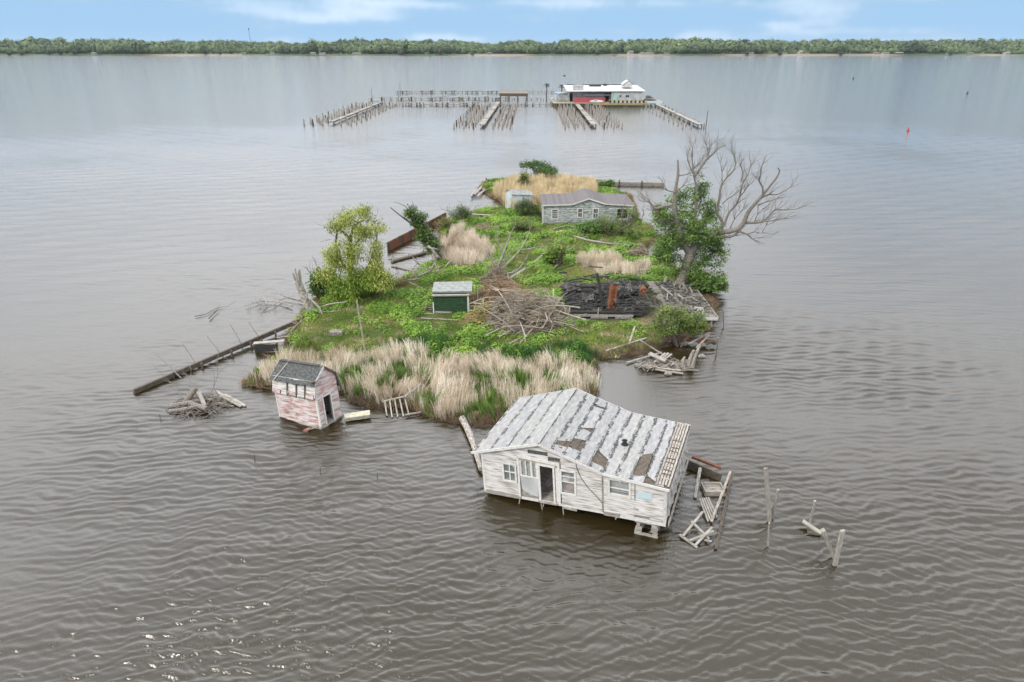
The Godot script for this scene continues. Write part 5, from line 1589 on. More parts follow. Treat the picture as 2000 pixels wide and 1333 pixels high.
func cabin_debris() -> void:
	R.seed = 403
	# broken dock frame off the right end of the white cabin
	var d := Vector3(8.77,0.00,-25.51)
	var o := thing("broken_dock", "sunken broken dock of pink grey timbers beside the white cabin", "dock", d)
	plank(o, "wall_plank", Vector3(8.26,0.25,-27.39) - d, Vector3(9.62,0.15,-26.28) - d, .45, .08, M.dark_wood, Vector3.BACK)
	plank(o, "beam", Vector3(8.61,0.40,-27.69) - d, Vector3(9.77,0.30,-26.89) - d, .12, .1, M.rust)
	plank(o, "beam", Vector3(8.12,0.05,-24.95) - d, Vector3(8.76,0.40,-26.74) - d, .14, .1, M.grey_wood)
	plank(o, "long_rail", Vector3(8.10,0.05,-21.55) - d, Vector3(10.15,0.35,-26.40) - d, .13, .12, M.dark_wood, Vector3.UP, .05)
	plank(o, "long_rail", Vector3(8.38,0.10,-23.23) - d, Vector3(9.80,0.90,-25.72) - d, .1, .08, M.grey_wood)
	for k in 5:
		plank(o, "slat", Vector3(8.22,0.25,-24.61) - d + Vector3(k * .1, 0, -.03 * k), Vector3(8.25,0.10,-23.29) - d + Vector3(k * .11, 0, -.06 * k), .07, .04, M.pale_wood)
	for q in [[Vector3(6.95,0.15,-22.26), Vector3(8.08,0.35,-23.59)], [Vector3(7.15,0.15,-21.98), Vector3(8.22,0.30,-22.39)], [Vector3(7.33,0.10,-21.76), Vector3(8.22,0.35,-22.59)], [Vector3(6.86,0.10,-22.41), Vector3(7.40,0.05,-21.70)], [Vector3(7.48,0.25,-23.10), Vector3(7.99,0.10,-22.16)], [Vector3(7.81,0.05,-22.16), Vector3(7.97,0.20,-21.89)]]:
		plank(o, "loose_board", q[0] - d, q[1] - d, .1, .05, M.pale_wood)
	var cr := thing("sunken_crate", "square open wooden crate half sunk beside the broken dock", "crate", Vector3(9.07,0.00,-25.51))
	for q in [[Vector3(-.45, .12, .35), Vector3(.4, .12, .35), Vector3.BACK], [Vector3(-.45, .12, -.35), Vector3(.4, .12, -.35), Vector3.BACK], [Vector3(-.45, .12, -.35), Vector3(-.45, .12, .35), Vector3.RIGHT], [Vector3(.4, .12, -.35), Vector3(.4, .12, .35), Vector3.RIGHT]]:
		plank(cr, "side", q[0], q[1], .24, .05, M.pale_wood, q[2])
	for k in 4:
		plank(cr, "slat", Vector3(-.4, .1, -.27 + k * .18), Vector3(.36, .1, -.27 + k * .18), .15, .03, M.grey_wood)
	# leaning posts
	var pp := [["tall bleached post leaning beyond the broken dock", Vector3(10.87,0.00,-23.35), Vector3(10.25,2.80,-23.20), .075], ["short split post braced against the tall leaning post", Vector3(11.07,0.00,-23.63), Vector3(11.00,1.61,-23.40), .06], ["thin dark stake standing below the tall leaning post", Vector3(10.29,0.00,-21.82), Vector3(10.06,1.34,-21.60), .045], ["slim slanted post rising above a tipped board in open water", Vector3(12.57,0.00,-23.29), Vector3(12.41,1.34,-23.00), .055], ["pale square post of a V leaning away from its partner", Vector3(12.64,0.00,-21.16), Vector3(11.82,1.56,-20.90), .072], ["pale square post of a V leaning towards open water", Vector3(12.49,0.00,-20.73), Vector3(12.33,1.84,-20.50), .072]]
	for q in pp:
		post_at(q[0], q[1], q[2], q[3], M.pale_wood if q[3] > .05 else M.grey_wood, "", q[3] > .07)
	var tb := thing("tipped_board", "pale tipped board floating below the slim slanted post", "board", Vector3(12.40,0.10,-22.70))
	plank(tb, "board", Vector3(-.3, .22, -.3), Vector3(.3, .0, .25), .2, .06, M.pale_wood)
	plank(tb, "board", Vector3(-.25, .0, .1), Vector3(.25, .02, .3), .12, .05, M.dark_wood)
	# bay debris below the deck
	var bd := Vector3(9.58,0.00,-38.36)
	var bh := thing("bank_wreckage", "heap of broken grey boards and roots at the mouth of small bay", "wreckage", bd)
	for q in [[Vector3(7.69,0.10,-38.60), Vector3(9.70,0.25,-37.56)], [Vector3(8.30,0.20,-38.09), Vector3(10.32,0.20,-37.52)], [Vector3(8.87,0.30,-38.48), Vector3(9.64,0.70,-38.98)], [Vector3(9.06,0.30,-38.48), Vector3(9.84,0.70,-38.98)], [Vector3(9.26,0.30,-38.48), Vector3(10.00,0.70,-38.83)], [Vector3(8.81,0.15,-37.76), Vector3(10.44,0.10,-37.30)]]:
		plank(bh, "board", q[0] - bd, q[1] - bd, .14, .05, M.grey_wood)
	plank(bh, "white_board", Vector3(8.61,0.70,-38.98) - bd, Vector3(9.54,0.45,-38.38) - bd, .4, .05, M.pale_wood)
	var m := MB.new()
	for k in 150:
		m.col = tint(.6, 1.3)
		var p := Vector3(R.randf_range(-1.6, 1.6), R.randf_range(.03, .35), R.randf_range(-.5, .6))
		var e := Vector3(R.randf_range(-1, 1), R.randf_range(-.1, .3), R.randf_range(-.6, .6)).normalized() * R.randf_range(.2, .5)
		m.tube([p - e, p, p + e], [.025, .03, .01], 4, false)
	tag(add(bh, "sticks", m.mesh(), M.brush_wood), "", "", "", "stuff")
	var rs := thing("root_stump", "jagged upright root stump in the bay below the deck", "stump", Vector3(10.88,0.00,-38.07))
	for q in [[Vector3(0, -.3, 0), Vector3(.1, .6, 0), Vector3(.25, 1.3, 0)], [Vector3(-.2, -.3, .1), Vector3(-.35, .5, .1), Vector3(-.3, .9, .1)], [Vector3(.2, -.3, 0), Vector3(.35, .7, 0), Vector3(.7, 1.6, -.2)], [Vector3(-.4, -.2, .1), Vector3(-.8, .3, .1), Vector3(-1.0, .5, .2)]]:
		m = MB.new()
		m.col = tint()
		limb(m, q, .2, .07, .1)
		add(rs, "root", m.mesh(), M.brush_wood)
	for q in [["pale round stone in the shallows below the bank wreckage", Vector3(9.53,0.00,-37.36)], ["pale round stone beside the deck post foot", Vector3(12.23,0.00,-39.88)]]:
		var s := thing("stone", q[0], "stone", q[1])
		m = MB.new()
		m.tube([Vector3(-.22, .02, 0), Vector3(-.12, .06, 0), Vector3(.05, .08, .02), Vector3(.22, .03, 0)], [.05, .16, .18, .06], 9)
		add(s, "boulder", m.mesh(), M.concrete)
	var bk := thing("eroded_bank", "crumbling red brown earth bank with roots beneath the deck bush", "bank", Vector3(12.07,0.10,-42.12))
	for k in 7:
		m = MB.new()
		m.col = Color(1.6, 1.3, 1.1)
		var p := Vector3(-1.9 + k * .5, .15, .5 - .35 * sin(k * .6))
		limb(m, [p + Vector3(-.3, 0, 0), p + Vector3(0, .2, 0), p + Vector3(.35, .05, -.1)], .16, .18, .1, 6)
		add(bk, "clod", m.mesh(), M.rust if k % 2 else M.dark_wood)
	for q in [[Vector3(11.69,0.30,-41.33), Vector3(13.21,0.90,-41.82)], [Vector3(12.10,0.20,-40.89), Vector3(13.10,0.80,-41.62)]]:
		plank(bk, "prop", q[0] - bk.position, q[1] - bk.position, .1, .08, M.grey_wood)
	# stakes off the deck
	for q in [["thin pale stake standing in the water off the deck edge", Vector3(15.08,0.00,-44.90), Vector3(14.45,1.82,-43.60)], ["crooked stake in the water at the deck corner", Vector3(13.22,0.00,-40.12), Vector3(12.74,1.83,-38.80)]]:
		post_at(q[0], q[1], q[2], .04, M.pale_wood, "", false, "stake", "stake")
	# planks on the grass
	for q in [["long pale board on the grass crossing a shorter board", Vector3(6.06,0.45,-40.01), Vector3(8.95,0.50,-41.80), .14], ["short pale board on the grass pointing at the burnt ruin", Vector3(7.76,0.50,-41.21), Vector3(8.51,0.50,-43.69), .13], ["pale pole on the grass sloping down to the bay", Vector3(7.24,0.30,-38.85), Vector3(9.68,0.45,-40.33), .12], ["thin board between the grass boards and the bay", Vector3(8.47,0.45,-41.41), Vector3(9.71,0.40,-40.12), .1]]:
		var b := thing("loose_plank", q[0], "plank", at_ground(q[1]))
		var e := at_ground(q[2], .12)
		plank(b, "plank", Vector3(0, .1, 0), e - b.position, q[3], .05, M.pale_wood, Vector3.UP, .03)


# ---------------------------------------------------------------- trees and bushes
func big_tree() -> void:
	R.seed = 501
	var base := at_ground(Vector3(13.49,0.40,-51.92))
	var o := thing("half_dead_tree", "large half dead tree with bare spreading limbs and green undergrowth leaves", "tree", base)
	var limbs_ := [
		[[Vector3(13.52,0.24,-52.40),Vector3(13.70,1.22,-52.40),Vector3(13.94,2.09,-52.40),Vector3(14.05,2.85,-52.40),Vector3(14.07,3.28,-52.40)], 0.42, 0.3],
		[[Vector3(14.07,3.28,-52.40),Vector3(13.61,3.98,-52.40),Vector3(13.17,4.82,-52.40),Vector3(12.84,5.83,-52.40),Vector3(12.56,6.91,-52.40),Vector3(12.49,8.15,-52.40),Vector3(12.59,9.36,-52.40),Vector3(12.54,10.13,-52.40),Vector3(12.48,10.52,-52.40)], 0.25, 0.035],
		[[Vector3(13.99,3.42,-52.40),Vector3(13.26,3.89,-52.40),Vector3(12.86,4.22,-52.40),Vector3(12.74,4.54,-52.40)], 0.13, 0.04],
		[[Vector3(13.38,4.45,-52.40),Vector3(13.03,5.28,-52.40),Vector3(12.67,5.28,-52.40),Vector3(12.15,5.05,-52.40)], 0.08, 0.03],
		[[Vector3(12.85,5.74,-52.40),Vector3(13.47,5.37,-52.40),Vector3(14.16,5.64,-52.40),Vector3(14.22,6.37,-52.40),Vector3(14.17,7.44,-52.40),Vector3(14.08,8.50,-52.40),Vector3(13.80,9.45,-52.40),Vector3(13.55,10.64,-52.40),Vector3(13.51,11.40,-52.40)], 0.13, 0.03],
		[[Vector3(13.87,9.19,-52.40),Vector3(14.24,9.79,-52.40),Vector3(14.69,10.47,-52.40),Vector3(15.16,10.89,-52.40),Vector3(15.48,11.23,-52.40)], 0.1, 0.025],
		[[Vector3(14.80,10.64,-52.40),Vector3(14.69,11.14,-52.40),Vector3(14.54,11.56,-52.40)], 0.05, 0.02],
		[[Vector3(14.76,10.98,-52.40),Vector3(14.81,11.48,-52.40)], 0.035, 0.015],
		[[Vector3(13.79,9.53,-52.40),Vector3(13.42,10.13,-52.40),Vector3(13.23,10.73,-52.40)], 0.05, 0.015],
		[[Vector3(13.72,9.79,-52.40),Vector3(14.03,10.13,-52.40),Vector3(14.34,10.47,-52.40)], 0.04, 0.015],
		[[Vector3(12.59,9.32,-52.40),Vector3(13.15,9.41,-52.40),Vector3(13.61,9.58,-52.40)], 0.045, 0.02],
		[[Vector3(12.56,8.32,-52.40),Vector3(12.88,8.59,-52.40),Vector3(13.35,8.74,-52.40)], 0.045, 0.015],
		[[Vector3(12.44,8.15,-52.40),Vector3(11.86,8.28,-52.40),Vector3(11.61,8.59,-52.40)], 0.05, 0.018],
		[[Vector3(12.59,7.09,-52.40),Vector3(11.80,6.99,-52.40),Vector3(11.15,6.82,-52.40),Vector3(10.76,7.13,-52.40),Vector3(10.24,7.53,-52.40)], 0.1, 0.02],
		[[Vector3(11.15,6.82,-52.40),Vector3(10.71,7.26,-52.40),Vector3(10.35,7.31,-52.40)], 0.05, 0.015],
		[[Vector3(12.80,5.74,-52.40),Vector3(12.17,5.83,-52.40),Vector3(11.52,6.10,-52.40),Vector3(11.33,6.19,-52.40)], 0.05, 0.018],
		[[Vector3(14.07,3.28,-52.40),Vector3(14.70,3.98,-52.40),Vector3(15.35,4.64,-52.40),Vector3(15.86,4.96,-52.40),Vector3(16.75,5.01,-52.40),Vector3(17.63,5.23,-52.40),Vector3(18.09,5.83,-52.40),Vector3(18.26,6.55,-52.40),Vector3(18.69,7.26,-52.40),Vector3(19.13,7.89,-52.40),Vector3(19.63,8.67,-52.40),Vector3(19.98,9.28,-52.40),Vector3(20.12,9.75,-52.40),Vector3(19.93,10.01,-52.40)], 0.24, 0.035],
		[[Vector3(19.12,7.97,-52.40),Vector3(19.04,8.50,-52.40),Vector3(18.70,9.02,-52.40),Vector3(18.70,9.62,-52.40),Vector3(18.69,10.18,-52.40)], 0.07, 0.02],
		[[Vector3(19.17,7.62,-52.40),Vector3(19.75,7.89,-52.40),Vector3(20.45,7.93,-52.40),Vector3(21.25,8.41,-52.40)], 0.065, 0.02],
		[[Vector3(18.98,7.09,-52.40),Vector3(19.48,7.31,-52.40),Vector3(20.15,7.53,-52.40)], 0.05, 0.018],
		[[Vector3(18.10,5.74,-52.40),Vector3(18.82,5.74,-52.40),Vector3(19.52,5.83,-52.40),Vector3(19.99,6.28,-52.40),Vector3(20.37,6.73,-52.40),Vector3(21.17,6.73,-52.40),Vector3(22.05,6.80,-52.40)], 0.1, 0.02],
		[[Vector3(19.52,5.83,-52.40),Vector3(20.31,5.92,-52.40),Vector3(21.05,6.05,-52.40)], 0.05, 0.015],
		[[Vector3(15.90,4.59,-52.40),Vector3(16.63,4.59,-52.40),Vector3(17.34,4.68,-52.40),Vector3(17.84,5.01,-52.40),Vector3(18.50,4.77,-52.40),Vector3(18.91,4.45,-52.40),Vector3(19.17,4.50,-52.40)], 0.11, 0.02],
		[[Vector3(18.50,4.82,-52.40),Vector3(19.01,5.01,-52.40),Vector3(19.57,4.91,-52.40),Vector3(19.85,5.46,-52.40),Vector3(20.35,5.69,-52.40)], 0.04, 0.012],
		[[Vector3(16.39,5.01,-52.40),Vector3(16.38,5.83,-52.40),Vector3(15.89,6.55,-52.40),Vector3(15.96,7.44,-52.40),Vector3(15.97,8.50,-52.40),Vector3(16.32,9.19,-52.40),Vector3(16.78,9.71,-52.40),Vector3(16.87,10.30,-52.40),Vector3(16.70,10.81,-52.40)], 0.11, 0.025],
		[[Vector3(15.87,8.93,-52.40),Vector3(15.73,9.71,-52.40),Vector3(15.52,10.35,-52.40)], 0.03, 0.012],
		[[Vector3(16.12,7.26,-52.40),Vector3(16.43,7.62,-52.40),Vector3(16.91,7.97,-52.40),Vector3(17.27,8.24,-52.40)], 0.05, 0.02],
		[[Vector3(16.52,5.46,-52.40),Vector3(16.74,6.55,-52.40),Vector3(17.19,7.18,-52.40),Vector3(17.36,7.97,-52.40),Vector3(17.42,8.76,-52.40),Vector3(17.69,9.36,-52.40),Vector3(17.85,10.09,-52.40)], 0.085, 0.02],
		[[Vector3(17.50,8.84,-52.40),Vector3(17.54,9.53,-52.40),Vector3(17.31,10.09,-52.40)], 0.045, 0.015],
		[[Vector3(17.34,7.70,-52.40),Vector3(17.68,8.15,-52.40),Vector3(17.89,8.59,-52.40)], 0.045, 0.015],
		[[Vector3(17.00,5.23,-52.40),Vector3(17.26,6.01,-52.40),Vector3(17.63,6.55,-52.40),Vector3(17.80,6.91,-52.40)], 0.04, 0.012],
		[[Vector3(18.89,5.83,-52.40),Vector3(19.00,6.37,-52.40),Vector3(19.29,6.77,-52.40)], 0.04, 0.012],
		[[Vector3(14.22,1.61,-52.40),Vector3(14.52,2.28,-52.40),Vector3(14.53,2.57,-52.40)], 0.04, 0.015],
	]
	var tw := MB.new()
	tw.col = Color(1.1, 1.05, 1.0)
	for k in limbs_.size():
		var l: Array = limbs_[k]
		var pts := []
		var lean := 0.0 if k == 0 else R.randf_range(-1.0, 1.0)
		for j in l[0].size():
			var p: Vector3 = l[0][j] - base
			var hgt := clampf((p.y - 4.0) / 6.0, 0, 1)
			pts.append(p + Vector3(0, 0, lean * hgt * (.6 if l[1] < .2 else .25)))
		var m := MB.new()
		m.col = tint(1.0, 1.25)
		var q := limb(m, pts, l[1] * 1.2, l[2] * 1.15, .06, 9 if k < 2 else 7)
		add(o, "trunk" if k == 0 else "limb", m.mesh(), M.bark)
		for j in range(1, q.size()):
			for s in 3:
				if l[1] < .2 and k > 0:
					var d: Vector3 = (q[j] - q[j - 1]).normalized()
					twigs(tw, q[j], d + Vector3(R.randf_range(-1, 1), R.randf_range(-.2, .9), R.randf_range(-1, 1)) * .7, R.randf_range(.5, 1.3), .024, 2)
	add(o, "twigs", tw.mesh(), M.bark)
	var spray := leaf_clump(12, .28, .34, .105, 71, .3)
	var lobes := []
	for q in [[Vector3(13.77,5.54,-52.40), 1.2, 1.5, 240, 1.3], [Vector3(15.02,5.14,-52.40), 1.3, 1.4, 260, 1.2], [Vector3(12.12,3.90,-52.40), 1.0, 1.2, 200, 1.4], [Vector3(13.01,2.22,-52.40), 0.92, 1.30, 240, 0.5], [Vector3(12.20,3.07,-52.40), 0.83, 1.21, 200, 0.0], [Vector3(11.98,5.54,-52.40), 1.08, 1.40, 230, 0.3], [Vector3(13.09,6.35,-52.40), 1.25, 1.40, 260, -0.4], [Vector3(13.39,7.34,-52.40), 0.92, 1.12, 130, 0.4], [Vector3(14.77,7.34,-52.40), 0.67, 1.67, 190, 0.0], [Vector3(15.30,6.15,-52.40), 0.75, 1.30, 200, 0.3], [Vector3(14.44,8.52,-52.40), 0.42, 0.74, 60, 0.0], [Vector3(15.36,3.90,-52.40), 1.67, 1.40, 330, -0.6], [Vector3(16.27,3.07,-52.40), 1.25, 1.30, 260, 0.3], [Vector3(14.78,1.79,-52.40), 1.50, 1.21, 300, 0.6], [Vector3(15.91,4.32,-52.40), 1.25, 0.84, 170, 0.2], [Vector3(15.93,0.71,-52.40), 1.17, 0.65, 220, 0.5], [Vector3(15.07,1.02,-52.40), 0.92, 0.74, 190, 0.8], [Vector3(12.69,4.32,-52.40), 1.00, 1.12, 200, 0.6], [Vector3(13.90,4.32,-52.40), 1.42, 1.30, 220, -1.0], [Vector3(16.91,1.15,-52.40), 0.42, 0.47, 40, 0.4], [Vector3(11.51,6.35,-52.40), 0.58, 0.56, 60, 0.2]]:
		lobes.append([Vector3(q[0].x, q[0].y, q[0].z + q[4] * .9 - .8) - base, q[1], q[2], q[3] * 1.1])
	crown(o, "crown", lobes, spray, Color(.06, .13, .025), Color(.2, .31, .065))



func willow() -> void:
	R.seed = 502
	var base := at_ground(Vector3(-11.80,0.40,-49.29))
	var o := thing("willow_tree", "loose yellow green willow with dark trunk on the bank by broken stump", "tree", base)
	var lm := [[[Vector3(-11.80,0.20,-49.60),Vector3(-12.16,1.46,-49.60),Vector3(-12.24,3.09,-49.60),Vector3(-12.20,4.29,-49.60),Vector3(-12.02,5.39,-49.60)], .3, .16], [[Vector3(-12.05,5.07,-49.60),Vector3(-12.45,5.66,-49.60),Vector3(-12.80,5.93,-49.60),Vector3(-13.15,6.24,-49.60)], .12, .04], [[Vector3(-12.07,5.27,-49.60),Vector3(-11.74,5.93,-49.60),Vector3(-11.32,6.43,-49.60),Vector3(-10.85,6.62,-49.60)], .12, .05], [[Vector3(-12.08,2.28,-49.60),Vector3(-12.97,3.49,-49.60),Vector3(-13.20,4.68,-49.60),Vector3(-12.87,6.04,-49.60),Vector3(-12.47,7.00,-49.60)], .14, .04], [[Vector3(-12.08,1.46,-49.60),Vector3(-10.84,3.09,-49.60),Vector3(-10.14,4.68,-49.60),Vector3(-9.93,5.85,-49.60)], .15, .04], [[Vector3(-12.32,3.89,-49.60),Vector3(-11.44,5.07,-49.60),Vector3(-10.60,6.04,-49.60),Vector3(-9.99,6.54,-49.60)], .1, .03], [[Vector3(-13.66,0.20,-49.60),Vector3(-13.33,1.46,-49.60),Vector3(-13.07,2.48,-49.60)], .12, .06]]
	for k in lm.size():
		var pts := []
		for p in lm[k][0]:
			pts.append(p - base)
		var m := MB.new()
		m.col = tint(.45, .6)
		limb(m, pts, lm[k][1], lm[k][2], .1)
		add(o, "trunk" if k == 0 else "limb", m.mesh(), M.bark)
	var tw := MB.new()
	tw.col = Color(.6, .58, .5)
	for k in 30:
		var p := Vector3(R.randf_range(-1.8, 1.8), R.randf_range(2.5, 6.0), R.randf_range(-1, 1))
		twigs(tw, p, Vector3(R.randf_range(-1, 1), R.randf_range(-.4, 1), R.randf_range(-1, 1)), R.randf_range(.5, 1.2), .02, 1)
	add(o, "twigs", tw.mesh(), M.bark)
	var spray := leaf_clump(16, .36, .5, .062, 72, .9, 3.2)
	var lobes := []
	for q in [[Vector3(-12.04,6.81,-49.60), 1.1, .75, 150, 0.0], [Vector3(-12.85,6.24,-49.60), .8, .6, 110, .3], [Vector3(-11.08,7.00,-49.60), 1.0, .5, 110, .2], [Vector3(-10.42,5.85,-49.60), 1.2, .8, 250, .3], [Vector3(-11.03,5.46,-49.60), 1.0, .7, 150, -.3], [Vector3(-10.14,4.68,-49.60), .7, 1.0, 110, .4], [Vector3(-13.09,3.89,-49.60), 1.1, 1.0, 230, .5], [Vector3(-14.05,2.07,-49.60), 1.0, .8, 200, .6], [Vector3(-9.76,2.07,-49.60), 1.0, .8, 200, .6], [Vector3(-13.56,3.09,-49.60), .8, .9, 120, 0.0], [Vector3(-10.07,3.09,-49.60), .8, 1.1, 190, .5], [Vector3(-11.58,3.49,-49.60), 1.2, .9, 170, .7], [Vector3(-12.05,4.68,-49.60), 1.1, .8, 110, .6], [Vector3(-11.75,5.85,-49.60), .9, .6, 60, .5]]:
		lobes.append([Vector3(q[0].x, q[0].y, q[0].z + q[4]) - base, q[1], q[2], q[3]])
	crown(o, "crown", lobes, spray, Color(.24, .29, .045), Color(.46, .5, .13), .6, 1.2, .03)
	lobes = []
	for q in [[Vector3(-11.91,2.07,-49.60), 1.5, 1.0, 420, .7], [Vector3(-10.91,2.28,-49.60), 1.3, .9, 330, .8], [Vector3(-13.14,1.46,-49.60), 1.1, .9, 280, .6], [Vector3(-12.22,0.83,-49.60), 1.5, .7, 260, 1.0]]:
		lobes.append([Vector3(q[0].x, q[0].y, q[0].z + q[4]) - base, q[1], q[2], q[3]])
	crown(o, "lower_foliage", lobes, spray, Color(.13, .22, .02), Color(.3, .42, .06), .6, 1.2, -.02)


func leaning_tree() -> void:
	R.seed = 503
	var base := at_ground(Vector3(-6.64,0.40,-61.12))
	var o := thing("leaning_tree", "slender leaning tree with one bare dead branch over the sheet piles", "tree", base)
	for l in [[[Vector3(-6.48,0.58,-60.50),Vector3(-7.10,1.55,-60.50),Vector3(-7.80,2.36,-60.50),Vector3(-8.55,3.16,-60.50),Vector3(-9.20,3.77,-60.50),Vector3(-10.08,4.47,-60.50),Vector3(-10.85,5.16,-60.50)], .2, .04], [[Vector3(-8.85,3.54,-60.50),Vector3(-9.16,4.56,-60.50),Vector3(-9.57,5.30,-60.50),Vector3(-10.46,5.62,-60.50)], .07, .015], [[Vector3(-9.16,4.47,-60.50),Vector3(-8.76,5.16,-60.50),Vector3(-8.86,5.75,-60.50)], .04, .012], [[Vector3(-7.09,1.64,-60.50),Vector3(-7.32,2.83,-60.50),Vector3(-7.81,4.01,-60.50)], .09, .03]]:
		var pts := []
		for p in l[0]:
			pts.append(p - base)
		var m := MB.new()
		m.col = tint(.7, .9)
		var q := limb(m, pts, l[1], l[2], .05)
		add(o, "trunk" if l[1] > .15 else "limb", m.mesh(), M.bark)
	var spray := leaf_clump(12, .25, .3, .12, 73, .4)
	var lobes := []
	for q in [[Vector3(-9.03,4.47,-60.50), .65, .75, 130], [Vector3(-8.53,3.54,-60.50), .75, .8, 190], [Vector3(-7.97,2.69,-60.50), .8, .8, 220], [Vector3(-7.45,1.88,-60.50), .8, .6, 200], [Vector3(-7.11,1.26,-60.50), .7, .5, 140], [Vector3(-8.03,4.24,-60.50), .5, .4, 30]]:
		lobes.append([q[0] - base, q[1], q[2], q[3]])
	crown(o, "crown", lobes, spray, Color(.045, .1, .02), Color(.14, .2, .04))


func dead_wood() -> void:
	R.seed = 504
	# upturned dead tree in the middle
	var base := at_ground(Vector3(-1.47,0.40,-53.19))
	fallen("bleached dead tree crown spreading from a root clump in the middle weeds", "dead_tree", "tree", base, [
		[[Vector3(-1.36,0.84,-54.00),Vector3(-1.05,1.94,-54.00),Vector3(-0.63,3.03,-54.00),Vector3(-0.29,3.88,-54.00),Vector3(-0.08,4.52,-54.00)], .13, .03], [[Vector3(-0.63,2.94,-54.00),Vector3(-1.04,3.54,-54.00),Vector3(-1.33,4.09,-54.00)], .06, .02], [[Vector3(-1.18,1.50,-54.00),Vector3(-1.89,2.59,-54.00),Vector3(-2.17,3.24,-54.00)], .07, .02],
		[[Vector3(-1.06,1.28,-54.00),Vector3(-0.21,2.07,-54.00),Vector3(0.63,3.03,-54.00),Vector3(1.16,3.97,-54.00),Vector3(1.36,4.52,-54.00)], .11, .025], [[Vector3(0.75,3.11,-54.00),Vector3(1.67,3.24,-54.00),Vector3(2.50,3.46,-54.00)], .05, .015], [[Vector3(-0.93,1.72,-54.00),Vector3(-0.42,2.59,-54.00),Vector3(0.00,3.11,-54.00)], .06, .02], [[Vector3(-1.27,1.06,-54.00),Vector3(-2.11,1.81,-54.00),Vector3(-2.94,2.38,-54.00)], .06, .02], [[Vector3(-1.70,0.62,-54.00),Vector3(-0.64,1.06,-54.00),Vector3(0.42,1.37,-54.00),Vector3(1.26,2.59,-54.00)], .09, .03]], M.brush_wood, 3)
	var rc := brush_pile("root_clump", "dense grey brown root clump at the foot of the bleached dead tree", base, 1.35, 1.0, 1.9, 14, 420, Color(.6, .5, .44), Color(1.1, .95, .85), .9)
	rc.position.z += .3
	fallen("thick bleached limb lying on weeds by the root clump", "fallen_limb", "limb", at_ground(Vector3(0.21,0.50,-54.35)), [[[Vector3(-0.17,0.60,-54.05),Vector3(0.66,0.60,-55.85),Vector3(1.57,0.60,-57.61),Vector3(2.83,0.60,-60.77),Vector3(3.89,0.60,-62.82)], .16, .04], [[Vector3(1.33,0.80,-56.52),Vector3(2.00,0.80,-56.97),Vector3(2.77,0.80,-57.27)], .05, .02]], M.brush_wood, 1)
	fallen("thin pale dead branch arching across the nettles towards the grey cabin", "fallen_limb", "limb", at_ground(Vector3(5.22,0.50,-61.11)), [[[Vector3(3.54,0.70,-56.55),Vector3(4.51,0.70,-59.14),Vector3(5.26,0.70,-61.77),Vector3(6.16,0.70,-63.89)], .06, .02]], M.brush_wood, 2)
	fallen("dark fallen limbs under the bushes in front of the grey cabin", "fallen_limb", "limb", at_ground(Vector3(8.88,0.50,-68.08)), [[[Vector3(5.04,0.70,-69.37),Vector3(6.23,0.70,-67.72),Vector3(7.62,0.70,-66.14),Vector3(9.48,0.70,-64.81),Vector3(11.39,0.70,-64.26)], .12, .06], [[Vector3(4.24,0.90,-69.44),Vector3(5.93,0.90,-70.73),Vector3(7.16,0.90,-69.44)], .05, .02], [[Vector3(5.23,0.80,-68.36),Vector3(4.78,0.80,-65.39),Vector3(3.84,0.80,-63.90)], .05, .02]], M.brush_wood, 3)
	# curved bleached boughs by the bank
	fallen("curved bleached boughs and straw on the bank below leaning tree", "drift_bough", "bough", at_ground(Vector3(-6.85,0.30,-56.35)), [[[Vector3(-6.94,3.23,-54.50),Vector3(-6.53,2.97,-54.50),Vector3(-6.35,2.23,-54.50),Vector3(-6.51,1.57,-54.50),Vector3(-7.05,1.03,-54.50),Vector3(-7.92,0.67,-54.50)], .12, .07], [[Vector3(-8.65,0.50,-55.03),Vector3(-7.43,0.50,-55.73),Vector3(-5.77,0.50,-56.74)], .1, .05], [[Vector3(-8.71,0.50,-53.95),Vector3(-7.49,0.50,-54.35),Vector3(-6.27,0.50,-55.03)], .08, .05], [[Vector3(-5.75,0.90,-56.64),Vector3(-5.43,0.90,-58.16),Vector3(-5.22,0.90,-60.08)], .05, .02], [[Vector3(-8.58,0.45,-54.50),Vector3(-8.03,1.12,-54.50),Vector3(-7.59,1.34,-54.50)], .06, .03]], M.brush_wood, 3)
	fallen("bleached stick lying over grass behind the green hut", "drift_bough", "bough", at_ground(Vector3(-7.54,0.30,-52.96)), [[[Vector3(-8.43,0.50,-53.42),Vector3(-7.46,0.50,-52.38),Vector3(-6.63,0.50,-51.63)], .06, .03]], M.brush_wood, 1)
	fallen("drowned pale log and dark poles in the water below leaning tree", "drowned_log", "log", Vector3(-9.63,0.00,-61.96), [[[Vector3(-11.09,0.15,-60.64),Vector3(-9.62,0.15,-61.96),Vector3(-7.89,0.15,-63.68)], .2, .14], [[Vector3(-10.90,0.05,-59.38),Vector3(-9.86,0.05,-58.61),Vector3(-8.84,0.05,-57.86)], .08, .05], [[Vector3(-9.94,0.05,-63.50),Vector3(-8.88,0.05,-60.65),Vector3(-8.35,0.05,-59.38)], .06, .04]], M.bark, 1)
	brush_pile("straw_heap", "grey straw and stick heap beside the right hand inlet".replace("right hand ", ""), at_ground(Vector3(11.68,0.40,-61.45)), 1.2, .9, 1.2, 10, 260, Color(.75, .65, .55), Color(1.2, 1.05, .9), .8)
	fallen("grey log lying along the edge of the beige reed patch", "drift_log", "log", at_ground(Vector3(10.99,0.40,-56.04)), [[[Vector3(9.76,0.60,-56.14),Vector3(11.48,0.60,-56.43),Vector3(13.31,0.60,-56.72)], .13, .09], [[Vector3(10.84,0.50,-55.73),Vector3(10.62,0.50,-53.95),Vector3(10.61,0.50,-52.89)], .05, .02]], M.brush_wood, 2)
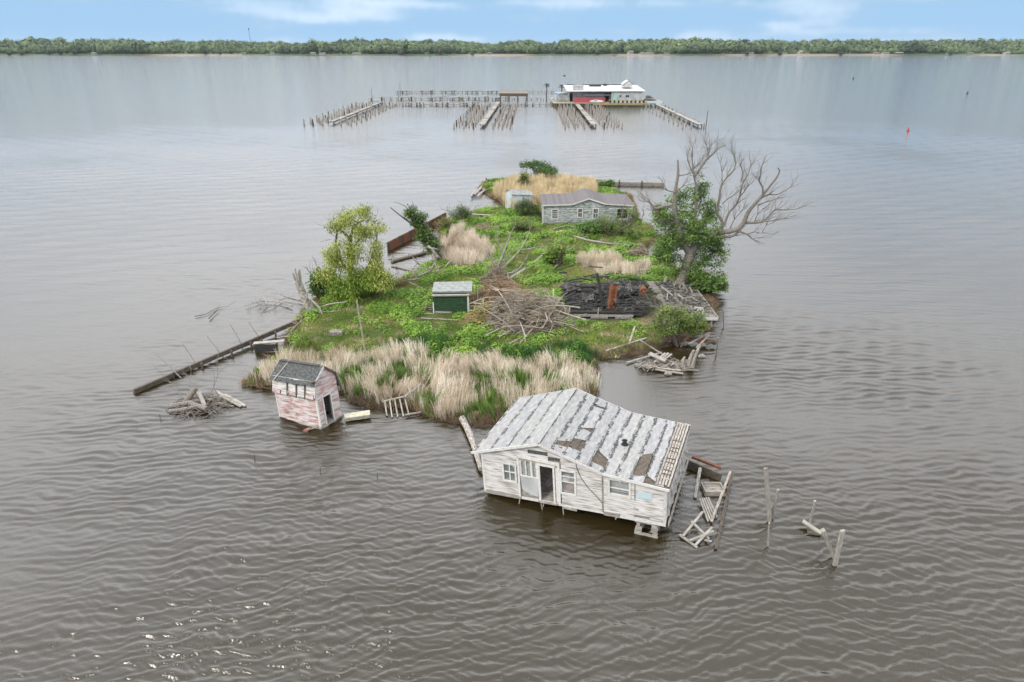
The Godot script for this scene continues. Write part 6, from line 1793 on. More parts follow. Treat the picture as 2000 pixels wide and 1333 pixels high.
	# red brown twiggy bush
	var rb := thing("red_bush", "low bare reddish brown twiggy bush beside the willow", "bush", at_ground(Vector3(-9.33,0.40,-52.42)))
	var m := MB.new()
	m.col = Color(.62, .36, .33)
	for k in 90:
		var a := R.randf() * TAU
		twigs(m, Vector3(cos(a) * .4 * R.randf(), -.05, sin(a) * .4 * R.randf()), Vector3(cos(a) * .8, .8, sin(a) * .8), R.randf_range(.6, 1.2), .016, 1)
	add(rb, "twigs", m.mesh(), M.brush_wood)
	# brush piles
	R.seed = 505
	brush_pile("brush_pile", "orange brown brush heap behind the green hut and root clump", at_ground(Vector3(-0.78,0.50,-48.57)), 2.6, 2.2, 1.4, 18, 2800, Color(.85, .55, .36), Color(1.3, .95, .7))
	brush_pile("brush_pile", "big grey tangle of dead branches in front of the ruin", at_ground(Vector3(1.08,0.50,-44.44)), 3.4, 2.3, 2.0, 80, 4600, Color(.85, .7, .55), Color(1.6, 1.36, 1.15))
	brush_pile("brush_pile", "golden yellow twig heap against the green hut corner", at_ground(Vector3(-2.09,0.50,-44.63)), 1.3, 1.5, 1.1, 8, 760, Color(1.1, .72, .3), Color(1.8, 1.35, .6))
	fallen("long pale bare limbs sprawled over the grey brush tangle", "fallen_limb", "limb", at_ground(Vector3(1.39,0.50,-42.77)), [[[Vector3(-0.17,0.60,-40.64),Vector3(1.03,0.60,-42.36),Vector3(2.29,0.60,-43.44),Vector3(3.59,0.60,-44.38)], .07, .03], [[Vector3(-0.84,0.90,-41.13),Vector3(0.35,0.90,-42.71),Vector3(1.77,0.90,-43.83),Vector3(3.04,0.90,-44.41)], .05, .02], [[Vector3(2.98,1.26,-43.50),Vector3(3.35,0.58,-43.50),Vector3(3.84,-0.19,-43.50),Vector3(4.28,-0.66,-43.50)], .06, .02], [[Vector3(-1.66,1.20,-40.68),Vector3(-0.51,1.20,-41.99),Vector3(0.69,1.20,-42.35),Vector3(2.04,1.20,-41.99)], .04, .02], [[Vector3(2.36,1.03,-43.50),Vector3(2.48,0.19,-43.50),Vector3(2.42,-0.50,-43.50)], .05, .03]], M.brush_wood, 2)
	# fence frame inside the tangle
	var ff := thing("old_frame", "broken white timber frame standing inside the grey brush tangle", "frame", at_ground(Vector3(-2.08,0.50,-46.12)))
	plank(ff, "post", Vector3(0, -.2, 0), Vector3(0, 1.15, 0), .09, .07, M.white_trim, Vector3.BACK)
	plank(ff, "post", Vector3(2.2, -.2, .2), Vector3(2.2, 1.1, .2), .09, .07, M.white_trim, Vector3.BACK)
	plank(ff, "rail", Vector3(3.0, .95, .0), Vector3(5.7, 1.1, -.1), .2, .05, M.grey_wood, Vector3.BACK)
	plank(ff, "rail", Vector3(.6, 1.3, -1.6), Vector3(2.3, 1.2, -1.5), .3, .05, M.grey_wood)
	plank(ff, "post", Vector3(5.75, -.2, .9), Vector3(5.8, .85, .9), .12, .1, M.pale_wood, Vector3.BACK)
	plank(ff, "rail", Vector3(4.6, .75, .8), Vector3(5.9, .85, .9), .1, .06, M.pale_wood)
	var bl := thing("boardwalk", "low board edging lying in the grass in front of green hut", "boards", at_ground(Vector3(-6.48,0.40,-45.08)))
	plank(bl, "edge_board", Vector3(0, .12, 0), Vector3(2.6, .1, .35), .12, .06, M.grey_wood)
	plank(bl, "edge_board", Vector3(3.2, .1, .1), Vector3(4.6, .12, .3), .1, .06, M.pale_wood)
	var wp := thing("weathered_plank", "single grey plank lying in weeds near the tin shed", "plank", at_ground(Vector3(-3.49,0.50,-76.61)))
	plank(wp, "plank", Vector3(-1.1, .25, -.2), Vector3(1.2, .22, .3), .3, .06, M.grey_wood)
	var hs := brush_pile("straw_heap", "pale straw clump in the weeds near the reed bed bank", at_ground(Vector3(-2.97,0.40,-70.54)), .9, .8, .8, 4, 200, Color(.9, .75, .55), Color(1.4, 1.2, .95), .8)


func bushes() -> void:
	R.seed = 506
	var spray := leaf_clump(14, .28, .3, .12, 74, .2)
	var fine := leaf_clump(16, .25, .3, .075, 75, .2)
	var dk0 := Color(.04, .09, .02); var dk1 := Color(.12, .2, .045)
	var yl0 := Color(.1, .16, .025); var yl1 := Color(.24, .3, .07)
	bush("bush", "rounded yellow green bush growing at the deck's front corner", "bush", Vector3(11.18,0.50,-41.72), 2.9, 3.0, 900, fine, Color(.07, .13, .02), Color(.22, .28, .06))
	bush("bush", "thin grey twiggy bush beside the rounded bush at the ruin", "bush", Vector3(10.35,0.50,-43.69), 1.4, 1.5, 60, fine, dk0, dk1, "", Color(1.3, 1.2, 1.1))
	bush("bush", "upright pale green saplings standing by the broken stump", "sapling", Vector3(-15.05,0.40,-50.46), 1.7, 2.6, 260, spray, Color(.06, .13, .03), Color(.16, .26, .06))
	bush("bush", "small round green bush on the bank near tin shed water", "bush", Vector3(-5.67,0.40,-74.60), 2.3, 2.1, 330, fine, Color(.06, .11, .03), Color(.15, .22, .07))
	bush("bush", "grey green bush in front of the tin shed door wall", "bush", Vector3(1.28,0.40,-77.04), 2.4, 1.7, 330, fine, Color(.05, .09, .03), Color(.13, .18, .06))
	bush("bush", "low olive bush beside the grey cabin's reed side corner", "bush", Vector3(2.45,0.40,-77.04), 1.3, 1.5, 160, fine, yl0, yl1)
	bush("bush", "wide olive thicket in front of the grey cabin porch", "bush", Vector3(10.18,0.50,-68.08), 4.6, 2.0, 700, fine, Color(.07, .12, .025), Color(.2, .25, .07))
	bush("bush", "twiggy grey green thicket at the grey cabin's open corner", "bush", Vector3(12.24,0.50,-68.89), 3.0, 2.7, 420, fine, Color(.08, .12, .03), Color(.2, .24, .08))
	bush("bush", "bright green bush between the grey cabin thicket and weeds", "bush", Vector3(8.09,0.50,-68.08), 2.6, 1.4, 330, spray, Color(.06, .15, .02), Color(.16, .28, .05))
	bush("bush", "yellow green sapling bush alone in the middle weeds", "bush", Vector3(3.85,0.50,-57.93), 1.7, 2.1, 260, spray, Color(.1, .2, .02), Color(.24, .36, .05))
	bush("bush", "olive bush in weeds before the grey cabin's blank wall", "bush", Vector3(1.18,0.50,-70.15), 3.0, 1.3, 330, fine, yl0, yl1)
	bush("bush", "dense dark green bush at the far end of the island", "bush", Vector3(4.43,0.50,-99.47), 5.6, 2.6, 900, spray, Color(.035, .1, .015), Color(.1, .2, .035))
	bush("bush", "yellow green sprig among the golden reeds", "bush", Vector3(1.65,0.50,-91.97), 1.3, 2.4, 160, spray, yl0, yl1)
	bush("bush", "low green bush at the end of the golden reeds by wall", "bush", Vector3(13.16,0.30,-95.52), 2.4, 1.0, 200, spray, Color(.06, .13, .02), Color(.16, .25, .05))
	bush("bush", "green shrub under the half dead tree at the pond edge", "bush", Vector3(13.74,0.30,-60.47), 1.8, 1.4, 260, fine, dk0, dk1)
	bush("bush", "leafy shrub reaching over the deck from the big tree foot", "bush", Vector3(15.68,0.50,-51.38), 2.4, 1.4, 420, spray, Color(.05, .12, .02), Color(.15, .26, .05))
	bush("bush", "dense green bushes at the willow's foot facing the lawn", "bush", Vector3(-10.59,0.40,-50.22), 2.6, 1.6, 420, fine, Color(.06, .12, .015), Color(.16, .25, .03))
	bush("bush", "ragged straw green bush on the sheet pile bank", "bush", Vector3(-7.20,0.40,-71.41), 2.0, 1.2, 200, fine, Color(.14, .15, .04), Color(.3, .28, .1))


# ---------------------------------------------------------------- the old marina and the far shore
func marina() -> void:
	R.seed = 601
	# one weathered pile, copied
	var proto := MB.new()
	proto.col = Color(1, 1, 1)
	pole_shape(proto, Vector3(0, -1, 0), Vector3(0, 1.15, 0), .22, .18, 6, .01)
	var pile := proto.mesh()
	var put := func(x: float, z: float, label: String, group: String, h := 1.0) -> void:
		var o := add(self, "dock_pile", pile, M.grey_wood if R.randf() < .75 else M.dark_wood)
		tag(o, label, "pile", group)
		o.position = Vector3(x + R.randf_range(-.1, .1), R.randf_range(-.15, .1), z + R.randf_range(-.2, .2))
		o.rotation = Vector3(R.randf_range(-.05, .05), R.randf() * TAU, R.randf_range(-.05, .05))
		o.scale = Vector3(1, h, 1)
	var walk := func(label: String, x0: float, z0: float, x1: float, z1: float, w: float) -> void:
		var o := thing("walkway", label, "walkway", Vector3(x0, 0, z0))
		var d := Vector3(x1 - x0, 0, z1 - z0)
		var s := d.cross(Vector3.UP).normalized() * w * .36
		for e in [-1, 1]:
			plank(o, "stringer", s * e + Vector3(0, .62, 0), s * e + d + Vector3(0, .62, 0), .15, .25, M.dark_wood)
		var n := int(d.length() / 1.6)
		for k in n:
			var p := d * ((k + .5) / n) + Vector3(0, .8 + R.randf_range(-.03, .03), 0)
			if R.randf() < .94:
				plank(o, "deck_panel", p - d.normalized() * .76, p + d.normalized() * .76, w, .08, M.grey_wood, Vector3.UP, .01, .7, 1.15)
		for k in 6:
			var p := d * (k / 5.0)
			pole(o, "pile", p + s + Vector3(0, .75, 0), p + s + Vector3(0, -.8, 0), .14, .14, M.dark_wood, 6)
	walk.call("weathered walkway through the slanted pile rows out towards open water", -45.0, -178.0, -43.5, -240.0, 1.2)
	walk.call("straight pale walkway between the two middle pile rows", -7.2, -171.0, -4.6, -240.0, 1.3)
	walk.call("pale walkway leading from the open lake to the white hall", 19.7, -171.0, 21.0, -234.0, 1.3)
	walk.call("dark broken walkway running out beyond the white hall's gabled end", 45.2, -171.0, 46.6, -236.0, 1.2)
	for k in 11:
		var z := -171.5 - k * 5.7
		for s in [-7.0, -4.7, -2.4, 2.4, 4.7, 6.6]:
			put.call(-7.0 + k * .18 + s, z, "old grey mooring pile in the rows beside the straight pale walkway", "piles by the middle walkway")
			put.call(19.9 + k * .13 + s, z, "old grey mooring pile in the rows before the white hall", "piles before the white hall")
			if s < 6.0:
				put.call(-45.0 + k * .12 + s, z - 6.5, "old grey mooring pile in the slanted outermost rows", "piles of the outer walkway", 1.15)
		for s in [-4.2, -2.2, .9]:
			put.call(45.5 + k * .12 + s * (1.0 if s > 0 else 1.0 + k * .02), z, "old grey pile along the broken walkway by the hall's gabled end", "piles of the broken walkway")
	for k in 22:
		put.call(-38.0 + k * 2.35, -234.5, "short pile of the first cross row between the walkways", "piles of the near cross row", .8)
	for k in 17:
		put.call(-47.0 + k * 3.5, -261.0, "short pile of the middle cross row behind the walkways", "piles of the middle cross row", .9)
	for k in 16:
		put.call(-45.0 + k * 4.1, -297.0, "short pile of the hindmost cross row behind the walkways", "piles of the hindmost cross row", 1.05)
	# the piles past the ones built singly, too small to tell apart
	var more := MultiMesh.new()
	more.transform_format = MultiMesh.TRANSFORM_3D
	more.mesh = pile
	var spots := []
	for k in 26:
		spots.append(Vector3(-37.0 + k * 2.0, 0, -236.5))
		spots.append(Vector3(-46.0 + k * 2.3, 0, -259.0))
		spots.append(Vector3(-44.0 + k * 2.5, 0, -295.0))
	for k in 11:
		for s in [-5.9, -3.5, 3.5, 5.6]:
			spots.append(Vector3(-7.0 + k * .18 + s, 0, -174.0 - k * 5.7))
			spots.append(Vector3(19.9 + k * .13 + s, 0, -174.0 - k * 5.7))
			spots.append(Vector3(-45.0 + k * .12 + s, 0, -180.5 - k * 5.7))
	more.instance_count = spots.size()
	for k in spots.size():
		more.set_instance_transform(k, Transform3D(Basis.from_euler(Vector3(R.randf_range(-.05, .05), R.randf() * TAU, R.randf_range(-.05, .05))), spots[k] + Vector3(R.randf_range(-.2, .2), R.randf_range(-.45, .0), R.randf_range(-.3, .3))))
	var mo := MultiMeshInstance3D.new()
	mo.name = "dock_piles"
	mo.multimesh = more
	mo.material_override = M.grey_wood
	add_child(mo, true)
	tag(mo, "smaller worn piles scattered through all the pile rows", "piles", "", "stuff")
	for q in [["low narrow catwalk along the first pile cross row", -38.0, 13.5, -233.5], ["low narrow catwalk along the middle pile cross row", -47.0, 10.5, -262.0], ["low narrow catwalk along the hindmost pile cross row", -46.0, 18.0, -298.0]]:
		var o := thing("catwalk", q[0], "walkway", Vector3(q[1], 0, q[3]))
		var n := 12
		for k in n:
			plank(o, "board", Vector3((q[2] - q[1]) * k / n, .55, 0), Vector3((q[2] - q[1]) * (k + .96) / n, .55 + R.randf_range(-.06, .06), 0), .5, .14, M.grey_wood, Vector3.UP, .01, .6, .9)
		for k in 7:
			pole(o, "pile", Vector3((q[2] - q[1]) * k / 6.0, .6, .3), Vector3((q[2] - q[1]) * k / 6.0, -.8, .3), .14, .14, M.dark_wood, 6)
	# finger docks on the cross rows
	var fi := 0
	for q in [[-45.0, -297], [-35.0, -297], [-25.5, -297], [-16.5, -297], [-8.0, -297], [-48.5, -258], [-38.0, -260], [-27.0, -260], [-19.5, -260], [-11.5, -260], [-4.0, -260], [-42.0, -236], [-23.0, -236], [-14.0, -236], [-32.0, -236]]:
		var o := thing("finger_dock", "small slanted grey finger dock standing on the pile cross rows", "dock", Vector3(q[0], 0, q[1]), R.randf_range(-.15, .15), "finger docks on the cross rows")
		for k in 5:
			plank(o, "deck_board", Vector3(-3.0, .75 + R.randf_range(-.05, .05), -.9 + k * .45), Vector3(3.0, 1.35 + R.randf_range(-.05, .05), -.9 + k * .45), .42, .1, M.grey_wood, Vector3.UP, .02)
		for e in [[-1.8, -.8], [-1.8, .8], [1.8, -.8], [1.8, .8]]:
			pole(o, "leg", Vector3(e[0], .95, e[1]), Vector3(e[0], -.6, e[1]), .12, .12, M.dark_wood, 6)
	for q in [[-41.5, -264.0, 3.2], [-48.8, -252.0, 4.5], [-45.8, -297.0, 4.0], [46.4, -170.0, 4.0]]:
		post_at("tall thin pole standing above the pile rows", Vector3(q[0], 0, q[1]), Vector3(q[0], q[2], q[1]), .09, M.dark_wood, "tall poles above the pile rows", false, "tall_pole", "pole")
	# boat house frame on stilts
	var bh := thing("stilt_shed", "brown roofed open boat shed on stilts beside the white hall", "shed", Vector3(-4.0, 0, -252.0))
	for k in 6:
		plank(bh, "roof_board", Vector3(-.3, 3.5 - k * .1, -3.2 + k * 1.2), Vector3(9.5, 3.45 - k * .1, -3.2 + k * 1.2), 1.18, .14, M.grey_wood if k % 2 else M.dark_wood, Vector3(0, 1, .1))
	plank(bh, "fascia", Vector3(-.3, 2.55, 3.5), Vector3(9.5, 2.5, 3.5), 1.0, .12, M.dark_wood, Vector3.BACK, .01, 1.2, 1.8)
	for x in [0.0, 3.0, 6.0, 9.2]:
		for z in [-3.0, 3.3]:
			pole(bh, "leg", Vector3(x, 2.9, z), Vector3(x, -.8, z), .16, .16, M.dark_wood, 6)
	var rp := thing("boat_ramp", "grey plank ramp sloping up between stilt shed and white hall", "ramp", Vector3(13.0, 0, -246.0))
	for k in 8:
		plank(rp, "board", Vector3(-1.0 + k * .5, .7 + k * .2, 5.5 - k * 2.0), Vector3(1.2 + k * .5, .7 + k * .2, 5.5 - k * 2.0), 1.9, .1, M.grey_wood, Vector3.UP)
	for e in [[0.0, 5.0], [3.0, -8.0]]:
		pole(rp, "leg", Vector3(e[0], 1.0, e[1]), Vector3(e[0], -.8, e[1]), .15, .15, M.dark_wood, 6)
	# the white hall
	var h := thing("white_hall", "low white waterside hall with long pale roof on a timber platform", "hall", Vector3(17.3, 0, -236.0))
	var bx := func(called: String, lo: Vector3, hi: Vector3, m: Material, par: Node = null) -> MeshInstance3D:
		var b := MB.new()
		b.bx(lo, hi)
		return add(par if par else h, called, b.mesh(), m)
	for k in 13:
		plank(h, "platform_board", Vector3(-4.0, 1.0, 3.5 - k * 2.0), Vector3(29.0, 1.0, 3.5 - k * 2.0), 1.9, .2, M.grey_wood if k else M.ochre_wood)
	for k in 14:
		pole(h, "stilt", Vector3(-3.5 + k * 2.4, .95, 3.6), Vector3(-3.5 + k * 2.4, -.8, 3.6), .17, .17, M.ochre_wood, 6)
	plank(h, "platform_edge", Vector3(9.0, .75, 4.55), Vector3(26.0, .75, 4.55), .5, .12, M.ochre_wood, Vector3.BACK)
	for q in [[Vector3(1.5, 1.1, -15.0), Vector3(24.5, 4.3, -14.8)], [Vector3(1.5, 1.1, -14.8), Vector3(1.7, 4.3, -2.0)], [Vector3(24.3, 1.1, -14.8), Vector3(24.5, 4.3, -2.0)], [Vector3(2.7, 1.1, -2.2), Vector3(13.4, 4.3, -2.0)], [Vector3(15.0, 1.1, -2.2), Vector3(24.3, 4.3, -2.0)], [Vector3(1.7, 3.7, -2.2), Vector3(2.7, 4.3, -2.0)], [Vector3(13.4, 3.7, -2.2), Vector3(15.0, 4.3, -2.0)]]:
		bx.call("main_wall", q[0], q[1], M.white_wall)
	bx.call("wing_wall", Vector3(15.0, 1.1, -1.95), Vector3(25.0, 4.4, 1.2), M.pale_grey_wall)
	var rf := MB.new()
	rf.hexa([Vector3(.5, 5.3, -15.6), Vector3(25.8, 5.3, -15.6), Vector3(.5, 5.5, -15.6), Vector3(25.8, 5.5, -15.6), Vector3(.5, 4.35, 1.6), Vector3(25.8, 4.45, 1.6), Vector3(.5, 4.55, 1.6), Vector3(25.8, 4.65, 1.6)])
	add(h, "roof", rf.mesh(), M.hall_roof)
	var gb := MB.new()
	gb.bx(Vector3(19.5, 5.3, -9.0), Vector3(22.5, 6.3, -4.5))
	var gab := add(h, "gabled_dormer", gb.mesh(), M.white_wall)
	gb = MB.new()
	gb.quad(Vector3(19.2, 6.2, -4.2), Vector3(21.0, 7.5, -4.2), Vector3(21.0, 7.5, -9.2), Vector3(19.2, 6.2, -9.2))
	gb.quad(Vector3(21.0, 7.5, -4.2), Vector3(22.8, 6.2, -4.2), Vector3(22.8, 6.2, -9.2), Vector3(21.0, 7.5, -9.2))
	gb.tri(Vector3(19.5, 6.3, -4.45), Vector3(22.5, 6.3, -4.45), Vector3(21.0, 7.4, -4.45))
	gb.tri(Vector3(22.5, 6.3, -9.05), Vector3(19.5, 6.3, -9.05), Vector3(21.0, 7.4, -9.05))
	add(gab, "roof", gb.mesh(), M.hall_roof)
	bx.call("annex_wall", Vector3(-2.6, 1.1, -12.0), Vector3(1.4, 3.3, -5.0), M.white_wall)
	bx.call("annex_roof", Vector3(-2.9, 3.3, -12.3), Vector3(1.45, 3.5, -4.7), M.pale_metal)
	bx.call("lean_to_roof", Vector3(6.2, 3.2, -1.95), Vector3(14.8, 3.36, .6), M.hall_roof)
	for x in [6.4, 9.2, 12.0, 14.6]:
		pole(h, "porch_post", Vector3(x, 1.05, .4), Vector3(x, 3.22, .4), .07, .07, M.white_wall, 6, .0)
	bx.call("tower_block", Vector3(2.7, 4.4, -4.0), Vector3(6.0, 6.2, -.5), M.pale_grey_wall)
	bx.call("porch_roof", Vector3(-.2, 4.15, -1.9), Vector3(2.6, 4.3, 1.5), M.pale_metal)
	bx.call("roof_unit", Vector3(9.0, 5.3, -12.0), Vector3(13.0, 5.75, -11.0), M.dark_iron)
	bx.call("roof_unit", Vector3(14.0, 5.4, -14.0), Vector3(15.2, 6.0, -13.0), M.dark_iron)
	bx.call("roof_edge", Vector3(1.5, 5.5, -15.5), Vector3(24.0, 5.75, -15.3), M.dark_iron)
	bx.call("pale_door", Vector3(15.8, 1.2, 1.22), Vector3(16.8, 3.9, 1.3), M.door_green)
	for x in [17.6, 19.6, 20.2]:
		var w := MB.new()
		w.bx(Vector3(x, 2.7, 1.22), Vector3(x + .5, 3.3, 1.3))
		add(h, "window", w.mesh(), M.dark_glass)
	for k in 9:
		var w := MB.new()
		w.bx(Vector3(14.0 + k * 1.35, .9, 4.2), Vector3(14.6 + k * 1.35, 1.9, 4.3))
		add(h, "railing_post", w.mesh(), M.dark_iron)
	plank(h, "railing", Vector3(13.5, 1.9, 4.25), Vector3(26.0, 1.9, 4.25), .12, .1, M.ochre_wood, Vector3.BACK)
	bx.call("blue_skirt", Vector3(26.2, .8, 4.3), Vector3(31.0, 1.7, 4.4), M.pale_blue)
	bx.call("side_deck", Vector3(25.9, 1.1, -6.0), Vector3(31.5, 1.4, 4.2), M.grey_wood)
	for k in 6:
		plank(h, "side_stack", Vector3(26.0 + R.randf(), 1.5 + k * .3, -3.0 + R.randf() * 3), Vector3(30.5 - k * .5, 1.5 + k * .28, -3.0 + R.randf() * 3), .8, .2, M.dark_wood if k % 2 else M.grey_wood)
	var sc := thing("red_screen", "long crimson panel screen in front of the white hall", "screen", Vector3(20.6, 1.1, -233.4))
	for k in 9:
		plank(sc, "panel", Vector3(k * 1.12, 0, 0), Vector3(k * 1.12, 1.45 + .08 * (k % 2), 0), 1.1, .12, M.red_paint, Vector3.BACK, .004, .85, 1.1)
	var bt := thing("white_boat", "small white boat hull lying before the crimson screen", "boat", Vector3(27.2, 1.12, -232.2))
	var hm := MB.new()
	hm.tube([Vector3(-2.2, .3, 0), Vector3(-1.6, .32, 0), Vector3(.5, .32, 0), Vector3(1.8, .36, 0), Vector3(2.4, .45, 0)], [.25, .5, .55, .38, .05], 10)
	add(bt, "hull", hm.mesh(), M.white_wall)
	hm = MB.new()
	hm.bx(Vector3(-.9, .75, -.35), Vector3(.3, 1.0, .35))
	add(bt, "cockpit", hm.mesh(), M.pale_grey_wall)
	var tb := thing("blue_tarpaulin", "bright blue tarpaulin tent beside the porch of the white hall", "tent", Vector3(15.6, 1.1, -238.0))
	hm = MB.new()
	for s in [[-1.6, 0.0], [0.0, 1.6]]:
		hm.quad(Vector3(s[0], 1.5 if s[0] < 0 else 2.6, 1.5), Vector3(s[1], 2.6 if s[0] < 0 else 1.5, 1.5), Vector3(s[1], 2.6 if s[0] < 0 else 1.5, -1.5), Vector3(s[0], 1.5 if s[0] < 0 else 2.6, -1.5))
	add(tb, "sheet", hm.mesh(), M.blue_cloth)
	for e in [[-1.5, 1.4], [1.5, 1.4], [-1.5, -1.4], [1.5, -1.4]]:
		pole(tb, "pole", Vector3(e[0], -.05, e[1]), Vector3(e[0], 1.55, e[1]), .05, .05, M.white_wall, 5)
	for q in [["dark palm shaped tree by the grey ramp of the marina", Vector3(12.5, 1.3, -262.0)], ["dark palm shaped tree next to the blue tarpaulin tent", Vector3(17.6, 1.1, -258.0)]]:
		var p := thing("palm_tree", q[0], "palm", q[1])
		pole(p, "trunk", Vector3(0, -1.5, 0), Vector3(.1, 3.6, 0), .22, .16, M.dark_wood, 7)
		var f := MB.new()
		f.col = Color(.022, .045, .03)
		for k in 26:
			var a := k * 2.4
			var e := R.randf_range(-.2, 1.0)
			var d := Vector3(cos(a), e, sin(a)).normalized()
			var s := d.cross(Vector3.UP).normalized() * .22
			var b := Vector3(.1, 3.5, 0)
			var mid := b + d * 1.0
			var tip := b + d * 1.8 + Vector3(0, -.5, 0)
			f.quad(b - s * .4, b + s * .4, mid + s, mid - s)
			f.tri(mid - s, mid + s, tip)
		add(p, "crown", f.mesh(), M.leaf)
	for q in [[17.5, -250.0, 9.0, "tall flagpole with a dark flag next to the palm shaped trees"], [22.5, -250.5, 7.5, "bare mast on the white hall by its grey block"], [25.0, -251.0, 8.0, "bare mast on the middle of the white hall roof"], [34.0, -251.2, 8.0, "bare mast on the white hall near its dormer"]]:
		var fp := thing("flagpole", q[3], "pole", Vector3(q[0], 0, q[1]))
		pole(fp, "mast", Vector3(0, -.5, 0), Vector3(0, q[2], 0), .07, .05, M.pale_grey_wall, 6, .0)
		var fl := MB.new()
		fl.bx(Vector3(.05, q[2] - .7, -.02), Vector3(.75, q[2] - .2, .02)) if q[0] < 18 else fl.bx(Vector3(-.12, q[2] - .1, -.12), Vector3(.12, q[2] + .12, .12))
		add(fp, "flag" if q[0] < 18 else "finial", fl.mesh(), M.dark_iron)
	# buoys
	for q in [["red cone channel buoy floating on the open lake", Vector3(91.87,0.00,-164.52), "buoy_red", .62], ["dark channel buoy floating far out on the lake", Vector3(197.92,0.00,-423.37), "buoy_dark", 1.0], ["dark green channel buoy floating off the marina's open side", Vector3(185.14,0.00,-294.39), "buoy_dark", .8]]:
		var b := thing("buoy", q[0], "buoy", q[1])
		var s: float = q[3]
		var k := MB.new()
		k.tube([Vector3(0, -.3, 0), Vector3(0, .1, 0) * s, Vector3(0, .35, 0) * s], [.5 * s, .55 * s, .5 * s], 12)
		add(b, "float", k.mesh(), M[q[2]])
		k = MB.new()
		k.tube([Vector3(0, .35, 0) * s, Vector3(0, .9, 0) * s, Vector3(0, 1.5, 0) * s], [.3 * s, .2 * s, .04 * s], 10)
		add(b, "topmark", k.mesh(), M[q[2]])


func shore_height(x: float, z: float) -> float:
	var d := -z - 1325.0 + 14.0 * nz.get_noise_2d(x * .25, 0)
	return -2.0 + 3.4 * smoothstep(-12.0, 8.0, d) + 9.0 * smoothstep(30.0, 420.0, d) * (.75 + .5 * nz.get_noise_2d(x * .03 + 40, 7)) + 8.0 * smoothstep(600.0, 1400.0, d)


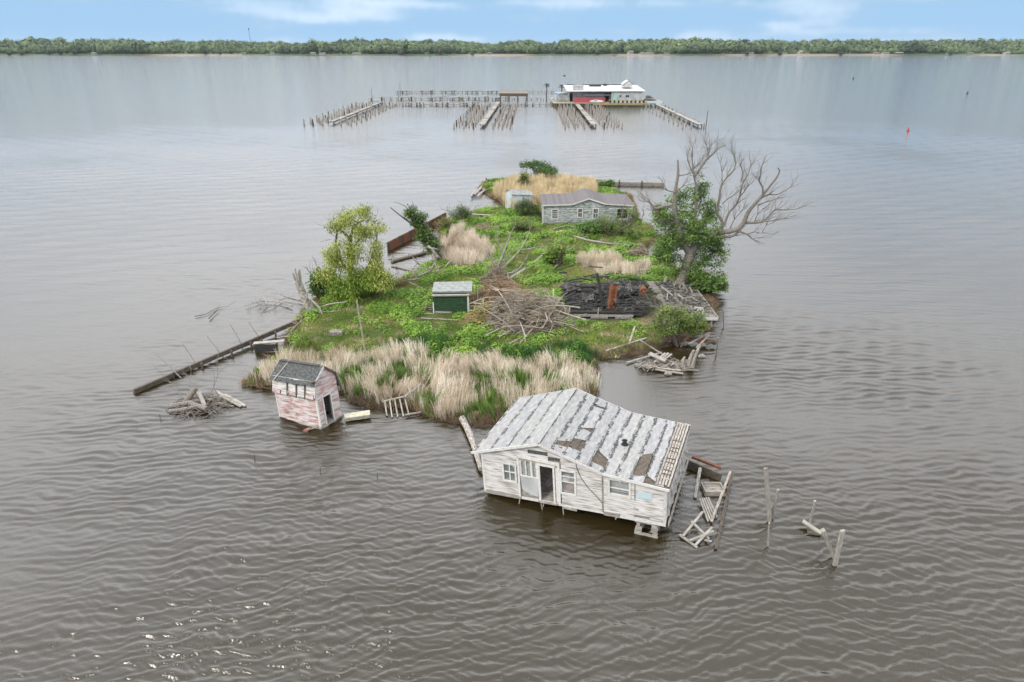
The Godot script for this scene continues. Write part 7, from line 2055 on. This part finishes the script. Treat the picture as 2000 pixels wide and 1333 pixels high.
func far_shore() -> void:
	R.seed = 701
	var m := MB.new()
	var nx := 220
	var zs := [-1300.0, -1310.0, -1316.0, -1322.0, -1328.0, -1334.0, -1342.0, -1355.0, -1380.0, -1420.0, -1480.0, -1560.0, -1700.0, -1900.0, -2200.0, -2500.0]
	for j in zs.size():
		for i in nx + 1:
			var x := lerpf(-2600, 2600, float(i) / nx)
			var z: float = zs[j]
			var y := shore_height(x, z)
			m.v.append(Vector3(x, y, z))
			var e := 4.0
			m.n.append(Vector3(shore_height(x - e, z) - shore_height(x + e, z), 2 * e, shore_height(x, z - e) - shore_height(x, z + e)).normalized())
			m.t.append(Vector2(x, z) * .02)
			var sand := smoothstep(-.1, .25, nz.get_noise_2d(x * .08 + 13, 3.0))
			var c := Color(.05, .085, .022).lerp(Color(.24, .17, .11), sand * (1.0 - smoothstep(18.0, 40.0, -z - 1325.0)))
			m.c.append(c)
	for j in zs.size() - 1:
		for i in nx:
			var a := j * (nx + 1) + i
			m.i.append_array([a, a + nx + 1, a + 1, a + 1, a + nx + 1, a + nx + 2])
	tag(add(self, "shore", m.mesh(), mat("far_ground", Color.WHITE, .95)), "low wooded far shore across the lake", "shore", "", "structure")
	# crowns: lumpy balls of leaf clumps
	var kinds := []
	for s in 3:
		R.seed = 710 + s
		var b := MB.new()
		for k in 64:
			var q := Vector3(R.randfn(), R.randfn(), R.randfn()).normalized() * pow(R.randf(), .35)
			var p := Vector3(q.x * 4.6, 6.6 + q.y * 5.2, q.z * 4.6)
			var f := R.randf_range(.72, 1.25)
			b.col = Color(f, f, f)
			var n := q
			for h in 5:
				var t := n.cross(Vector3(R.randfn(), R.randfn(), R.randfn())).normalized() * R.randf_range(.7, 1.3)
				var u := n.cross(t).normalized() * R.randf_range(.6, 1.2)
				var c := p + Vector3(R.randfn(), R.randfn(), R.randfn()) * .75
				b.quad(c - t, c + u * .8, c + t, c - u * .8)
		kinds.append(b.mesh())
	R.seed = 702
	for s in 3:
		var xf := []
		var cols := []
		for k in 2600:
			var d := 26.0 + 900.0 * pow(R.randf(), 1.7)
			var z := -1325.0 - d
			var x := R.randf_range(-.95, .95) * -z
			var sandy := nz.get_noise_2d(x * .08 + 13, 3.0)
			if d < 60.0 and sandy > .12:
				continue
			var sc := R.randf_range(.8, 1.3) * (1.1 + .6 * nz2.get_noise_2d(x * .16, z * .1) + 1.0 * nz.get_noise_2d(x * .12 + 9, 5.0))
			xf.append(Transform3D(Basis(Vector3.UP, R.randf() * TAU).scaled(Vector3(sc * R.randf_range(.9, 1.4), sc, sc * 1.2)), Vector3(x, shore_height(x, z) - .6, z)))
			var g := clampf(R.randf() * .7 + nz2.get_noise_2d(x * .3, z * .3) * .9 + .2, 0, 1)
			cols.append(Color(.07, .115, .055).lerp(Color(.21, .28, .115), g))
		tag(multi(self, "forest", kinds[s], M.far_leaf, xf, cols), ["dense green wood along the far shore", "darker broadleaf trees mixed through the far wood", "paler broadleaf trees mixed through the far wood"][s], "forest", "", "stuff")
	# single trees standing out on the waterline
	var ti := 0
	for q in [[68, 1.1, "green"], [60, .7, "green"], [155, .8, "green"], [175, .7, "green"], [196, .9, "olive"], [240, .8, "green"], [260, 1.0, "green"], [283, .9, "green"], [323, .8, "green"], [497, .9, "green"], [520, .7, "green"], [817, .9, "brown"], [882, 1.0, "brown"], [935, .6, "green"], [1168, 1.0, "green"], [1140, .8, "green"], [1385, .8, "green"], [1440, .7, "green"], [1540, .7, "green"], [1720, .8, "green"], [1880, .8, "olive"]]:
		var x: float = (q[0] - 1000.0) * 1.094
		var z := -1326.0 - R.randf() * 4.0
		var y := maxf(shore_height(x, z), -.3)
		var o := thing("shore_tree", {"green": "rounded green tree standing out on the far waterline", "olive": "olive tree standing out on the far waterline", "brown": "bare brown tree standing out on the far waterline"}[q[2]], "tree", Vector3(x, y, z), R.randf() * TAU, "trees on the far waterline")
		pole(o, "trunk", Vector3(0, -.5, 0), Vector3(0, 5.0, 0) * q[1], .4, .25, M.bark, 6)
		var c := add(o, "crown", kinds[ti % 3], mat("shore_" + q[2], {"green": srgb(.06, .105, .035), "olive": srgb(.14, .15, .06), "brown": srgb(.14, .105, .085)}[q[2]], .9) if not M.has("shore_" + q[2]) else M["shore_" + q[2]])
		c.scale = Vector3(q[1] * 1.25, q[1] * .95, q[1] * 1.2)
		c.position.y = -1.2
		ti += 1
	# houses
	var hi := 0
	for q in [[672, 12, 5, "white"], [688, 14, 5, "white"], [605, 10, 5, "white"], [560, 9, 4, "brown"], [98, 16, 4, "white"], [120, 16, 4, "white"], [312, 10, 5, "white"], [860, 10, 4, "brown"], [1195, 12, 9, "white"], [1222, 34, 4, "sand"], [1255, 14, 4, "grey"], [1395, 10, 5, "grey"], [1475, 8, 9, "white"], [1600, 12, 5, "grey"], [1615, 16, 5, "white"], [1637, 22, 5, "brown"], [1720, 10, 5, "white"], [1755, 8, 5, "grey"], [1815, 12, 6, "white"], [1870, 10, 6, "grey"], [1893, 10, 6, "white"], [1905, 9, 6, "brown"], [1935, 12, 5, "grey"], [1975, 12, 4, "brown"], [745, 22, 4, "sand"], [963, 9, 5, "grey"]]:
		var x: float = (q[0] - 1000.0) * 1.1
		var z := -1342.0
		var y := maxf(shore_height(x, z), .4)
		var o := thing("shore_house", {"white": "small white house with grey roof on the far shore", "brown": "small brown house with grey roof on the far shore", "grey": "small grey house with grey roof on the far shore", "sand": "long low sand coloured building on the far shore"}[q[3]], "house", Vector3(x, y, z), R.randf_range(-.3, .3), "houses on the far shore")
		var w: float = q[1] * .75; var h: float = q[2] * .7
		var wl := MB.new()
		wl.bx(Vector3(-w / 2, -.5, -4), Vector3(w / 2, h * .65, 4))
		add(o, "wall", wl.mesh(), {"white": M.house_white, "brown": M.dark_wood, "grey": M.concrete, "sand": M.concrete}[q[3]])
		wl = MB.new()
		var e := h * .65
		wl.quad(Vector3(-w / 2 - .5, e, 4.5), Vector3(w / 2 + .5, e, 4.5), Vector3(w / 2 + .5, h, 0), Vector3(-w / 2 - .5, h, 0))
		wl.quad(Vector3(w / 2 + .5, e, -4.5), Vector3(-w / 2 - .5, e, -4.5), Vector3(-w / 2 - .5, h, 0), Vector3(w / 2 + .5, h, 0))
		wl.tri(Vector3(-w / 2, e, 4), Vector3(-w / 2, h, 0), Vector3(-w / 2, e, -4))
		wl.tri(Vector3(w / 2, e, 4), Vector3(w / 2, e, -4), Vector3(w / 2, h, 0))
		add(o, "roof", wl.mesh(), M.concrete if hi % 3 == 0 else M.shingle)
		for k in 2:
			wl = MB.new()
			wl.bx(Vector3(-w * .3 + k * w * .45, e * .35, 4.02), Vector3(-w * .3 + k * w * .45 + 1.4, e * .8, 4.1))
			add(o, "window", wl.mesh(), M.dark_glass)
		hi += 1
	var mast := thing("radio_mast", "thin radio mast rising above the far wood", "mast", Vector3(-548.0, 8.0, -1560.0))
	pole(mast, "mast", Vector3(0, -2, 0), Vector3(0, 40, 0), .5, .3, M.dark_iron, 6, .0)
	var mh := MB.new()
	mh.bx(Vector3(-1, 38, -1), Vector3(1, 40.5, 1))
	add(mast, "head", mh.mesh(), M.dark_iron)


func stage() -> void:
	ruin_polys = [PackedVector2Array([Vector2(3.44,-44.83),Vector2(4.40,-51.38),Vector2(8.79,-53.02),Vector2(13.48,-53.42),Vector2(16.31,-51.75),Vector2(14.25,-43.69),Vector2(10.59,-43.50),Vector2(9.14,-44.25)]), PackedVector2Array([Vector2(-5.97,-45.67),Vector2(-6.21,-49.29),Vector2(-3.00,-50.22),Vector2(-2.76,-45.67)]), PackedVector2Array([Vector2(2.87,-72.34),Vector2(3.20,-81.64),Vector2(14.77,-81.64),Vector2(13.24,-72.34)])]
	white_cabin()
	pink_shed()
	grey_cabin()
	tin_shed()
	green_box()
	burnt_ruin()
	deck()
	print("buildings")
	breakwater()
	driftwood()
	cabin_debris()
	print("wood")
	big_tree()
	willow()
	leaning_tree()
	dead_wood()
	bushes()
	print("trees")
	marina()
	far_shore()
	print("far")
	ground_cover()
	print("plants")
